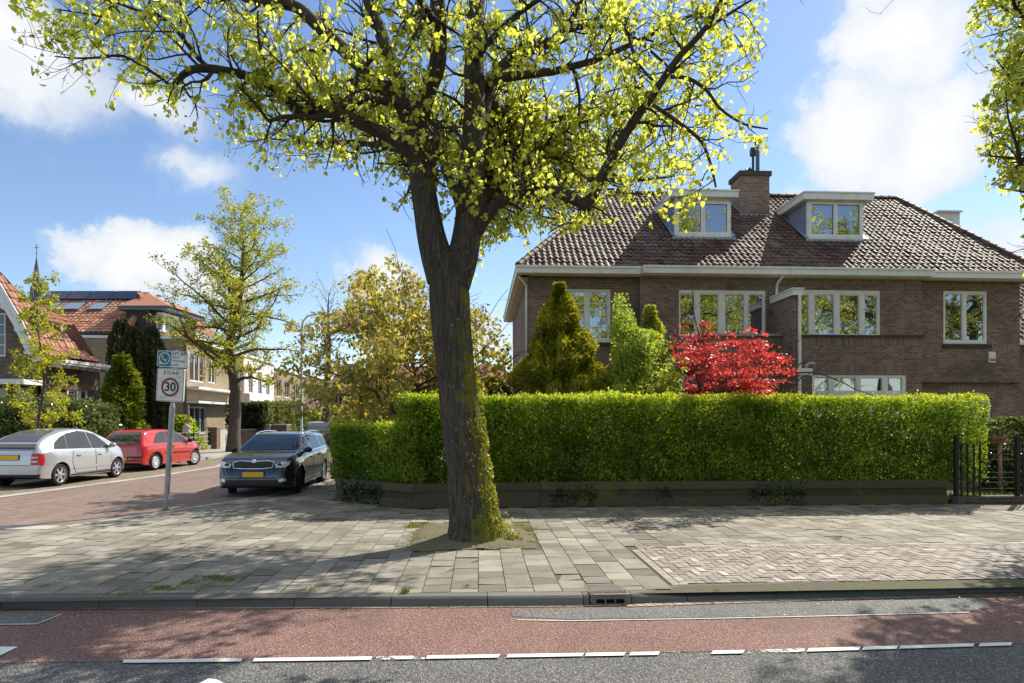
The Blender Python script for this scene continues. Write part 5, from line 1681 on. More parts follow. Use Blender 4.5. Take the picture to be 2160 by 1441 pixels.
tm = MB()
P, R = L3([(1003, 1150, 9.55, .43), (1001, 1110, 9.55, .385), (996, 1060, 9.55, .342), (989, 1000, 9.55, .312), (979, 920, 9.55, .298), (968, 840, 9.55, .288), (959, 760, 9.55, .285), (952, 690, 9.55, .29), (948, 630, 9.55, .30), (946, 590, 9.55, .285), (946, 556, 9.55, .23), (946, 535, 9.55, .15)])
bark_tube(tm, P, R, 72, .058, .05, flare, 3)
P, R = L3([(934, 592, 9.56, .235), (922, 545, 9.54, .235), (910, 500, 9.5, .212), (901, 450, 9.47, .195), (893, 400, 9.45, .186), (888, 350, 9.43, .18), (880, 300, 9.42, .185), (872, 262, 9.42, .15)])
QR_left = bark_tube(tm, P, R, 36, .04, .06, None, 5)
P, R = L3([(960, 600, 9.54, .235), (973, 555, 9.55, .235), (983, 510, 9.6, .22), (989, 460, 9.66, .205), (993, 400, 9.72, .205), (997, 340, 9.78, .195), (1000, 280, 9.84, .182), (1001, 210, 9.9, .165), (1000, 130, 9.95, .15), (1003, 50, 10.0, .135), (1008, -60, 10.1, .11), (1000, -180, 10.2, .085), (1012, -320, 10.2, .05)])
QR_right = bark_tube(tm, P, R, 34, .04, .06, None, 7)
tm.build('trunk', M_bark, TREE, world=True, smooth=True)

limbs = {
 'A': [(878, 290, 9.43, .14), (858, 240, 9.5, .13), (835, 205, 9.6, .12), (800, 178, 9.75, .115), (755, 135, 9.9, .108), (704, 85, 10.1, .10), (670, 55, 10.2, .095), (630, 18, 10.3, .088), (590, 8, 10.4, .08), (540, 2, 10.6, .072), (480, -20, 10.8, .06), (400, -60, 11.0, .045), (320, -120, 11.2, .03)],
 'B': [(880, 290, 9.40, .15), (890, 235, 9.3, .13), (905, 185, 9.2, .125), (922, 139, 9.1, .12), (926, 80, 9.0, .115), (923, 10, 8.9, .105), (930, -90, 8.8, .085), (915, -200, 8.7, .06), (930, -330, 8.6, .03)],
 'C': [(866, 262, 9.45, .13), (857, 228, 9.5, .125), (838, 165, 9.6, .118), (820, 116, 9.7, .11), (800, 60, 9.85, .10), (783, 20, 10.0, .09), (760, -60, 10.2, .075), (730, -170, 10.4, .05), (700, -280, 10.6, .025)],
 'left': [(884, 345, 9.42, .10), (855, 312, 9.35, .095), (815, 285, 9.25, .09), (770, 265, 9.15, .086), (735, 247, 9.05, .084), (700, 236, 8.98, .09), (650, 231, 8.9, .088), (628, 234, 8.86, .08), (600, 205, 8.8, .07), (575, 183, 8.75, .066), (545, 168, 8.7, .062), (500, 155, 8.6, .058), (444, 145, 8.5, .055), (405, 147, 8.42, .05), (386, 158, 8.38, .044), (362, 186, 8.34, .034)],
 'left_tip': [(362, 186, 8.34, .022), (345, 168, 8.3, .021), (310, 146, 8.25, .02), (259, 118, 8.15, .018), (215, 121, 8.05, .016), (178, 123, 8.0, .013), (145, 122, 7.95, .01), (115, 119, 7.9, .007)],
 'left_up': [(444, 146, 8.5, .034), (420, 125, 8.5, .031), (400, 100, 8.48, .029), (370, 62, 8.42, .026), (333, 32, 8.36, .022), (290, 22, 8.3, .018), (240, 4, 8.22, .015), (180, -10, 8.15, .01)],
 'left_top': [(480, -20, 10.8, .04), (400, -10, 10.2, .035), (300, -14, 9.6, .03), (244, 0, 9.2, .032), (232, 25, 9.15, .03), (218, 36, 9.1, .024), (190, 30, 9.0, .014), (120, 20, 8.9, .008)],
 'left_top2': [(218, 36, 9.1, .014), (200, 52, 9.0, .012), (175, 62, 8.9, .008), (120, 90, 8.8, .005)],
 'M': [(858, 240, 9.5, .06), (835, 222, 9.4, .056), (800, 212, 9.25, .054), (770, 211, 9.15, .052), (740, 219, 9.05, .052), (711, 231, 8.98, .05), (667, 248, 8.85, .038), (630, 246, 8.7, .034), (590, 248, 8.6, .03), (568, 256, 8.55, .024), (540, 220, 8.5, .02), (500, 180, 8.45, .015)],
 'N': [(570, 178, 8.74, .03), (572, 150, 8.9, .027), (574, 122, 9.0, .024), (566, 90, 9.1, .02), (555, 66, 9.2, .017), (535, 40, 9.3, .014), (518, 20, 9.4, .01)],
 'O': [(740, 215, 9.05, .05), (745, 190, 9.2, .045), (755, 160, 9.4, .04), (775, 135, 9.5, .032), (800, 108, 9.7, .03)],
 'D': [(1000, 500, 9.6, .095), (1018, 468, 9.5, .095), (1040, 440, 9.4, .092), (1075, 414, 9.25, .09), (1120, 402, 9.1, .094), (1160, 401, 8.95, .09), (1195, 413, 8.85, .085), (1225, 428, 8.76, .08), (1243, 441, 8.7, .07)],
 'E': [(1232, 437, 8.73, .074), (1252, 412, 8.7, .07), (1270, 372, 8.65, .067), (1290, 336, 8.6, .064), (1312, 295, 8.52, .061), (1340, 252, 8.45, .058), (1372, 208, 8.38, .052), (1400, 165, 8.3, .047), (1435, 117, 8.22, .042), (1475, 75, 8.15, .036), (1508, 30, 8.1, .03), (1525, -10, 8.05, .024), (1540, -70, 8.0, .015)],
 'E2': [(1475, 72, 8.15, .026), (1510, 48, 8.1, .022), (1545, 25, 8.05, .018), (1585, 0, 8.0, .014), (1620, -20, 7.95, .009)],
 'E3': [(1378, 222, 8.35, .03), (1405, 240, 8.25, .027), (1440, 265, 8.15, .024), (1480, 300, 8.05, .02), (1500, 350, 8.0, .017), (1510, 395, 7.95, .012)],
 'E4': [(1415, 162, 8.3, .03), (1450, 165, 8.2, .026), (1490, 190, 8.1, .022), (1520, 230, 8.0, .018), (1570, 262, 7.95, .014), (1620, 272, 7.9, .009)],
 'F': [(1004, 440, 9.65, .075), (1022, 412, 9.9, .072), (1045, 385, 10.1, .075), (1070, 362, 10.3, .07), (1095, 347, 10.45, .062), (1130, 330, 10.7, .05), (1160, 300, 10.9, .04), (1200, 270, 11.1, .03), (1240, 255, 11.3, .02)],
 'G': [(1005, 275, 9.84, .10), (1020, 235, 10.0, .095), (1040, 172, 10.2, .09), (1062, 138, 10.35, .085), (1085, 118, 10.45, .08), (1125, 105, 10.6, .075), (1165, 85, 10.7, .068), (1200, 62, 10.8, .055), (1250, 54, 10.95, .046), (1295, 60, 11.1, .038), (1335, 78, 11.2, .03), (1375, 110, 11.3, .024), (1420, 150, 11.4, .018)],
 'G2': [(1190, 70, 10.8, .055), (1212, 30, 10.9, .05), (1235, -20, 11.1, .045), (1280, -90, 11.3, .034), (1330, -150, 11.5, .02)],
 'G3': [(1320, 40, 10.4, .032), (1330, 90, 10.1, .03), (1345, 140, 9.9, .026), (1360, 200, 9.7, .021), (1370, 240, 9.6, .014)],
 'K1': [(978, 470, 9.62, .075), (966, 420, 9.4, .07), (952, 385, 9.25, .062), (938, 362, 9.15, .05), (935, 350, 9.1, .045)],
 'K2': [(905, 370, 9.3, .062), (916, 330, 9.15, .058), (920, 295, 9.1, .054), (922, 262, 9.1, .048)],
 'K3': [(922, 268, 9.1, .035), (948, 268, 8.95, .03), (968, 285, 8.85, .024), (985, 315, 8.75, .018)],
 'P': [(1243, 441, 8.7, .02), (1225, 470, 8.6, .016), (1195, 470, 8.5, .012), (1160, 490, 8.45, .008)],
 'back1': [(985, 380, 9.72, .10), (1000, 330, 10.4, .09), (1030, 270, 11.2, .075), (1050, 200, 12.0, .06), (1090, 140, 12.8, .04), (1130, 110, 13.6, .02)],
 'back2': [(890, 380, 9.5, .09), (870, 330, 10.2, .08), (830, 290, 11.0, .065), (770, 250, 11.8, .05), (690, 215, 12.6, .035), (600, 210, 13.3, .02)],
 'back3': [(893, 420, 9.47, .08), (890, 380, 10.2, .075), (885, 330, 11.2, .065), (880, 300, 12.2, .05), (870, 260, 13.2, .035), (850, 240, 14.0, .02)],
 'back4': [(995, 400, 9.72, .08), (1030, 370, 10.4, .075), (1090, 340, 11.3, .06), (1160, 330, 12.2, .045), (1230, 330, 13.0, .03), (1300, 320, 13.6, .018)],
 'back6': [(988, 460, 9.66, .07), (1030, 430, 10.4, .06), (1100, 410, 11.4, .05), (1170, 410, 12.2, .04), (1250, 400, 13.0, .025), (1330, 400, 13.6, .015)],
 'back7': [(960, 300, 9.8, .06), (900, 250, 10.8, .05), (820, 200, 11.9, .04), (740, 190, 12.8, .03), (650, 180, 13.6, .015)],
 'back8': [(998, 425, 9.75, .07), (1060, 400, 10.5, .06), (1150, 382, 11.2, .05), (1250, 378, 11.8, .04), (1350, 380, 12.3, .028), (1430, 370, 12.6, .015)],
 'back9': [(1003, 330, 9.8, .07), (1080, 285, 10.6, .06), (1180, 252, 11.4, .05), (1280, 240, 12.0, .04), (1400, 232, 12.5, .025), (1480, 222, 12.8, .015)],
 'back11': [(885, 330, 9.5, .06), (820, 312, 10.4, .05), (740, 300, 11.2, .04), (660, 300, 11.8, .028), (560, 292, 12.3, .015)],
 'back12': [(1000, 400, 9.8, .06), (1015, 370, 10.8, .05), (1050, 350, 12.0, .042), (1100, 340, 13.2, .03), (1160, 330, 14.2, .015)],
 'back13': [(1000, 340, 9.8, .06), (1060, 318, 11.0, .05), (1130, 326, 12.2, .04), (1210, 345, 13.3, .028), (1280, 358, 14.2, .015)],
 'back14': [(1002, 280, 9.8, .055), (1040, 258, 11.0, .045), (1080, 272, 12.4, .035), (1110, 295, 13.6, .025), (1150, 318, 14.6, .012)],
 'front1': [(925, 60, 9.0, .06), (900, 20, 8.4, .05), (870, -20, 7.9, .035), (830, -60, 7.4, .02)],
 'front2': [(1000, 130, 9.9, .06), (1030, 90, 9.3, .05), (1080, 40, 8.7, .04), (1150, -10, 8.2, .025)],
}
ENV = [(0, -600), (2, 100), (10, 165), (60, 205), (150, 228), (270, 252), (300, 312), (392, 302), (482, 342), (498, 392), (545, 440), (640, 425), (700, 350), (775, 425), (800, 500), (842, 515), (870, 480), (895, 600), (1000, 610), (1055, 520), (1090, 490), (1110, 540), (1180, 505), (1250, 490), (1320, 505), (1400, 485), (1442, 492), (1480, 455), (1550, 436), (1572, 330), (1640, 312), (1672, 240), (1600, 190), (1648, 100), (1650, -600)]


def in_env(P): return inpoly(proj(P), ENV)


lm = MB(); twigs = []
for k in range(3):
    # the far half of the crown
    z_ = rng.uniform(5.2, 7.2); src = QR_right; i = int(np.argmin(np.abs(src[0][:, 2] - z_)))
    az = math.radians(5 + 85 * (k + .5) / 3 + rng.uniform(-8, 8))
    W = walk(src[0][i], (math.cos(az), math.sin(az), .42), rng.uniform(4.2, 5.4), 14, .11, -.012)
    ok = in_env(W); kk_ = len(W) if ok.all() else int(np.argmin(ok))
    if kk_ < 5: continue
    W = W[:kk_]; RR = np.linspace(.085, .012, len(W)); lm.tube(W, RR, 8, cap=False)
    spawn(lm, W, RR, .17, 1.1, 1.0, 1, twigs, .1, .3, .5, in_env, 4, -.01)
for nm, L in limbs.items():
    P, R = L3(L)
    if max(R) > .05: Q, RR = bark_tube(lm, P, R, 16 if max(R) < .11 else 24, .05, .08, None, len(nm) + len(L))
    else:
        Q, RR = resample(P, R, .08); lm.tube(Q, RR, 8, cap=False)
    if nm in ('K1',): continue
    big = max(R) > .09
    spawn(lm, Q, RR, .15 if not big else .19, 1.05, 1.0, 1, twigs, .15, .25 if big else .06, .5, in_env, 4, -.01)
    spawn(lm, Q, RR, .30, .45, 1.1, 0, twigs, .1, .1, .3, in_env, 3, -.02)
spawn(lm, QR_right[0], QR_right[1], .25, 1.1, 1.1, 1, twigs, .2, .35, .3, in_env, 4, 0)
lm.build('limb', M_bark2, TREE, world=True, smooth=True)
tw_ = [W for W in twigs if rng.random() < .9]
P = twig_points(tw_, 6.6, .035); P = np.concatenate([P, P + rng.normal(0, .04, P.shape)])
P = P[in_env(P)]
P = P[(P[:, 1] < 10.9) | (rng.random(len(P)) < np.where(proj(P)[:, 0] < 960, .55, .8))]
# leave ragged holes where the photo shows sky through the crown
keep = .5 * lumps(P, 1.7, 21) + .5 * lumps(P, 4.6, 22) + rng.normal(0, .06, len(P)) > .455
P = P[keep]
n = len(P)
print('LIME twigs', len(twigs), 'leaves', n)
foliage('crown', P, .062, M_lime, TREE, droop=(0, 0, -1.0), nb=(0, 0, .4), shape='heart', tone=.48 + .35 * (lumps(P, 1.1, 4) - .5), sj=.6, tvar=.24)
# shoots and moss at the foot
P = np.array(gr(1052, 1132))[None] + np.stack([rng.normal(0, .14, 260), rng.normal(-.03, .08, 260), np.abs(rng.normal(.05, .12, 260))], 1)
foliage('foot_foliage', P, .05, m_leaf('pale_shoot', (.22, .24, .05), (.42, .40, .12), (.60, .55, .26), .4), TREE, droop=(0, 0, .3), nb=(0, -.4, .6), wide=.45)
mp_ = []
for k in range(1500):
    y = rng.uniform(720, 1120) if rng.random() < .25 else rng.uniform(880, 1115)
    c = np.interp(y, [600, 760, 920, 1000, 1060, 1110, 1150], [948, 960, 980, 990, 996, 1001, 1003]); r = np.interp(y, [600, 760, 920, 1000, 1060, 1110, 1150], [.36, .322, .325, .338, .365, .42, .5])
    a = rng.normal(-.35, .38); q = at(c, y, 9.55); mp_.append((q.x + (r + .008) * math.cos(a), q.y + (r + .008) * math.sin(a), q.z))
mp_ = np.array(mp_); mp_ = mp_[lumps(mp_, 5, 3) > .44]
foliage('moss', mp_, .032, m_leaf('moss_tuft', (.15, .16, .012), (.29, .29, .028), (.46, .43, .07), .3), TREE, droop=(.6, -.2, -.2), nb=(.6, -.3, .4), wide=.5, sj=.6)

# ================================================================== second lime, right of the frame
T2 = Vector((9.6, 9.9, 0))
TREE2 = thing('lime_tree', 'lime tree whose leafy branches reach into the upper right corner of the picture', 'tree', T2)
m = MB(); Q, R = bark_tube(m, [T2 + Vector(p) for p in ((0, 0, -.05), (.02, 0, .5), (.05, .05, 1.6), (0, .05, 3.0), (-.1, 0, 4.6), (-.15, .1, 6.5), (-.05, .1, 8.5), (0, .1, 10.5))], [.42, .34, .30, .28, .24, .18, .11, .04], 36, .04, .09, flare, 13)
m.build('trunk', M_bark, TREE2, world=True, smooth=True)
lm = MB(); tw2 = []
ENV2 = [(2026, -700), (2038, 50), (2026, 70), (2060, 95), (2026, 110), (2070, 130), (2080, 185), (2048, 215), (2060, 262), (2026, 262), (2068, 300), (2036, 338), (2070, 360), (2078, 402), (2128, 412), (2145, 395), (2152, 470), (2190, 480), (3400, 480), (3400, -700)]
def ok2(P):
    pj = proj(P); return (pj[:, 0] > 2165) | (pj[:, 1] < -20) | inpoly(pj, ENV2)


for k in range(70):
    h = 3.4 + 7.0 * (k / 70) + rng.uniform(-.15, .15); i = int(np.argmin(np.abs(Q[:, 2] - h)))
    az = k * 2.4 + rng.uniform(-.4, .4) if k % 3 else rng.uniform(2.2, 4.2)
    Ln = (4.3 if h < 8 else 3.0) * rng.uniform(.8, 1.1)
    W = walk(Q[i], (math.cos(az), math.sin(az), .32 if h > 5 else .14), Ln, 12, .13, -.012)
    ok = ok2(W); cutk = len(W) if ok.all() else int(np.argmin(ok))
    if cutk < 3: continue
    W = W[:cutk]
    RR = np.linspace(max(.03, R[i] * .35), .006, len(W))
    lm.tube(W, RR, 6, cap=False)
    spawn(lm, W, RR, .16, .85, 1.0, 1, tw2, .08, .2, .5, ok2, 4, -.01)
lm.build('limb', M_bark2, TREE2, world=True, smooth=True)
P = twig_points(tw2, 7, .05)
pj = proj(P); inside = (pj[:, 0] < 2160) & (pj[:, 1] > 0)
P = P[~inside | inpoly(pj, ENV2)]
print('LIME2', len(P))
foliage('crown', P, .068, M_lime, TREE2, droop=(0, 0, -.9), nb=(0, 0, .4), shape='heart', tone=.5 + .35 * (lumps(P, 1.1, 5) - .5), sj=.4)


# limes on the near side of the road, seen only as mirror images in the window panes
for k, (x, y, rz, sc_) in enumerate(((6.0, -11.5, 1.0, 1.7), (16, -11, 2.6, 1.85), (26, -11.5, 4.0, 1.75), (36, -11, 5.3, 1.8), (46, -11.5, .4, 1.75))):
    c_ = copy_tree(TREE2); c_.location = (x, y, 0); c_.rotation_euler = (0, 0, rz); c_.scale = (sc_,) * 3
    c_['label'] = 'lime tree across the road, mirrored in the window panes'; c_['group'] = 'lime trees across the road'

# ================================================================== other trees and shrubs
def broadleaf(name, label, cat, base, H, r0, leafmat, size, nlimb=26, z0=.3, spread=.38, up=.5, per=8, every=.3, L=.8, lean=(0, 0), barkmat=None, group=None, clear=None, env=None, jit=.06, keepf=None, droop=(0, 0, -.3), shape='kite', tonef=None, depth=1, curl=.14, prof=None, grav=.01, wide=.42):
    T = thing(name, label, cat, base, 0, group)
    m = MB(); top = base + Vector((lean[0], lean[1], H))
    pts = [base + (top - base) * f + Vector((rng.normal(0, .012 * H * min(1, 3 * f)), rng.normal(0, .012 * H * min(1, 3 * f)), 0)) for f in (0, .08, .25, .45, .65, .85, 1)]
    rad = [r0 * 1.35, r0, r0 * .86, r0 * .68, r0 * .45, r0 * .2, .008]
    Q, R = bark_tube(m, [base - Vector((0, 0, .05))] + pts[1:], rad, 18, .06, max(.12, H / 60), None, int(abs(base.x) * 10))
    tw = []
    lmb = MB()
    for k in range(nlimb):
        f = z0 + (1 - z0) * ((k + .5) / nlimb) ** .9 * .97
        i = min(len(Q) - 1, int(f * (len(Q) - 1)))
        az = k * 2.399 + rng.uniform(-.5, .5)
        g_ = (f - z0) / (1 - z0)
        pr = prof(g_) if prof else (math.sin(PI * min(1, .22 + .78 * g_)) ** .7)
        Ln = H * spread * pr * rng.uniform(.75, 1.2) + .15
        W = walk(Q[i], (math.cos(az), math.sin(az), up * (.5 + g_)), Ln, 9, curl, grav)
        RR = np.linspace(max(.008, R[i] * .45), .005, 10)
        lmb.tube(W, RR, 6, cap=False)
        spawn(lmb, W, RR, every, L, .95, depth, tw, .12, .15, .5, env, 3, .01)
        tw.append(W[4:])
    m.build('trunk', barkmat or M_barkp, T, world=True, smooth=True)
    lmb.build('limb', barkmat or M_barkp, T, world=True, smooth=True)
    P = twig_points(tw, per, jit)
    if env is not None: P = P[env(P)]
    if keepf is not None: P = P[keepf(P)]
    tone = .5 + .4 * (lumps(P, 2.2 / max(1, H / 6), 9) - .5)
    if tonef is not None: tone = tonef(P, tone)
    foliage('crown', P, size, leafmat, T, droop=droop, tone=tone, shape=shape, wide=wide)
    print(name, len(tw), len(P))
    return T, P


# cherry with bronze young leaves and pink blossom, behind the low hedge
M_cherry = m_leaf('bronze_leaf', (.17, .18, .04), (.35, .36, .08), (.60, .50, .20), .5, (1.5, 1.3, .6))
M_blossom = m_leaf('pink_blossom', (.50, .30, .33), (.66, .46, .48), (.78, .62, .62), .35, (1.1, 1, 1))
ENVC = [(590, 880), (560, 770), (600, 680), (680, 620), (730, 580), (780, 560), (830, 530), (880, 570), (920, 600), (980, 640), (1065, 640), (1085, 760), (1040, 860), (900, 900), (700, 905)]
CHB = at(905, 880, 17.2); CHB.z = 0
cher, Pc = broadleaf('cherry_tree', 'spreading cherry tree with bronze leaves and pink blossom behind the low hedge end', 'tree', CHB, 4.9, .13, M_cherry, .135, 46, .24, .80, .42, 9, .21, .8, (-.5, 0), env=lambda P: inpoly(proj(P), ENVC), jit=.08, droop=(0, 0, -1.1), curl=.2, prof=lambda g: 1.0 - .45 * g, wide=.30)
idx = rng.choice(len(Pc), min(len(Pc), 520), False)
B = Pc[idx]; B = B[(lumps(B, 1.2, 31) > .5) | (rng.random(len(B)) < .2)]
B = np.repeat(B, 16, 0) + rng.normal(0, .055, (len(B) * 16, 3))
foliage('blossom', B, .045, M_blossom, cher, droop=(0, 0, -.2), wide=.5, tvar=.3)

# larch-like maidenhair tree by the footway, with feathery branches
M_gink = m_leaf('fresh_leaf', (.22, .23, .02), (.37, .385, .035), (.52, .52, .09), .55, (1.4, 1.35, .6))
GB = gr(492, 957); broadleaf('street_tree', 'feathery yellow green tree with a stout trunk on the far footway', 'tree', GB, 12.2, .30, M_gink, .10, 64, .30, .40, .55, 8, .22, .70, (.4, 0), jit=.08, prof=lambda g: (1.0 - .68 * g), curl=.17, grav=.015, droop=(0, 0, .1))
YB = gr(90, 905 + 30); YB = at(90, 880, 20.5); YB.z = 0
broadleaf('young_tree', 'slim young tree with a bare lower stem between the silver car and the gable house', 'tree', YB, 6.5, .055, M_gink, .075, 30, .24, .20, .25, 10, .13, .34, (-.1, 0), jit=.05, prof=lambda g: .95 - .75 * g, droop=(0, 0, .1))
PB = at(684, 880, 46); PB.z = 0
broadleaf('pollard_tree', 'thin pollarded tree with upright wispy shoots beyond the cherry tree', 'tree', PB, 11.0, .34, M_gink, .13, 26, .52, .20, 1.0, 3, .5, .8, (.3, 0), jit=.12, prof=lambda g: .9 - .3 * g)

# shrubs of the front garden
M_lgreen = m_leaf('light_green_leaf', (.19, .27, .035), (.33, .42, .07), (.52, .56, .15), .5, (1.4, 1.4, .7))
M_maple = m_leaf('red_maple_leaf', (.36, .035, .035), (.57, .08, .08), (.78, .27, .23), .5, (1.5, .9, .8), .4)
LB = at(1368, 880, 16.6); LB.z = 0
ENVL = [(1225, 850), (1262, 800), (1290, 770), (1285, 690), (1300, 600), (1325, 625), (1345, 690), (1400, 700), (1440, 700), (1470, 745), (1440, 800), (1460, 850), (1460, 950), (1225, 950)]
broadleaf('light_green_shrub', 'tall airy light green shrub behind the hedge, left of the red maple', 'shrub', LB, 4.2, .05, M_lgreen, .075, 44, .06, .42, 1.0, 11, .11, .45, (-.35, 0), jit=.06, prof=lambda g: .95 - .3 * g, env=lambda P: inpoly(proj(P), ENVL))
MB_ = at(1535, 880, 16.3); MB_.z = 0
ENVM = [(1412, 735), (1425, 690), (1470, 668), (1530, 672), (1570, 680), (1610, 700), (1650, 740), (1685, 770), (1675, 800), (1640, 815), (1635, 850), (1440, 850), (1445, 800), (1425, 770)]
MAP = thing('red_maple', 'low spreading maple with bright red leaves in front of the house windows', 'tree', MB_)
m = MB(); lmb = MB(); tw = []
for k in range(5):
    az = k * 1.3; W = walk(MB_ + Vector((.1 * math.cos(az), .1 * math.sin(az), -.05)), (math.cos(az) * .3, math.sin(az) * .3, 1), 3.6, 8, .10, 0); RR = np.linspace(.06, .03, 9)
    m.tube(W, RR, 8, cap=False)
    for j in range(13):
        i = 3 + j % 6; a2 = rng.uniform(0, 6.28)
        W2 = walk(W[i], (math.cos(a2), math.sin(a2), .60), rng.uniform(1.1, 2.3), 8, .18, -.05); R2 = np.linspace(.025, .006, 9)
        lmb.tube(W2, R2, 5, cap=False); spawn(lmb, W2, R2, .09, .6, 1.0, 1, tw, .02, .2, .5, lambda P: inpoly(proj(P), ENVM), 3, -.02)
m.build('trunk', M_barkp, MAP, world=True, smooth=True); lmb.build('limb', M_barkp, MAP, world=True)
P = twig_points(tw, 11, .05); P = P[inpoly(proj(P), ENVM)]; P = P[lumps(P, 3.2, 44) + rng.normal(0, .07, len(P)) > .43]
# leaves lie in flat tiers
P[:, 2] = P[:, 2] * .55 + .45 * (np.round(P[:, 2] / .26 + .25 * np.sin(P[:, 0] * 2.1)) * .26)
print('MAPLE', len(P))
foliage('crown', P, .072, M_maple, MAP, droop=(0, -.1, -.35), nb=(0, 0, 1.6), tone=.45 + .7 * (lumps(P, 1.6, 2) - .5), wide=.34)


def conifer(name, label, base, H, prof, n, mat, size, lump=2.4, amp=.28, up=.6, wide=.22, seed=1, cat='conifer', stem=True, outw=1.0, strand=0, depth=.2):
    T = thing(name, label, cat, base)
    z = rng.uniform(0, 1, n) ** .85; a = rng.uniform(0, 2 * PI, n)
    ex = np.array([prof(q) for q in z])
    S0 = np.stack([np.cos(a) * ex, np.sin(a) * ex, z * H], 1)
    lu = lumps(S0, lump, seed) - .5
    if strand: lu = lu * .5 + .6 * (np.abs(np.sin(a * strand + 2 * np.sin(z * 5))) - .5)
    r = ex * (1 + amp * 2 * lu) * (1 - np.abs(rng.normal(0, depth, n)))
    P = np.array(base)[None] + np.stack([np.cos(a) * r, np.sin(a) * r, z * H * (1 + .03 * lu)], 1)
    Td = np.stack([np.cos(a) * outw, np.sin(a) * outw, np.full(n, up)], 1) + rnd(n, .45)
    foliage('foliage', P, size, mat, T, T=Td, nb=(0, 0, .3), wide=wide, tone=.45 + 1.0 * lu, tvar=.2, sj=.5)
    m = MB(); m.tube([base - Vector((0, 0, .1)), base + Vector((0, 0, H * .5)), base + Vector((0, 0, H * .93))], [.09, .06, .01], 8)
    for k in range(60):
        f = rng.uniform(.05, .9); az = rng.uniform(0, 6.28); e = prof(f) * .85; p = base + Vector((0, 0, H * f))
        m.tube([p, p + Vector((math.cos(az) * e, math.sin(az) * e, .25 * e))], [.016, .004], 4, cap=False)
    m.build('trunk', M_barkp, T, world=True)
    return T


M_thuja = m_leaf('thuja_leaf', (.10, .14, .018), (.29, .31, .04), (.56, .50, .08), .3, (1.4, 1.3, .6))
M_gold = m_leaf('golden_conifer_leaf', (.20, .26, .035), (.38, .42, .075), (.58, .58, .16), .4)
M_yew = m_leaf('dark_conifer_leaf', (.012, .020, .009), (.030, .042, .015), (.075, .085, .025), .2)
M_lcon = m_leaf('bright_conifer_leaf', (.06, .10, .012), (.16, .20, .02), (.34, .34, .05), .4)
b = at(1180, 880, 17.3); b.z = 0
conifer('golden_thuja', 'bushy cone shaped conifer with bronze green foliage left of the first window', b, 5.45, lambda t: 2.1 * (1 - t ** 1.3) ** 1.08 + .05, 36000, M_thuja, .12, 3.4, .34, .7, .25, 4, depth=.14)
b = at(1372, 880, 18.2); b.z = 0
conifer('golden_conifer', 'pale yellow green conifer top rising behind the light green shrub', b, 5.0, lambda t: 1.15 * (1 - t ** 1.3) + .06, 12000, M_gold, .10, 3, .5, .6, .25, 6)
b = at(288, 880, 30); b.z = 0
YEW = thing('columnar_yew', 'clump of tall dark green columnar conifers behind the red car', 'conifer', b)
for k, (dx, dy, h, r) in enumerate(((-.72, 0, 6.3, .55), (.05, -.3, 5.9, .6), (.62, .2, 6.0, .52), (-.3, .5, 5.6, .55), (.95, .1, 4.6, .5))):
    n = 7000; z = rng.uniform(0, 1, n); a = rng.uniform(0, 6.283, n)
    ex = r * (np.minimum(1, (1.03 - z) * 5) ** .6) * (.82 + .18 * np.sin(PI * z))
    lu = np.abs(np.sin(a * 4 + k)) - .5
    rr = ex * (1 + .3 * lu) * (1 - np.abs(rng.normal(0, .1, n)))
    P = np.array(b)[None] + np.stack([dx + np.cos(a) * rr, dy + np.sin(a) * rr, z * h * (1 + .05 * lu)], 1)
    foliage('foliage', P, .15, M_yew, YEW, T=np.stack([np.cos(a) * .3, np.sin(a) * .3, np.full(n, 1.0)], 1) + rnd(n, .25), wide=.22, tone=.45 + .9 * lu)
b = at(258, 880, 26.5); b.z = 0
conifer('bright_conifer', 'bright yellow green conifer with drooping fans in front of the dark columnar yews', b, 4.4, lambda t: 1.12 * (1 - t) ** .75 + .08, 7500, M_lcon, .20, 3.0, .42, .05, .24, 8, depth=.22)
b = at(1035, 880, 18.5); b.z = 0
conifer('dark_shrub', 'dark green evergreen mound beside the lime trunk behind the hedge', b, 3.0, lambda t: 1.1 * math.sqrt(max(.02, 1 - t * t)), 9000, m_leaf('shrub_leaf', (.05, .09, .012), (.12, .17, .025), (.28, .30, .05), .35), .10, 2.5, .25, .2, .4, 3, cat='shrub')

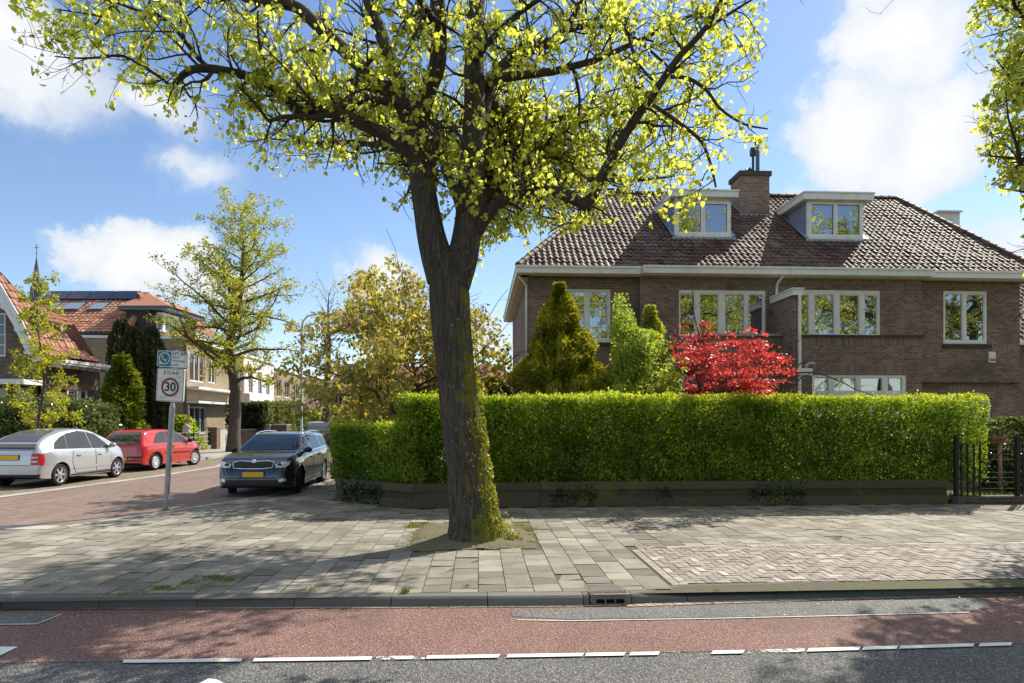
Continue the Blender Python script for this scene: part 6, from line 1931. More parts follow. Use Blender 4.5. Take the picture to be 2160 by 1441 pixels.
# ================================================================== hedges
def hedge(name, label, line, depth, z0, ztop, n, mat, size=.045, lump=.05, group=None, ztf=None, tonef=None, sparse=None, twigs_=True, seed=3, inner=.10):
    """leaves over a clipped block; line = front face polyline, block lies to its left"""
    base = line[0].lerp(line[-1], .5); base.z = 0
    T = thing(name, label, 'hedge', base, 0, group)
    Ls = [(line[i + 1] - line[i]).length for i in range(len(line) - 1)]; LT = sum(Ls)
    h = ztop - z0
    areas = np.array([LT * h, LT * h * .6, LT * depth, depth * h, depth * h]); pr = areas / areas.sum()
    face = rng.choice(5, n, p=pr); u = rng.uniform(0, LT, n); v = rng.uniform(0, 1, n); w = rng.uniform(0, 1, n)
    u = np.where(face == 3, 0, np.where(face == 4, LT, u))
    dd = np.where(face == 0, 0, np.where(face == 1, depth, w * depth)); zz = np.where(face == 2, 1, v)
    ins = np.abs(rng.exponential(inner, n))
    u = np.where(face == 3, ins, np.where(face == 4, LT - ins, u)); dd = np.where(face == 0, ins, np.where(face == 1, depth - ins, dd)); zz = zz * h - np.where(face == 2, ins * .7, 0)
    cum = np.concatenate([[0], np.cumsum(Ls)])
    i = np.clip(np.searchsorted(cum, u) - 1, 0, len(Ls) - 1)
    A = np.array([tuple(p) for p in line])[:, :2]
    f = ((u - cum[i]) / np.array(Ls)[i])[:, None]
    XY = A[i] * (1 - f) + A[i + 1] * f
    D = unit(A[i + 1] - A[i]); Nn = np.stack([-D[:, 1], D[:, 0]], 1)
    top = zz
    P = np.concatenate([XY + Nn * dd[:, None], (z0 + zz)[:, None]], 1)
    lu = (lumps(P, 2.4, seed) - .5) + .6 * (lumps(P, 6.5, seed + 1) - .5) + .8 * (lumps(P, .9, seed + 2) - .5)
    outn = np.stack([np.where(face == 0, -Nn[:, 0], np.where(face == 1, Nn[:, 0], np.where(face == 3, -D[:, 0], np.where(face == 4, D[:, 0], 0)))),
                     np.where(face == 0, -Nn[:, 1], np.where(face == 1, Nn[:, 1], np.where(face == 3, -D[:, 1], np.where(face == 4, D[:, 1], 0)))), np.where(face == 2, 1.0, 0)], 1)
    P = P + outn * (lump * 2 * lu)[:, None] + rng.normal(0, .012, (n, 3))
    sh = rng.random(n) < .06
    P[:, 2] += np.where((face == 2) & sh, np.abs(rng.normal(0, .05, n)), 0)
    if sparse is not None:
        k = rng.random(n) < sparse(P); P, outn, lu = P[k], outn[k], lu[k]
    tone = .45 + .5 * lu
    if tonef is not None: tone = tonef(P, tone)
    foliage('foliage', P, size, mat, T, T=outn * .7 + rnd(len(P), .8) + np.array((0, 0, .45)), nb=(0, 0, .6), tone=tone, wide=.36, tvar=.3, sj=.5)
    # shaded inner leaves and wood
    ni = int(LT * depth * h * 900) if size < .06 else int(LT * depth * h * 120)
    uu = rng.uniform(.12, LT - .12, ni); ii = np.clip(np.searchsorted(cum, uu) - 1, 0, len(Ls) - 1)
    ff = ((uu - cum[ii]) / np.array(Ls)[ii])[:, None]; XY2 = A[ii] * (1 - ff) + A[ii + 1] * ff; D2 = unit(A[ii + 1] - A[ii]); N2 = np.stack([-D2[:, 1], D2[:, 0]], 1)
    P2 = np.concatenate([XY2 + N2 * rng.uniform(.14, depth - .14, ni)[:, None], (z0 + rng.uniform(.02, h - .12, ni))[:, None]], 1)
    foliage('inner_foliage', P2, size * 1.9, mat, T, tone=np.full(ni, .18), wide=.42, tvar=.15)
    if twigs_:
        m = MB()
        for k in range(int(LT * 16)):
            uu = rng.uniform(.05, LT - .05); i = min(len(Ls) - 1, max(0, int(np.searchsorted(cum, uu) - 1))); q = A[i] + (A[i + 1] - A[i]) * ((uu - cum[i]) / Ls[i])
            d = unit((A[i + 1] - A[i])[None])[0]; nn = np.array((-d[1], d[0])); q = q + nn * rng.uniform(.15, depth - .15)
            W = walk((q[0], q[1], max(0, z0 - .2)), (rng.normal(0, .15), rng.normal(0, .15), 1), (h + .15) * rng.uniform(.7, .98), 4, .1, 0)
            m.tube(W, np.linspace(.012, .004, 5), 3, cap=False)
        m.build('twigs', M_barkp, T, world=True)
    return T


M_privet = m_leaf('privet_leaf', (.07, .14, .014), (.18, .30, .026), (.46, .53, .08), .5, (1.5, 1.4, .5), .45, .4)
hp = [gr(707, 1056), gr(872, 1074), gr(1140, 1070), gr(1600, 1066), gr(2000, 1063)]
hq = [p + NX * .16 for p in hp]
zT = lambda px, py, Y: CH - (py - HY) / F * Y
cut = hq[0].lerp(hq[1], .80)
e_ = at(2098, 880, 13.55); e_.z = 0
hq_end = Vector((e_.x, hq[4].y + (e_.x - hq[4].x) * math.tan(YAW), 0))


def thin_right(P):
    x = (P[:, 0] - 5.8) / 3.2
    return np.clip(1.0 - np.where(lumps(P, 2.3, 17) > .66, .6, 0) - .42 * np.clip(x, 0, 1) * (lumps(P, 1.5, 12) + .35), .18, 1)


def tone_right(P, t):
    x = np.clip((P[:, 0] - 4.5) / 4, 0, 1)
    return np.clip(t + .12 * x + .45 * np.clip((P[:, 2] - 2.12) / .15, 0, 1), 0, 1)  # sun on the top painted into leaf tone, besides new growth; paler rightwards


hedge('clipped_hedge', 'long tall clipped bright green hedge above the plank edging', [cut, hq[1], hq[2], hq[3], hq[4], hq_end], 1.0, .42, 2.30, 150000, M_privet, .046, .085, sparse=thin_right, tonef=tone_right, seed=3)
hedge('clipped_hedge', 'lower clipped green hedge at the corner, left end beside the estate car', [hq[0] + Vector((-.1, 4.2, 0)), hq[0] + Vector((-.26, .35, 0)), hq[0] + Vector((-.08, .02, 0)), cut - Vector((.05, 0, 0))], 1.0, .42, 1.70, 60000, M_privet, .046, .08, seed=7, tonef=lambda P, t: np.clip(t + .45 * np.clip((P[:, 2] - 1.55) / .13, 0, 1), 0, 1))  # top band lightened as if sunlit, put into leaf tone along with new growth

# plank edging below the hedge
M_plank = m_tone('weathered_plank', [(0, (.055, .045, .03)), (.5, (.11, .092, .06)), (1, (.18, .155, .105))], .9, .2, 26, .45, .006, ((.13, .145, .03), 1.7, .7, .5))
PE = thing('plank_edging', 'weathered grey wooden plank edging along the foot of the hedges', 'edging', hp[2])
line = [hp[0] + Vector((-.1, 3.5, 0)), hp[0], hp[1], hp[2], hp[3], hp[4]]
for i in range(len(line) - 1):
    a, b = line[i], line[i + 1]; L = (b - a).length; d = (b - a) / L; nrm = Vector((-d.y, d.x, 0))
    nseg = max(1, int(round(L / 3.2)))
    for k in range(nseg):
        p, q = a + d * (L * k / nseg + .004), a + d * (L * (k + 1) / nseg - .004)
        for (z0, z1, off, tn) in ((.345, .505, 0, .75), (.17, .36, .035, .3), (.0, .19, 0, .55)):
            m = MB(); dz = rng.normal(0, .008)
            V = []
            for P_, ddz in ((p, rng.normal(0, .006)), (q, rng.normal(0, .006))):
                for (o, z) in ((off, z0), (off, z1), (off + .05, z1), (off + .05, z0)): V.append(P_ + nrm * o + Vector((0, 0, max(.0, z + dz + ddz))))
            m.add(V, [(0, 1, 5, 4), (1, 2, 6, 5), (2, 3, 7, 6), (3, 0, 4, 7), (0, 3, 2, 1), (4, 5, 6, 7)], float(np.clip(tn + rng.normal(0, .15), 0, 1)))
            m.build('plank', M_plank, PE, world=True)
        m = MB(); c_ = p + nrm * .09
        m.box(c_.x - .04, c_.x + .04, c_.y - .04, c_.y + .04, 0, .5, tone=.3); m.build('post', M_plank, PE, world=True)
M_ivy = m_leaf('ivy_leaf', (.012, .026, .008), (.028, .052, .014), (.07, .10, .03), .2, (1.2, 1.2, .6), .35, .5)
Pv = []
for k in range(5200):
    i = rng.integers(1, len(line) - 1); f = rng.random(); p = line[i].lerp(line[i + 1], f); Pv.append((p.x, p.y + .015 - abs(rng.normal(0, .025)), abs(rng.normal(.25, .14))))
Pv = np.array(Pv); Pv = Pv[lumps(Pv * (1, 1, .3), 1.7, 5) > .60]
foliage('ivy', Pv, .05, M_ivy, PE, droop=(0, -.5, -.4), nb=(0, -1, .3), wide=.5)

# hedges on the far side of the side street
M_laurel = m_leaf('laurel_leaf', (.04, .07, .015), (.12, .16, .04), (.34, .38, .16), .25, (1.3, 1.3, .6), .25, .7)
hedge('laurel_hedge', 'loose glossy laurel hedge behind the silver car', [Vector((-27, 20.6, 0)), Vector((-17.5, 21.6, 0)), Vector((-15.6, 23.0, 0)), Vector((-15.4, 25.0, 0))], 1.6, 0, 2.35, 30000, M_laurel, .105, .22, twigs_=False, seed=11, inner=.2)
hedge('yew_hedge', 'dark clipped hedge behind the trunk of the feathery street tree', [Vector((-16.2, 37.6, 0)), Vector((-14.9, 37.9, 0)), Vector((-15.1, 40, 0))], 2.2, 0, 2.65, 9000, M_yew, .12, .08, twigs_=False, inner=.1)
hedge('beech_hedge', 'tall sunlit speckled hedge beyond the estate car roof', [Vector((-14.9, 38.2, 0)), Vector((-14.4, 41, 0)), Vector((-15.4, 47, 0))], 1.5, 0, 2.75, 14000, m_leaf('beech_leaf', (.05, .08, .015), (.14, .18, .04), (.32, .36, .12), .3), .13, .2, twigs_=False, seed=14, inner=.15)
for x, y, w_, h_, mm, lab, sd_ in ((-17.6, 33.5, 1.5, 1.9, M_lgreen, 'loose sunny shrub behind the low railing fence past the red car', 2), (-15.3, 48.5, 1.6, 2.3, M_gold, 'yellow shrub beyond the speckled hedge', 3), (-13.4, 52, 2.2, 2.8, M_laurel, 'round dark glossy shrub far down the street right of the pollard trunk', 5), (-10.2, 50, 2.2, 2.6, M_lgreen, 'light green shrub far down the street behind the pale blue car', 6), (-18.6, 28.6, 1.2, 1.9, M_lgreen, 'small bright shrub between the dark yews and the railing fence', 8)):
    conifer('shrub', lab, Vector((x, y, 0)), h_, lambda t, w_=w_: w_ * .75 * math.sqrt(max(.02, 1 - t * t)), 4200, mm, .15, 1.8, .25, .2, .4, sd_, cat='shrub')
# pruned shrub and bare standard at the right edge
b = at(2140, 880, 15.6); b.z = 0
conifer('glossy_shrub', 'rounded glossy evergreen shrub behind the iron railings at the right edge', b + Vector((.2, .3, 0)), 1.82, lambda t: .95 * math.sqrt(max(.02, 1 - (2 * t - 1) ** 2 * .9)), 7000, M_laurel, .10, 2.2, .2, .25, .42, 4, cat='shrub')
ST = thing('pruned_standard', 'bare pruned standard with a tuft of brown twigs behind the iron railings', 'shrub', at(2112, 1045, 14.9))
sb = at(2112, 880, 14.9); sb.z = 0
m = MB(); m.tube([sb, sb + Vector((-.02, 0, .6)), sb + Vector((-.04, 0, 1.28))], [.045, .036, .04], 8); m.build('trunk', m_plain('tan_bark', (.33, .22, .12), .8, 0, .2, .3, 20), ST, world=True, smooth=True)
m = MB()
for k in range(150):
    d = rng.normal(0, 1, 3); d[2] = abs(d[2]) * .8; W = walk(sb + Vector((-.04, 0, 1.27)), d, rng.uniform(.12, .30), 3, .3, 0); m.tube(W, np.linspace(.009, .003, 4), 3, cap=False)
m.build('twigs', m_plain('twig_brown', (.27, .15, .10), .8, 0, .2, .35, 30), ST, world=True)
# ================================================================== signs, fences and the houses of the side street
M_galv = m_plain('galvanised_steel', (.30, .31, .32), .5, .55, .5, .22, 9)
M_signw = m_plain('sign_white', (.66, .66, .64), .5, 0, .3, .06, 4, grime=((.33, .32, .28), 7, .6))
M_ink = m_plain('sign_black', (.02, .02, .022), .5)
M_signred = m_plain('sign_red', (.22, .035, .03), .5)
M_signblue = m_plain('sign_blue', (.03, .13, .36), .5)
M_signgreen = m_plain('sign_green', (.02, .15, .11), .5)


def text(name, s, size, mat, parent, M, ext=.0008, align='CENTER', space=1.0, bold=0.0):
    cu = bpy.data.curves.new('lettering', 'FONT'); cu.body = s; cu.size = size; cu.extrude = ext; cu.align_x = align; cu.align_y = 'CENTER'; cu.space_character = space; cu.offset = bold
    o = bpy.data.objects.new('lettering', cu); COL.objects.link(o)
    bpy.context.view_layer.update()
    me = bpy.data.meshes.new_from_object(o.evaluated_get(bpy.context.evaluated_depsgraph_get()))
    bpy.data.objects.remove(o); bpy.data.curves.remove(cu)
    me.transform(M); me.materials.clear(); me.materials.append(mat)
    return link(name, me, parent)


SB = gr(350, 1077)
top = at(371, 738, SB.y - .02)
SIGN = thing('road_sign', 'leaning grey post with a zone 30 sign and a blue neighbourhood watch plate', 'sign', SB)
ax = (top - SB); 
m = MB()
hz_ = lambda f: Vector((0, 0, 0)) + ax * f
m.tube([hz_(-.01), hz_(.645)], .052, 16); m.tube([hz_(.645), hz_(.668)], [.052, .036], 16); m.tube([hz_(.668), hz_(1.0)], .034, 14)
m.build('post', M_galv, SIGN, smooth=True, auto=40)
# sign plane: x to the right, z up, both leaning with the post; slightly turned
ang = math.atan2(ax.x, ax.z)
def SM(px, py, off=-.05):
    c = at(px, py, SB.y) - SB
    R_ = Matrix.Rotation(-.10, 4, 'Z') @ Matrix.Rotation(ang * .9, 4, 'Y')
    return Matrix.Translation(c + Vector((0, off, 0))) @ R_
def rbox(mb, w, h, r, y0, y1, n=5):
    pts = []
    for cx_, cz_, a0 in ((w / 2 - r, h / 2 - r, 0), (-w / 2 + r, h / 2 - r, 90), (-w / 2 + r, -h / 2 + r, 180), (w / 2 - r, -h / 2 + r, 270)):
        for k in range(n):
            a = math.radians(a0 + 90 * k / (n - 1)); pts.append((cx_ + r * math.cos(a), cz_ + r * math.sin(a)))
    return pts
S1 = SM(362, 812.5)
pxm = SB.y / F
w1, h1 = 61 * pxm, 70 * pxm
m = MB(); m.prism(rbox(m, w1, h1, .035, 0, 0), 0, .035, S1); z1_ = m.build('zone_plate', M_signw, SIGN)
m = MB(); o_ = rbox(m, w1 - .025, h1 - .025, .03, 0, 0); i_ = rbox(m, w1 - .040, h1 - .040, .025, 0, 0); k = len(o_)
m.add([S1 @ Vector((x, -.0015, z)) for x, z in o_ + i_], [(a, (a + 1) % k, k + (a + 1) % k, k + a) for a in range(k)]); m.build('border', M_ink, z1_)
def disc(mb, r0, r1, y, M, cx_=0, cz_=0, n=40):
    V = []
    for a in range(n):
        c, s_ = math.cos(2 * PI * a / n), math.sin(2 * PI * a / n); V += [M @ Vector((cx_ + r0 * c, y, cz_ + r0 * s_)), M @ Vector((cx_ + r1 * c, y, cz_ + r1 * s_))]
    return mb.add(V, [(2 * a, 2 * a + 1, (2 * a + 3) % (2 * n), (2 * a + 2) % (2 * n)) for a in range(n)])
rr = 20 * pxm; zc = -.065 * h1
m = MB(); disc(m, rr * .76, rr, -.002, S1, 0, zc); m.build('red_ring', M_signred, z1_)
TR = Matrix.Rotation(PI / 2, 4, 'X')
text('number', '30', rr * 1.28, M_ink, z1_, S1 @ Matrix.Translation((0, -.002, zc)) @ TR, bold=.006)
text('word', 'ZONE', .092, M_ink, z1_, S1 @ Matrix.Translation((0, -.002, h1 * .36)) @ TR, space=1.45, bold=.001)
S2 = SM(367, 758)
w2, h2 = 69 * pxm, 34 * pxm
m = MB(); m.prism(rbox(m, w2, h2, .03, 0, 0), 0, .03, S2); z2_ = m.build('watch_plate', M_signw, SIGN)
m = MB(); q = w2 * .455; m.poly([S2 @ Vector(p) for p in ((-w2 / 2 + .014, -.0015, -h2 / 2 + .014), (-w2 / 2 + q, -.0015, -h2 / 2 + .014), (-w2 / 2 + q, -.0015, h2 / 2 - .014), (-w2 / 2 + .014, -.0015, h2 / 2 - .014))]); m.build('blue_field', M_signblue, z2_, fixn=False)
cx_ = -w2 / 2 + q / 2 + .007; rb = h2 * .37
m = MB(); disc(m, .0, rb, -.0025, S2, cx_, .008); m.poly([S2 @ Vector((cx_ + a, -.0024, b)) for a, b in ((-rb * .95, -rb * .98), (-rb * .35, -rb * .85), (-rb * .85, -rb * .35))]); m.build('speech_bubble', M_signw, z2_, fixn=False)
m = MB(); disc(m, .0, rb * .84, -.0035, S2, cx_, .008); m.build('green_disc', M_signgreen, z2_, fixn=False)
m = MB()
hd = [(-.42, .38), (-.30, .05), (-.05, -.25), (.30, -.42)]
V_ = [S2 @ Vector((cx_ + rb * a, -.006, .008 + rb * b)) for a, b in hd]
m.tube(V_, [rb * .09, rb * .085, rb * .085, rb * .09], 6); m.tube([V_[0] + Vector((-.002, 0, .004)), S2 @ Vector((cx_ - rb * .20, -.006, .008 + rb * .30))], rb * .12, 6); m.tube([V_[3], S2 @ Vector((cx_ + rb * .34, -.006, .008 - rb * .18))], rb * .12, 6)
m.build('handset', M_signw, z2_)
tx = -w2 / 2 + q + .02
for k, (s_, sz, col) in enumerate((('LET OP!', .088, M_ink), ('Buurt-', .062, M_signgreen), ('WhatsApp-', .062, M_signgreen), ('actief', .062, M_signgreen))):
    text('word', s_, sz, col, z2_, S2 @ Matrix.Translation((tx, -.002, h2 * .34 - k * h2 * .225)) @ TR, align='LEFT', bold=.0015 if k == 0 else 0)

# ------------------------------------------------------------------ iron railings on a low plinth
M_railp = m_plain('black_iron_paint', (.014, .016, .017), .6, 0, .35, .2, 12)
RF = thing('iron_railings', 'black iron railings with a curved brace on a low dark plinth right of the hedge', 'fence', gr(2085, 1064), YAW)
R0 = gr(2085, 1064)
def rl_(px, py, d=0.06):
    r = Vector(((px - CX) / F, 1, (HY - py) / F)); t = (R0.dot(NX) + d) / r.dot(NX); P = r * t
    return Vector(((P - R0).dot(UX), d, CH + P.z))
m = MB(); a = rl_(2020, 1060, 0); b = rl_(2400, 1060, 0); m.box(a.x, b.x, 0, .22, -.05, rl_(2100, 1047, 0).z); m.build('plinth', m_brick('dark_plinth', ((.05, .045, .04), (.08, .07, .06), (.12, .1, .085)), (.15, .14, .12)), RF)
def rpost(px, w=.075, d=.11, yt=921, yb=1050):
    p = rl_(px, yb, d); q = rl_(px, yt, d); m = MB(); m.box(p.x - w / 2, p.x + w / 2, d - w / 2, d + w / 2, p.z - .03, q.z)
    m.box(p.x - w * .62, p.x + w * .62, d - w * .62, d + w * .62, q.z - .06, q.z - .03)
    c = q.z; hw_ = w / 2 * 1.05; m.add([(p.x - hw_, d - hw_, c), (p.x + hw_, d - hw_, c), (p.x + hw_, d + hw_, c), (p.x - hw_, d + hw_, c), (p.x, d, c + .06)], [(0, 1, 4), (1, 2, 4), (2, 3, 4), (3, 0, 4), (0, 3, 2, 1)]); m.build('post', M_railp, RF)
rpost(2017, yb=1058); rpost(2146); rpost(2290)
for px in (2028, 2041, 2054, 2067):
    p, q = rl_(px, 1048, .11), rl_(px, 936, .11); m = MB(); m.box(p.x - .014, p.x + .014, .096, .124, p.z - .03, q.z); m.build('bar', M_railp, RF)
for px in range(2158, 2290, 13):
    p, q = rl_(px, 1048, .11), rl_(px, 950, .11); m = MB(); m.box(p.x - .012, p.x + .012, .098, .122, p.z - .03, q.z); m.build('bar', M_railp, RF)
for y, x0 in ((934, 2022), (948, 2070), (959, 2075), (970, 2075), (997, 2068), (1008, 2068), (1018, 2060), (1031, 2045)):
    p, q = rl_(x0, y, .09), rl_(2144 if y > 950 else 2290, y, .09); m = MB(); m.box(p.x, q.x, .083, .095, p.z - .006, p.z + .006); m.build('rail', M_railp, RF)
for L in ([(2040, 1024), (2062, 1005), (2085, 980), (2100, 966), (2112, 956), (2121, 944)], [(2070, 972), (2085, 985), (2105, 1003), (2117, 1020), (2122, 1035)]):
    m = MB(); m.tube([rl_(x, y, .075) for x, y in L], .012, 6); m.build('brace', M_railp, RF, smooth=True)
# sunlit grass patch behind the railings
n = 1400; gx = rng.uniform(9.3, 13.5, n); gy = 13.6 + rng.uniform(0, .9, n); P = np.stack([gx, gy, np.full(n, .02)], 1)
V, Fq, k = leafmesh(P, rng.uniform(.06, .2, n), rnd(n, .35) + np.array((0, 0, 1.0)), rnd(n), 'kite', .08)
props(np_mesh('grass', V, Fq, M_grass, np.repeat(np.clip(rng.normal(.6, .25, n), 0, 1), k)), kind='stuff')

# ------------------------------------------------------------------ lamp post
LPB = at(636, 880, 31); LPB.z = 0
LP = thing('street_lamp', 'tall thin grey street lamp with a curved arm beyond the estate car', 'street lamp', LPB)
h = 6.9; m = MB(); m.tube([(0, 0, 0), (0, 0, 1.2), (0, 0, 1.25), (0, 0, h - .8), (.06, 0, h - .35), (.3, 0, h - .08), (.8, 0, h + .02), (1.75, 0, h + .02)], [.085, .085, .06, .05, .045, .042, .038, .034], 12); m.build('pole', m_plain('lamp_grey', (.42, .44, .46), .45, .3, .5, .1), LP, smooth=True, auto=40)
b_ = bmesh.new(); bmesh.ops.create_uvsphere(b_, u_segments=18, v_segments=10, radius=1)
for v in b_.verts: v.co = Vector((2.05 + v.co.x * .48, v.co.y * .17, h + .0 + (v.co.z * .10 if v.co.z > 0 else v.co.z * .07)))
MB().bm(b_).build('lamp_head', m_plain('lamp_head_grey', (.46, .48, .5), .4, .2), LP, smooth=True)

# ------------------------------------------------------------------ front gardens on the left: railing fence, piers, gate
M_ybrick = m_brick('buff_brick', ((.22, .155, .085), (.31, .23, .135), (.38, .29, .18)), (.34, .30, .24), stain=((.16, .11, .07), .4))
M_dbrick = m_brick('dark_brick', ((.075, .045, .038), (.12, .075, .06), (.17, .115, .09)), (.2, .18, .16))
M_rbrick = m_brick('warm_brick', ((.12, .06, .042), (.19, .10, .07), (.26, .15, .105)), (.28, .24, .2))
def oriented(A, B):
    d = (B - A); return d.length, math.atan2(d.y, d.x)
A, B = Vector((-16.6, 31.2, 0)), Vector((-16.55, 34.6, 0)); L, a = oriented(A, B)
RLF = thing('rail_fence', 'low fence of three pale rails on a brick footing past the red car', 'fence', A, a)
m = MB(); m.box(0, L, -.1, .1, 0, .34); m.build('footing', M_ybrick, RLF)
for z in (.55, .8, 1.05):
    m = MB(); m.tube([(0, 0, z), (L, 0, z)], .022, 8); m.build('rail', M_galv, RLF)
for x in (.05, L / 2, L - .05): m = MB(); m.box(x - .03, x + .03, -.03, .03, .34, 1.1); m.build('post', M_railp, RLF)
def pier(label, P, w, h, mat, cap=True):
    t = thing('brick_pier', label, 'gate pier', P, .05, 'brick gate piers on the far footway')
    m = MB(); m.box(-w / 2, w / 2, -w / 2, w / 2, 0, h); m.build('shaft', mat, t)
    m = MB(); m.box(-w / 2 - .03, w / 2 + .03, -w / 2 - .03, w / 2 + .03, h + .001, h + .07); m.build('cap', m_plain('concrete_cap', (.3, .28, .25), .9), t)
    return t
pier('brick gate pier left of the white slatted gate', Vector((-16.5, 35.0, 0)), .5, 1.25, M_rbrick)
pier('brick gate pier right of the white slatted gate', Vector((-16.1, 36.6, 0)), .5, 1.25, M_ybrick)
pier('buff brick pier with a letter box right of the street tree', Vector((-14.9, 38.4, 0)), .5, 1.35, M_ybrick)
pier('dark brick pier beside the dark clipped hedge', Vector((-14.2, 38.9, 0)), .9, 1.35, M_dbrick)
GT = thing('garden_gate', 'small white slatted garden gate between two brick piers', 'gate', Vector((-16.42, 35.3, 0)), math.atan2(1.05, .25))
for k in range(6): m = MB(); m.box(.06 + k * .15, .14 + k * .15, -.012, .012, .1, 1.15); m.build('slat', M_white, GT)
for z in (.22, .95): m = MB(); m.box(.02, 1.0, .013, .04, z, z + .08); m.build('rail', M_white, GT)
DW = thing('garden_wall', 'dark low garden wall behind the street tree trunk', 'wall', Vector((-16.0, 37.0, 0)), 1.0)
m = MB(); m.box(0, 1.7, -.1, .1, 0, 1.1); m.build('brickwork', M_dbrick, DW); m = MB(); m.box(-.03, 1.73, -.13, .13, 1.101, 1.16); m.build('coping', m_plain('coping_stone', (.25, .24, .22), .9), DW)
bx = at(397, 880, 29); bx.z = .1
BP = thing('bird_box_post', 'rough timber post carrying a small pale bird box past the red car', 'post', bx)
m = MB(); m.tube([(0, 0, 0), (.03, 0, 1.2), (.0, 0, 2.35)], [.05, .045, .04], 8); m.build('post', m_plain('driftwood', (.30, .24, .18), .9, 0, .2, .3), BP)
m = MB(); m.box(-.14, .14, -.22, -.045, 1.05, 1.30); m.prism([(-.18, 1.301), (.18, 1.301), (0, 1.46)], -.24, -.03); m.build('bird_box', m_plain('pale_pink', (.55, .46, .46), .8), BP)

# ------------------------------------------------------------------ house helpers for the left side
M_otile = m_tone('orange_roof_tile', [(0, (.30, .115, .065)), (.5, (.45, .19, .115)), (1, (.58, .30, .20))], .65, .3, 12, .35, .01, ((.34, .22, .16), .8, .4, .5))
M_dpane = m_plain('dark_window_glass', (.03, .035, .04), .04, 0, .9, .3, 2)
M_trim = m_plain('white_trim', (.74, .74, .72), .5, 0, .3, .06, 3)


def simple_window(parent, x0, x1, z0, z1, y, n=2, bars=0, fr=.07, mat=None, glass=None):
    w = (x1 - x0 - fr * (n + 1)) / n; P = []
    for k in range(n):
        a = x0 + fr + k * (w + fr); r = bars + 1; h = (z1 - z0 - fr * 2 - .03 * bars) / r
        for j in range(r): P.append((a, a + w, z0 + fr + j * (h + .03), z0 + fr + j * (h + .03) + h))
    m = MB(); gridpanel(m, x0, x1, z0, z1, P, y, y + .1); f = m.build('window', mat or M_trim, parent)
    m = MB()
    for a, b, c, d in P: m.quad((a - .01, y + .05, c - .01), (b + .01, y + .05, c - .01), (b + .01, y + .05, d + .01), (a - .01, y + .05, d + .01))
    m.build('pane', glass or M_dpane, f)
    return f


# gable house at the left edge (front faces the camera)
GHo = Vector((-18.0, 24.0, 0)); GH = thing('gable_house', 'brick house with white gable boards and an orange tiled dormer roof at the left edge', 'house', GHo, 0)
gz = lambda py, Y: CH + (HY - py) / F * Y
m = MB()
wz = 4.15
win_g = (-2.2, -1.24, gz(752, 24), gz(660, 24)); win_l = (-.95, -.25, gz(868, 24), gz(818, 24))
gridpanel(m, -8.0, 0, 0, 6.0, [win_g, win_l], 0, .15, back=False)
m.poly([(0.0, .002, 0), (0, 3.6, 0), (0, 3.6, wz), (0, .002, wz)])
m.poly([(0, 3.6, 0), (-8, 3.6, 0), (-8, 3.6, 5.9), (-1.1, 3.6, 5.9), (0, 3.6, wz)])
m.build('wall', M_dbrick, GH)
simple_window(GH, *win_g, .03, 2, 3, .06); simple_window(GH, *win_l, .03, 2, 1, .05)
# white gable boarding with a scalloped lower edge
prof = [(.55, 3.95), (.12, 4.55), (-.28, 5.4), (-.95, 6.55), (-1.75, 7.85), (-3.3, 10.0)]
m = MB(); pts = []
for k in range(14):
    x = -.75 - k * .36; pts += [(x, 6.02), (x - .18, 5.92)]
poly = [(-.55, 6.02)] + pts + [(-6.0, 6.0), (-3.4, 9.6), (-1.72, 7.55), (-.92, 6.25)]
m.prism(poly, -.03, .05); m.build('gable_boarding', M_trim, GH)
m = MB(); wdt = [.26] * 6
n = len(prof); inner = [(x - .34, z - .10) for x, z in prof]; inner[0] = (.10, 3.95)
m.prism(prof + inner[::-1], -.42, -.32); m.prism([(x + .03, z + .05) for x, z in prof] + [(x - .10, z - .02) for x, z in prof[::-1]], -.47, -.423); m.build('bargeboard', M_trim, GH)
for k, (x, z) in enumerate(((.02, 4.35), (-.34, 5.2), (-.85, 6.1), (-1.35, 6.9))):
    m = MB(); m.box(x - .32, x - .16, -.32, .0, z - .12, z); m.build('bracket', M_trim, GH)
m = MB(); rp = prof[:5] + [(-3.3, 10.0)]
V = []
for (x, z) in [(.55, 4.15)] + prof[1:]: V += [(x + .02, -.42, z + .06), (x + .02, 3.4, z + .06)]
M_ = MB()
SL = [Vector((x + .02, 0, z + .06)) for x, z in [(.62, 4.1)] + prof[1:]]
for i in range(len(SL) - 1):
    a, b = SL[i], SL[i + 1]; d = b - a
    tile_slope(M_, (a.x, -.42, a.z), (0, 1, 0), d, lambda v, a=a, d=d: (0, max(.1, 3.0 - .92 * (a.z + d.z * v / d.length - 4.2))), d.length + .02, .22, .33)
M_.build('roof', M_otile, GH, fixn=False)
m = MB(); m.poly([(-7.2, -.3, 4.5), (-3.3, -.3, 9.95), (-3.3, -.1, 9.95), (-4.5, 3.0, 4.5)])
for a_, b_ in zip(SL[:-1], SL[1:]): m.poly([(a_.x, -.42 + max(.1, 3.0 - .92 * (a_.z - 4.2)), a_.z), (b_.x, -.42 + max(.1, 3.0 - .92 * (b_.z - 4.2)), b_.z), (-4.5, 3.0, 4.5)])
m.build('roof_slope', M_otile, GH)
m = MB(); m.box(.20, .62, .35, 3.62, 3.90, 4.06); m.box(.60, .66, .35, 3.62, 3.98, 4.10); m.build('gutter', M_trim, GH)
for k in range(7): m = MB(); m.box(.01, .5, .5 + k * .46, .58 + k * .46, 3.80, 3.898); m.build('rafter_end', M_trim, GH)
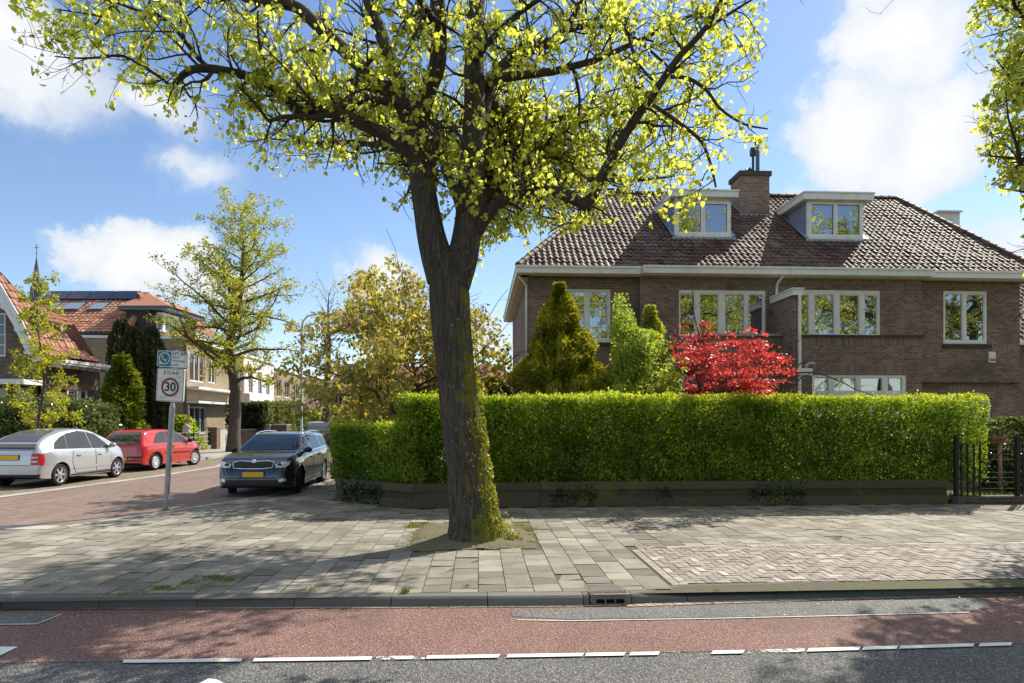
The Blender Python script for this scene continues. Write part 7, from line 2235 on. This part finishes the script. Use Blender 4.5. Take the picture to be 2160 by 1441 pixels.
# dormer facing the street
D0, D1, DZ0, DZ1, DXf = .40, 1.62, 4.47, 5.70, -.22
m = MB(); m.box(-.95, DXf - .1, D0, D1, 4.2, DZ1); dm = m.build('dormer', m_plain('orange_cheek', (.42, .13, .05), .7, 0, .3, .2, 14), GH)
m = MB(); gridpanel(m, D0, D1, DZ0, DZ1, [(D0 + .12, (D0 + D1) / 2 - .05, DZ0 + .12, DZ1 - .2), ((D0 + D1) / 2 + .05, D1 - .12, DZ0 + .12, DZ1 - .2)], 0, .1)
RM = Matrix(((0, -1, 0, DXf), (1, 0, 0, 0), (0, 0, 1, 0), (0, 0, 0, 1)))
m.v = [tuple(RM @ Vector(v)) for v in m.v]; m.build('window_frame', M_trim, dm)
m = MB(); m.quad((DXf - .04, D0 + .1, DZ0 + .1), (DXf - .04, D1 - .1, DZ0 + .1), (DXf - .04, D1 - .1, DZ1 - .15), (DXf - .04, D0 + .1, DZ1 - .15)); m.build('pane', M_dpane, dm)
for y in (D0 + .45, D1 - .45): m = MB(); m.box(DXf - .035, DXf - .015, y - .015, y + .015, DZ0 + .1, DZ1 - .18); m.build('glazing_bar', M_trim, dm)
m = MB(); tile_slope(m, (.05, D0 - .15, DZ1), (0, 1, 0), (-1, 0, .55), lambda v: (0 + v * .25, D1 - D0 + .3 - v * .4), 1.3, .22, .33); m.box(-.02, .06, D0 - .16, D1 + .16, DZ1 - .10, DZ1 - .01); m.build('dormer_roof', M_otile, dm, fixn=False)
m = MB(); m.box(-8, .3, -1.1, -.02, gz(812, 23.4), gz(801, 23.4)); m.build('porch_fascia', M_trim, GH)
m = MB(); m.box(-.62, -.02, .16, .3, 0, 2.6); m.build('partition', M_room, GH)
for x0, x1, py0, py1 in ((-.95, -.25, 818, 868),): pass
b_ = simple_window(GH, -2.3, -1.1, gz(868, 24), gz(818, 24), -.06, 2, 0, .06)
# street-side small window
m = MB(); gridpanel(m, 1.5, 2.7, gz(852, 25.5), gz(822, 25.5), [(1.58, 2.06, gz(850, 25.5), gz(824, 25.5)), (2.14, 2.62, gz(850, 25.5), gz(824, 25.5))], 0, .08)
RM = Matrix(((0, -1, 0, .05), (1, 0, 0, 0), (0, 0, 1, 0), (0, 0, 0, 1))); m.v = [tuple(RM @ Vector(v)) for v in m.v]; wf = m.build('window', M_trim, GH)
m = MB(); m.quad((.012, 1.55, gz(851, 25.5)), (.012, 2.65, gz(851, 25.5)), (.012, 2.65, gz(823, 25.5)), (.012, 1.55, gz(823, 25.5))); m.build('pane', M_dpane, wf)
m = MB(); m.box(.003, .08, 1.1, 3.0, gz(822, 25.5) + .0, gz(808, 25.5)); m.build('lintel', M_rbrick, GH)

# big hip-roofed house behind
OHo = at(20, 880, 38); OHo.z = 0; OHw = 10.2
OH = thing('hip_roof_house', 'large house with solar panels on its orange hip roof behind the gable house', 'house', OHo, 0)
oz = lambda py, Y=38: CH + (HY - py) / F * Y
ox = lambda px, Y=38: (px - CX) / F * Y - OHo.x
ez_, rzz = oz(703), oz(624, 42.2)
m = MB(); m.box(0, ox(262), 0, 9, 0, oz(740)); m.box(ox(240), ox(345), 1.2, 9, 0, oz(712)); m.build('wall', M_ybrick, OH)
m = MB(); m.box(0, ox(262) + .01, -.012, 9, oz(740) + .002, ez_ - .12); m.box(ox(240), ox(345) + .01, 1.19, 9, oz(712) + .002, oz(692)); m.build('rendered_band', m_plain('cream_render', (.60, .45, .20), .8, 0, .2, .1), OH)
m = MB(); m.box(-.5, ox(262) + .5, -.6, 0, ez_ - .12, ez_ - .02); m.build('eaves', m_plain('dark_eaves', (.05, .045, .04), .7), OH)
xw = ox(262) + .5; hd = 4.6; sl = (rzz - ez_) / hd
vl = math.hypot(hd, rzz - ez_)
rxr = ox(318, 42.2)
m = MB(); tile_slope(m, (-.5, -.6, ez_), (1, 0, 0), (0, hd, rzz - ez_), lambda v: (0, (xw + .5) + (rxr - xw) * v / vl), vl, .30, .36)
tile_slope(m, (rxr + 2.6, -.1 + 0, oz(690, 40)), (0, 1, 0), (-2.6, 0, rzz - oz(690, 40)), lambda v: (v * .75, 9), math.hypot(2.6, rzz - oz(690, 40)) - .05, .3, .36)
m.poly([(-.5, -.6, ez_), (-.5, 9.4, ez_), (-.5, hd - .6, rzz)]); m.poly([(-.5, 9.0, ez_), (xw, 9.0, ez_), (rxr, hd - .6, rzz), (-.5, hd - .6, rzz)])
m.build('roof', M_otile, OH, fixn=False)
N_ = Vector((0, -sl, 1)).normalized()
def roofpt(x, v, o=0): return Vector((x, -.6 + v * hd / vl, ez_ + v * (rzz - ez_) / vl)) + N_ * o
m = MB(); ridge_run(m, roofpt(rxr, vl, .03), roofpt(xw, 0, .03), .17, .4); ridge_run(m, roofpt(-.5, vl, .03), roofpt(rxr, vl, .03), .17, .4); m.build('ridge_tile', M_otile, OH)
M_solar = m_plain('solar_cell', (.03, .04, .075), .08, .2, .8, .12, 3)
xs_ = [ox(95, 41.5), ox(146, 41.5), ox(190, 41.5), ox(238, 41.5), ox(292, 41.5)]
for a, b in zip(xs_[:-1], xs_[1:]):
    m = MB(); V = [roofpt(a + .03, vl * .83, .16), roofpt(b - .03, vl * .83, .16), roofpt(b - .03 + (.0), vl * 1.0, .30), roofpt(a + .03, vl * 1.0, .30)]
    m.quad(*V); m.add(V + [v - N_ * .05 for v in V], [(0, 1, 5, 4), (1, 2, 6, 5), (2, 3, 7, 6), (3, 0, 4, 7)]); m.build('solar_panel', M_solar, OH)
for a, b in ((95, 118), (128, 172), (187, 222)):
    x0, x1 = ox(a, 40), ox(b, 40); m = MB(); V = [roofpt(x0, vl * .52, .14), roofpt(x1, vl * .52, .14), roofpt(x1, vl * .74, .14), roofpt(x0, vl * .74, .14)]
    m.add(V + [v - N_ * .14 for v in V], [(0, 1, 5, 4), (1, 2, 6, 5), (2, 3, 7, 6), (3, 0, 4, 7)]); f = m.build('roof_light', m_plain('roof_light_frame', (.16, .17, .18), .5), OH)
    i_ = [V[0].lerp(V[2], .10), V[1].lerp(V[3], .10), V[2].lerp(V[0], .10), V[3].lerp(V[1], .10)]
    m = MB(); m.quad(*[v + N_ * .006 for v in i_]); m.build('pane', m_plain('sky_glass', (.25, .32, .38), .04, 0, .9), f)
# corner dormer with its own little roof
m = MB(); m.box(ox(268, 39), ox(345, 39), .9, 5, oz(700, 39), oz(655, 39)); dm = m.build('dormer', m_plain('dark_cladding', (.05, .045, .045), .7), OH)
m = MB(); m.box(ox(258, 39), ox(362, 39), .5, 5.4, oz(656, 39), oz(649, 39)); m.build('dormer_fascia', m_plain('slate_blue_trim', (.10, .13, .17), .5), dm)
m = MB(); V = [Vector((ox(258, 39), .45, oz(648, 39))), Vector((ox(366, 39), .45, oz(648, 39))), Vector((ox(366, 39), 5.4, oz(648, 39))), Vector((ox(258, 39), 5.4, oz(648, 39))), Vector((ox(316, 41.5), 3.4, oz(620, 41.5)))]
m.add(V, [(0, 1, 4), (1, 2, 4), (2, 3, 4), (3, 0, 4)]); m.build('dormer_roof', M_otile, dm)
m = MB(); m.box(ox(333, 39), ox(346, 39) + .02, .87, 3.5, oz(700, 39), oz(660, 39)); m.build('window_frame', M_trim, dm)
m = MB(); m.box(ox(335, 39), ox(343.5, 39), .862, .868, oz(696, 39), oz(664, 39)); m.box(ox(346, 39) + .021, ox(346, 39) + .026, 1.1, 3.3, oz(696, 39), oz(664, 39)); m.build('pane', M_dpane, dm)

# terraces along the street: fronts face the carriageway
TO = Vector((-20.6, 39.5, 0)); TD = Vector((-.115, 1.0, 0)).normalized(); TA = math.atan2(TD.y, TD.x)
def terrace(name, label, s0, s1, h, mat, wins, extra=None, band=None, depth=8, setb=0.0):
    Nn = Vector((TD.y, -TD.x, 0))
    O = TO + TD * s0 + Nn * setb
    t = thing(name, label, 'house', O, TA)
    m = MB(); W = s1 - s0
    gridpanel(m, 0, W, 0, h, [w[:4] for w in wins], 0, .2, back=False)
    m.quad((0, .001, 0), (0, depth, 0), (0, depth, h), (0, .001, h)); m.quad((W, .001, 0), (W, .001, h), (W, depth, h), (W, depth, 0)); m.quad((0, depth, 0), (0, depth, h), (W, depth, h), (W, depth, 0)); m.quad((0, .2, h), (W, .2, h), (W, depth, h), (0, depth, h))
    m.quad((0, .3, 0), (W, .3, 0), (W, .3, h - .1), (0, .3, h - .1))
    m.build('wall', mat, t)
    for w in wins: simple_window(t, *w[:4], .05, *(w[4] if len(w) > 4 else (2, 0, .08)))
    m = MB(); m.box(-.05, W + .05, -.16, depth, h + .002, h + .16); m.build('cornice', M_trim, t)
    if band:
        for z in band: m = MB(); m.box(0, W, -.7 if z < 4.2 else -.1, -.003, z, z + .14); m.build('canopy', M_trim, t)
    return t
M_whitewall = m_plain('whitewashed_wall', (.72, .71, .68), .85, 0, .2, .05, 1.2, grime=((.5, .48, .42), .7, .4))
terrace('terrace_house', 'buff brick house with white balcony bands beyond the dark yews', -2.0, 5.6, 6.5, M_ybrick, [(.5, 2.9, 4.05, 5.7, (3, 0, .08)), (3.6, 5.0, 4.1, 5.7, (2, 0, .08)), (.5, 3.2, .8, 2.5, (3, 0, .08))], band=[3.55, 2.7], setb=1.0)
tb = terrace('terrace_house', 'brown brick house with a dark green glazed upper bay behind the street tree', 5.62, 10.4, 6.6, M_rbrick, [(.6, 2.6, 3.7, 6.0, (3, 2, .07)), (3.2, 4.4, 4.0, 5.7, (2, 0, .08)), (.6, 2.4, .7, 2.3, (2, 0, .08))], setb=.6)
m = MB(); m.box(.3, 2.9, -1.0, -.02, 2.6, 3.65); m.build('balcony', M_dbrick, tb)
terrace('terrace_house', 'whitewashed flat roofed house with tall dark windows left of the lamp post', 10.45, 22.0, 6.9, M_whitewall, [(1.0, 2.2, 3.9, 5.9), (3.4, 4.6, 3.9, 5.9), (6.2, 7.4, 3.9, 5.9), (8.8, 10.0, 3.9, 5.9), (1.0, 2.6, .6, 2.5), (5, 7, .6, 2.5), (8.5, 10.4, .6, 2.5)])
terrace('terrace_house', 'low buff terrace with a flat roof beyond the whitewashed house', 22.05, 36, 6.6, M_ybrick, [(1.0, 3.0, 3.9, 5.7), (4.4, 6.4, 3.9, 5.7), (8.5, 10.5, 3.9, 5.7), (1, 3, .6, 2.4), (5, 7, .6, 2.4)])
terrace('terrace_house', 'brick terrace far down the street seen between the cherry branches', 36.05, 60, 7.0, M_rbrick, [(2 + 4.5 * k, 4.2 + 4.5 * k, 3.9, 5.8) for k in range(5)] + [(2 + 4.5 * k, 4.2 + 4.5 * k, .6, 2.4) for k in range(5)])
# the street closes with a far row of houses and trees
FH = thing('far_house', 'far brick house closing the view down the side street', 'house', Vector((-27, 92, 0)), -.35)
m = MB(); gridpanel(m, 0, 26, 0, 6.2, [(2 + 3.6 * k, 3.6 + 3.6 * k, 3.6, 5.2) for k in range(7)], 0, .2, back=False); m.box(0, 26, .21, 8, 0, 6.1); m.build('wall', M_dbrick, FH)
for k in range(7): simple_window(FH, 2 + 3.6 * k, 3.6 + 3.6 * k, 3.6, 5.2, .05, 2, 0, .09)
m = MB(); m.prism([(-.4, 6.2), (8.4, 6.2), (4, 9.2)], 0, 26, Matrix(((0, 1, 0, 0), (1, 0, 0, 0), (0, 0, 1, 0), (0, 0, 0, 1)))); m.build('roof', M_otile, FH)

# church spire far behind
CSo = at(77, 880, 130); CSo.z = 0
CS = thing('church_spire', 'slender dark slate church spire with a cross rising behind the orange roof', 'church', CSo)
sz = lambda py: CH + (HY - py) / F * 130
m = MB(); zb = sz(640); m.lathe([(1.35, zb), (1.05, sz(620)), (.72, sz(595)), (.34, sz(562)), (.03, sz(541))], 8, Matrix.Rotation(PI / 8, 4, 'Z')); m.build('spire', m_plain('slate', (.07, .085, .10), .5, 0, .5, .2, 1.5), CS)
m = MB(); m.box(-1.3, 1.3, -1.3, 1.3, 0, zb); m.build('tower', M_dbrick, CS)
m = MB(); zt_ = sz(541); m.tube([(0, 0, zt_ - .3), (0, 0, sz(514))], .05, 6); m.box(-.42, .42, -.04, .04, sz(522) - .05, sz(522) + .05); m.lathe([(.001, zt_ + .5), (.14, zt_ + .62), (.14, zt_ + .72), (.001, zt_ + .84)], 8); m.build('cross', M_railp, CS)
for a in range(4):
    Mx = Matrix.Rotation(a * PI / 2, 4, 'Z'); m = MB(); m.prism([(-.42, sz(632)), (.42, sz(632)), (0, sz(603))], -1.25, -.5, Mx); m.build('gablet', m_plain('slate_gablet', (.10, .12, .14), .5), CS)
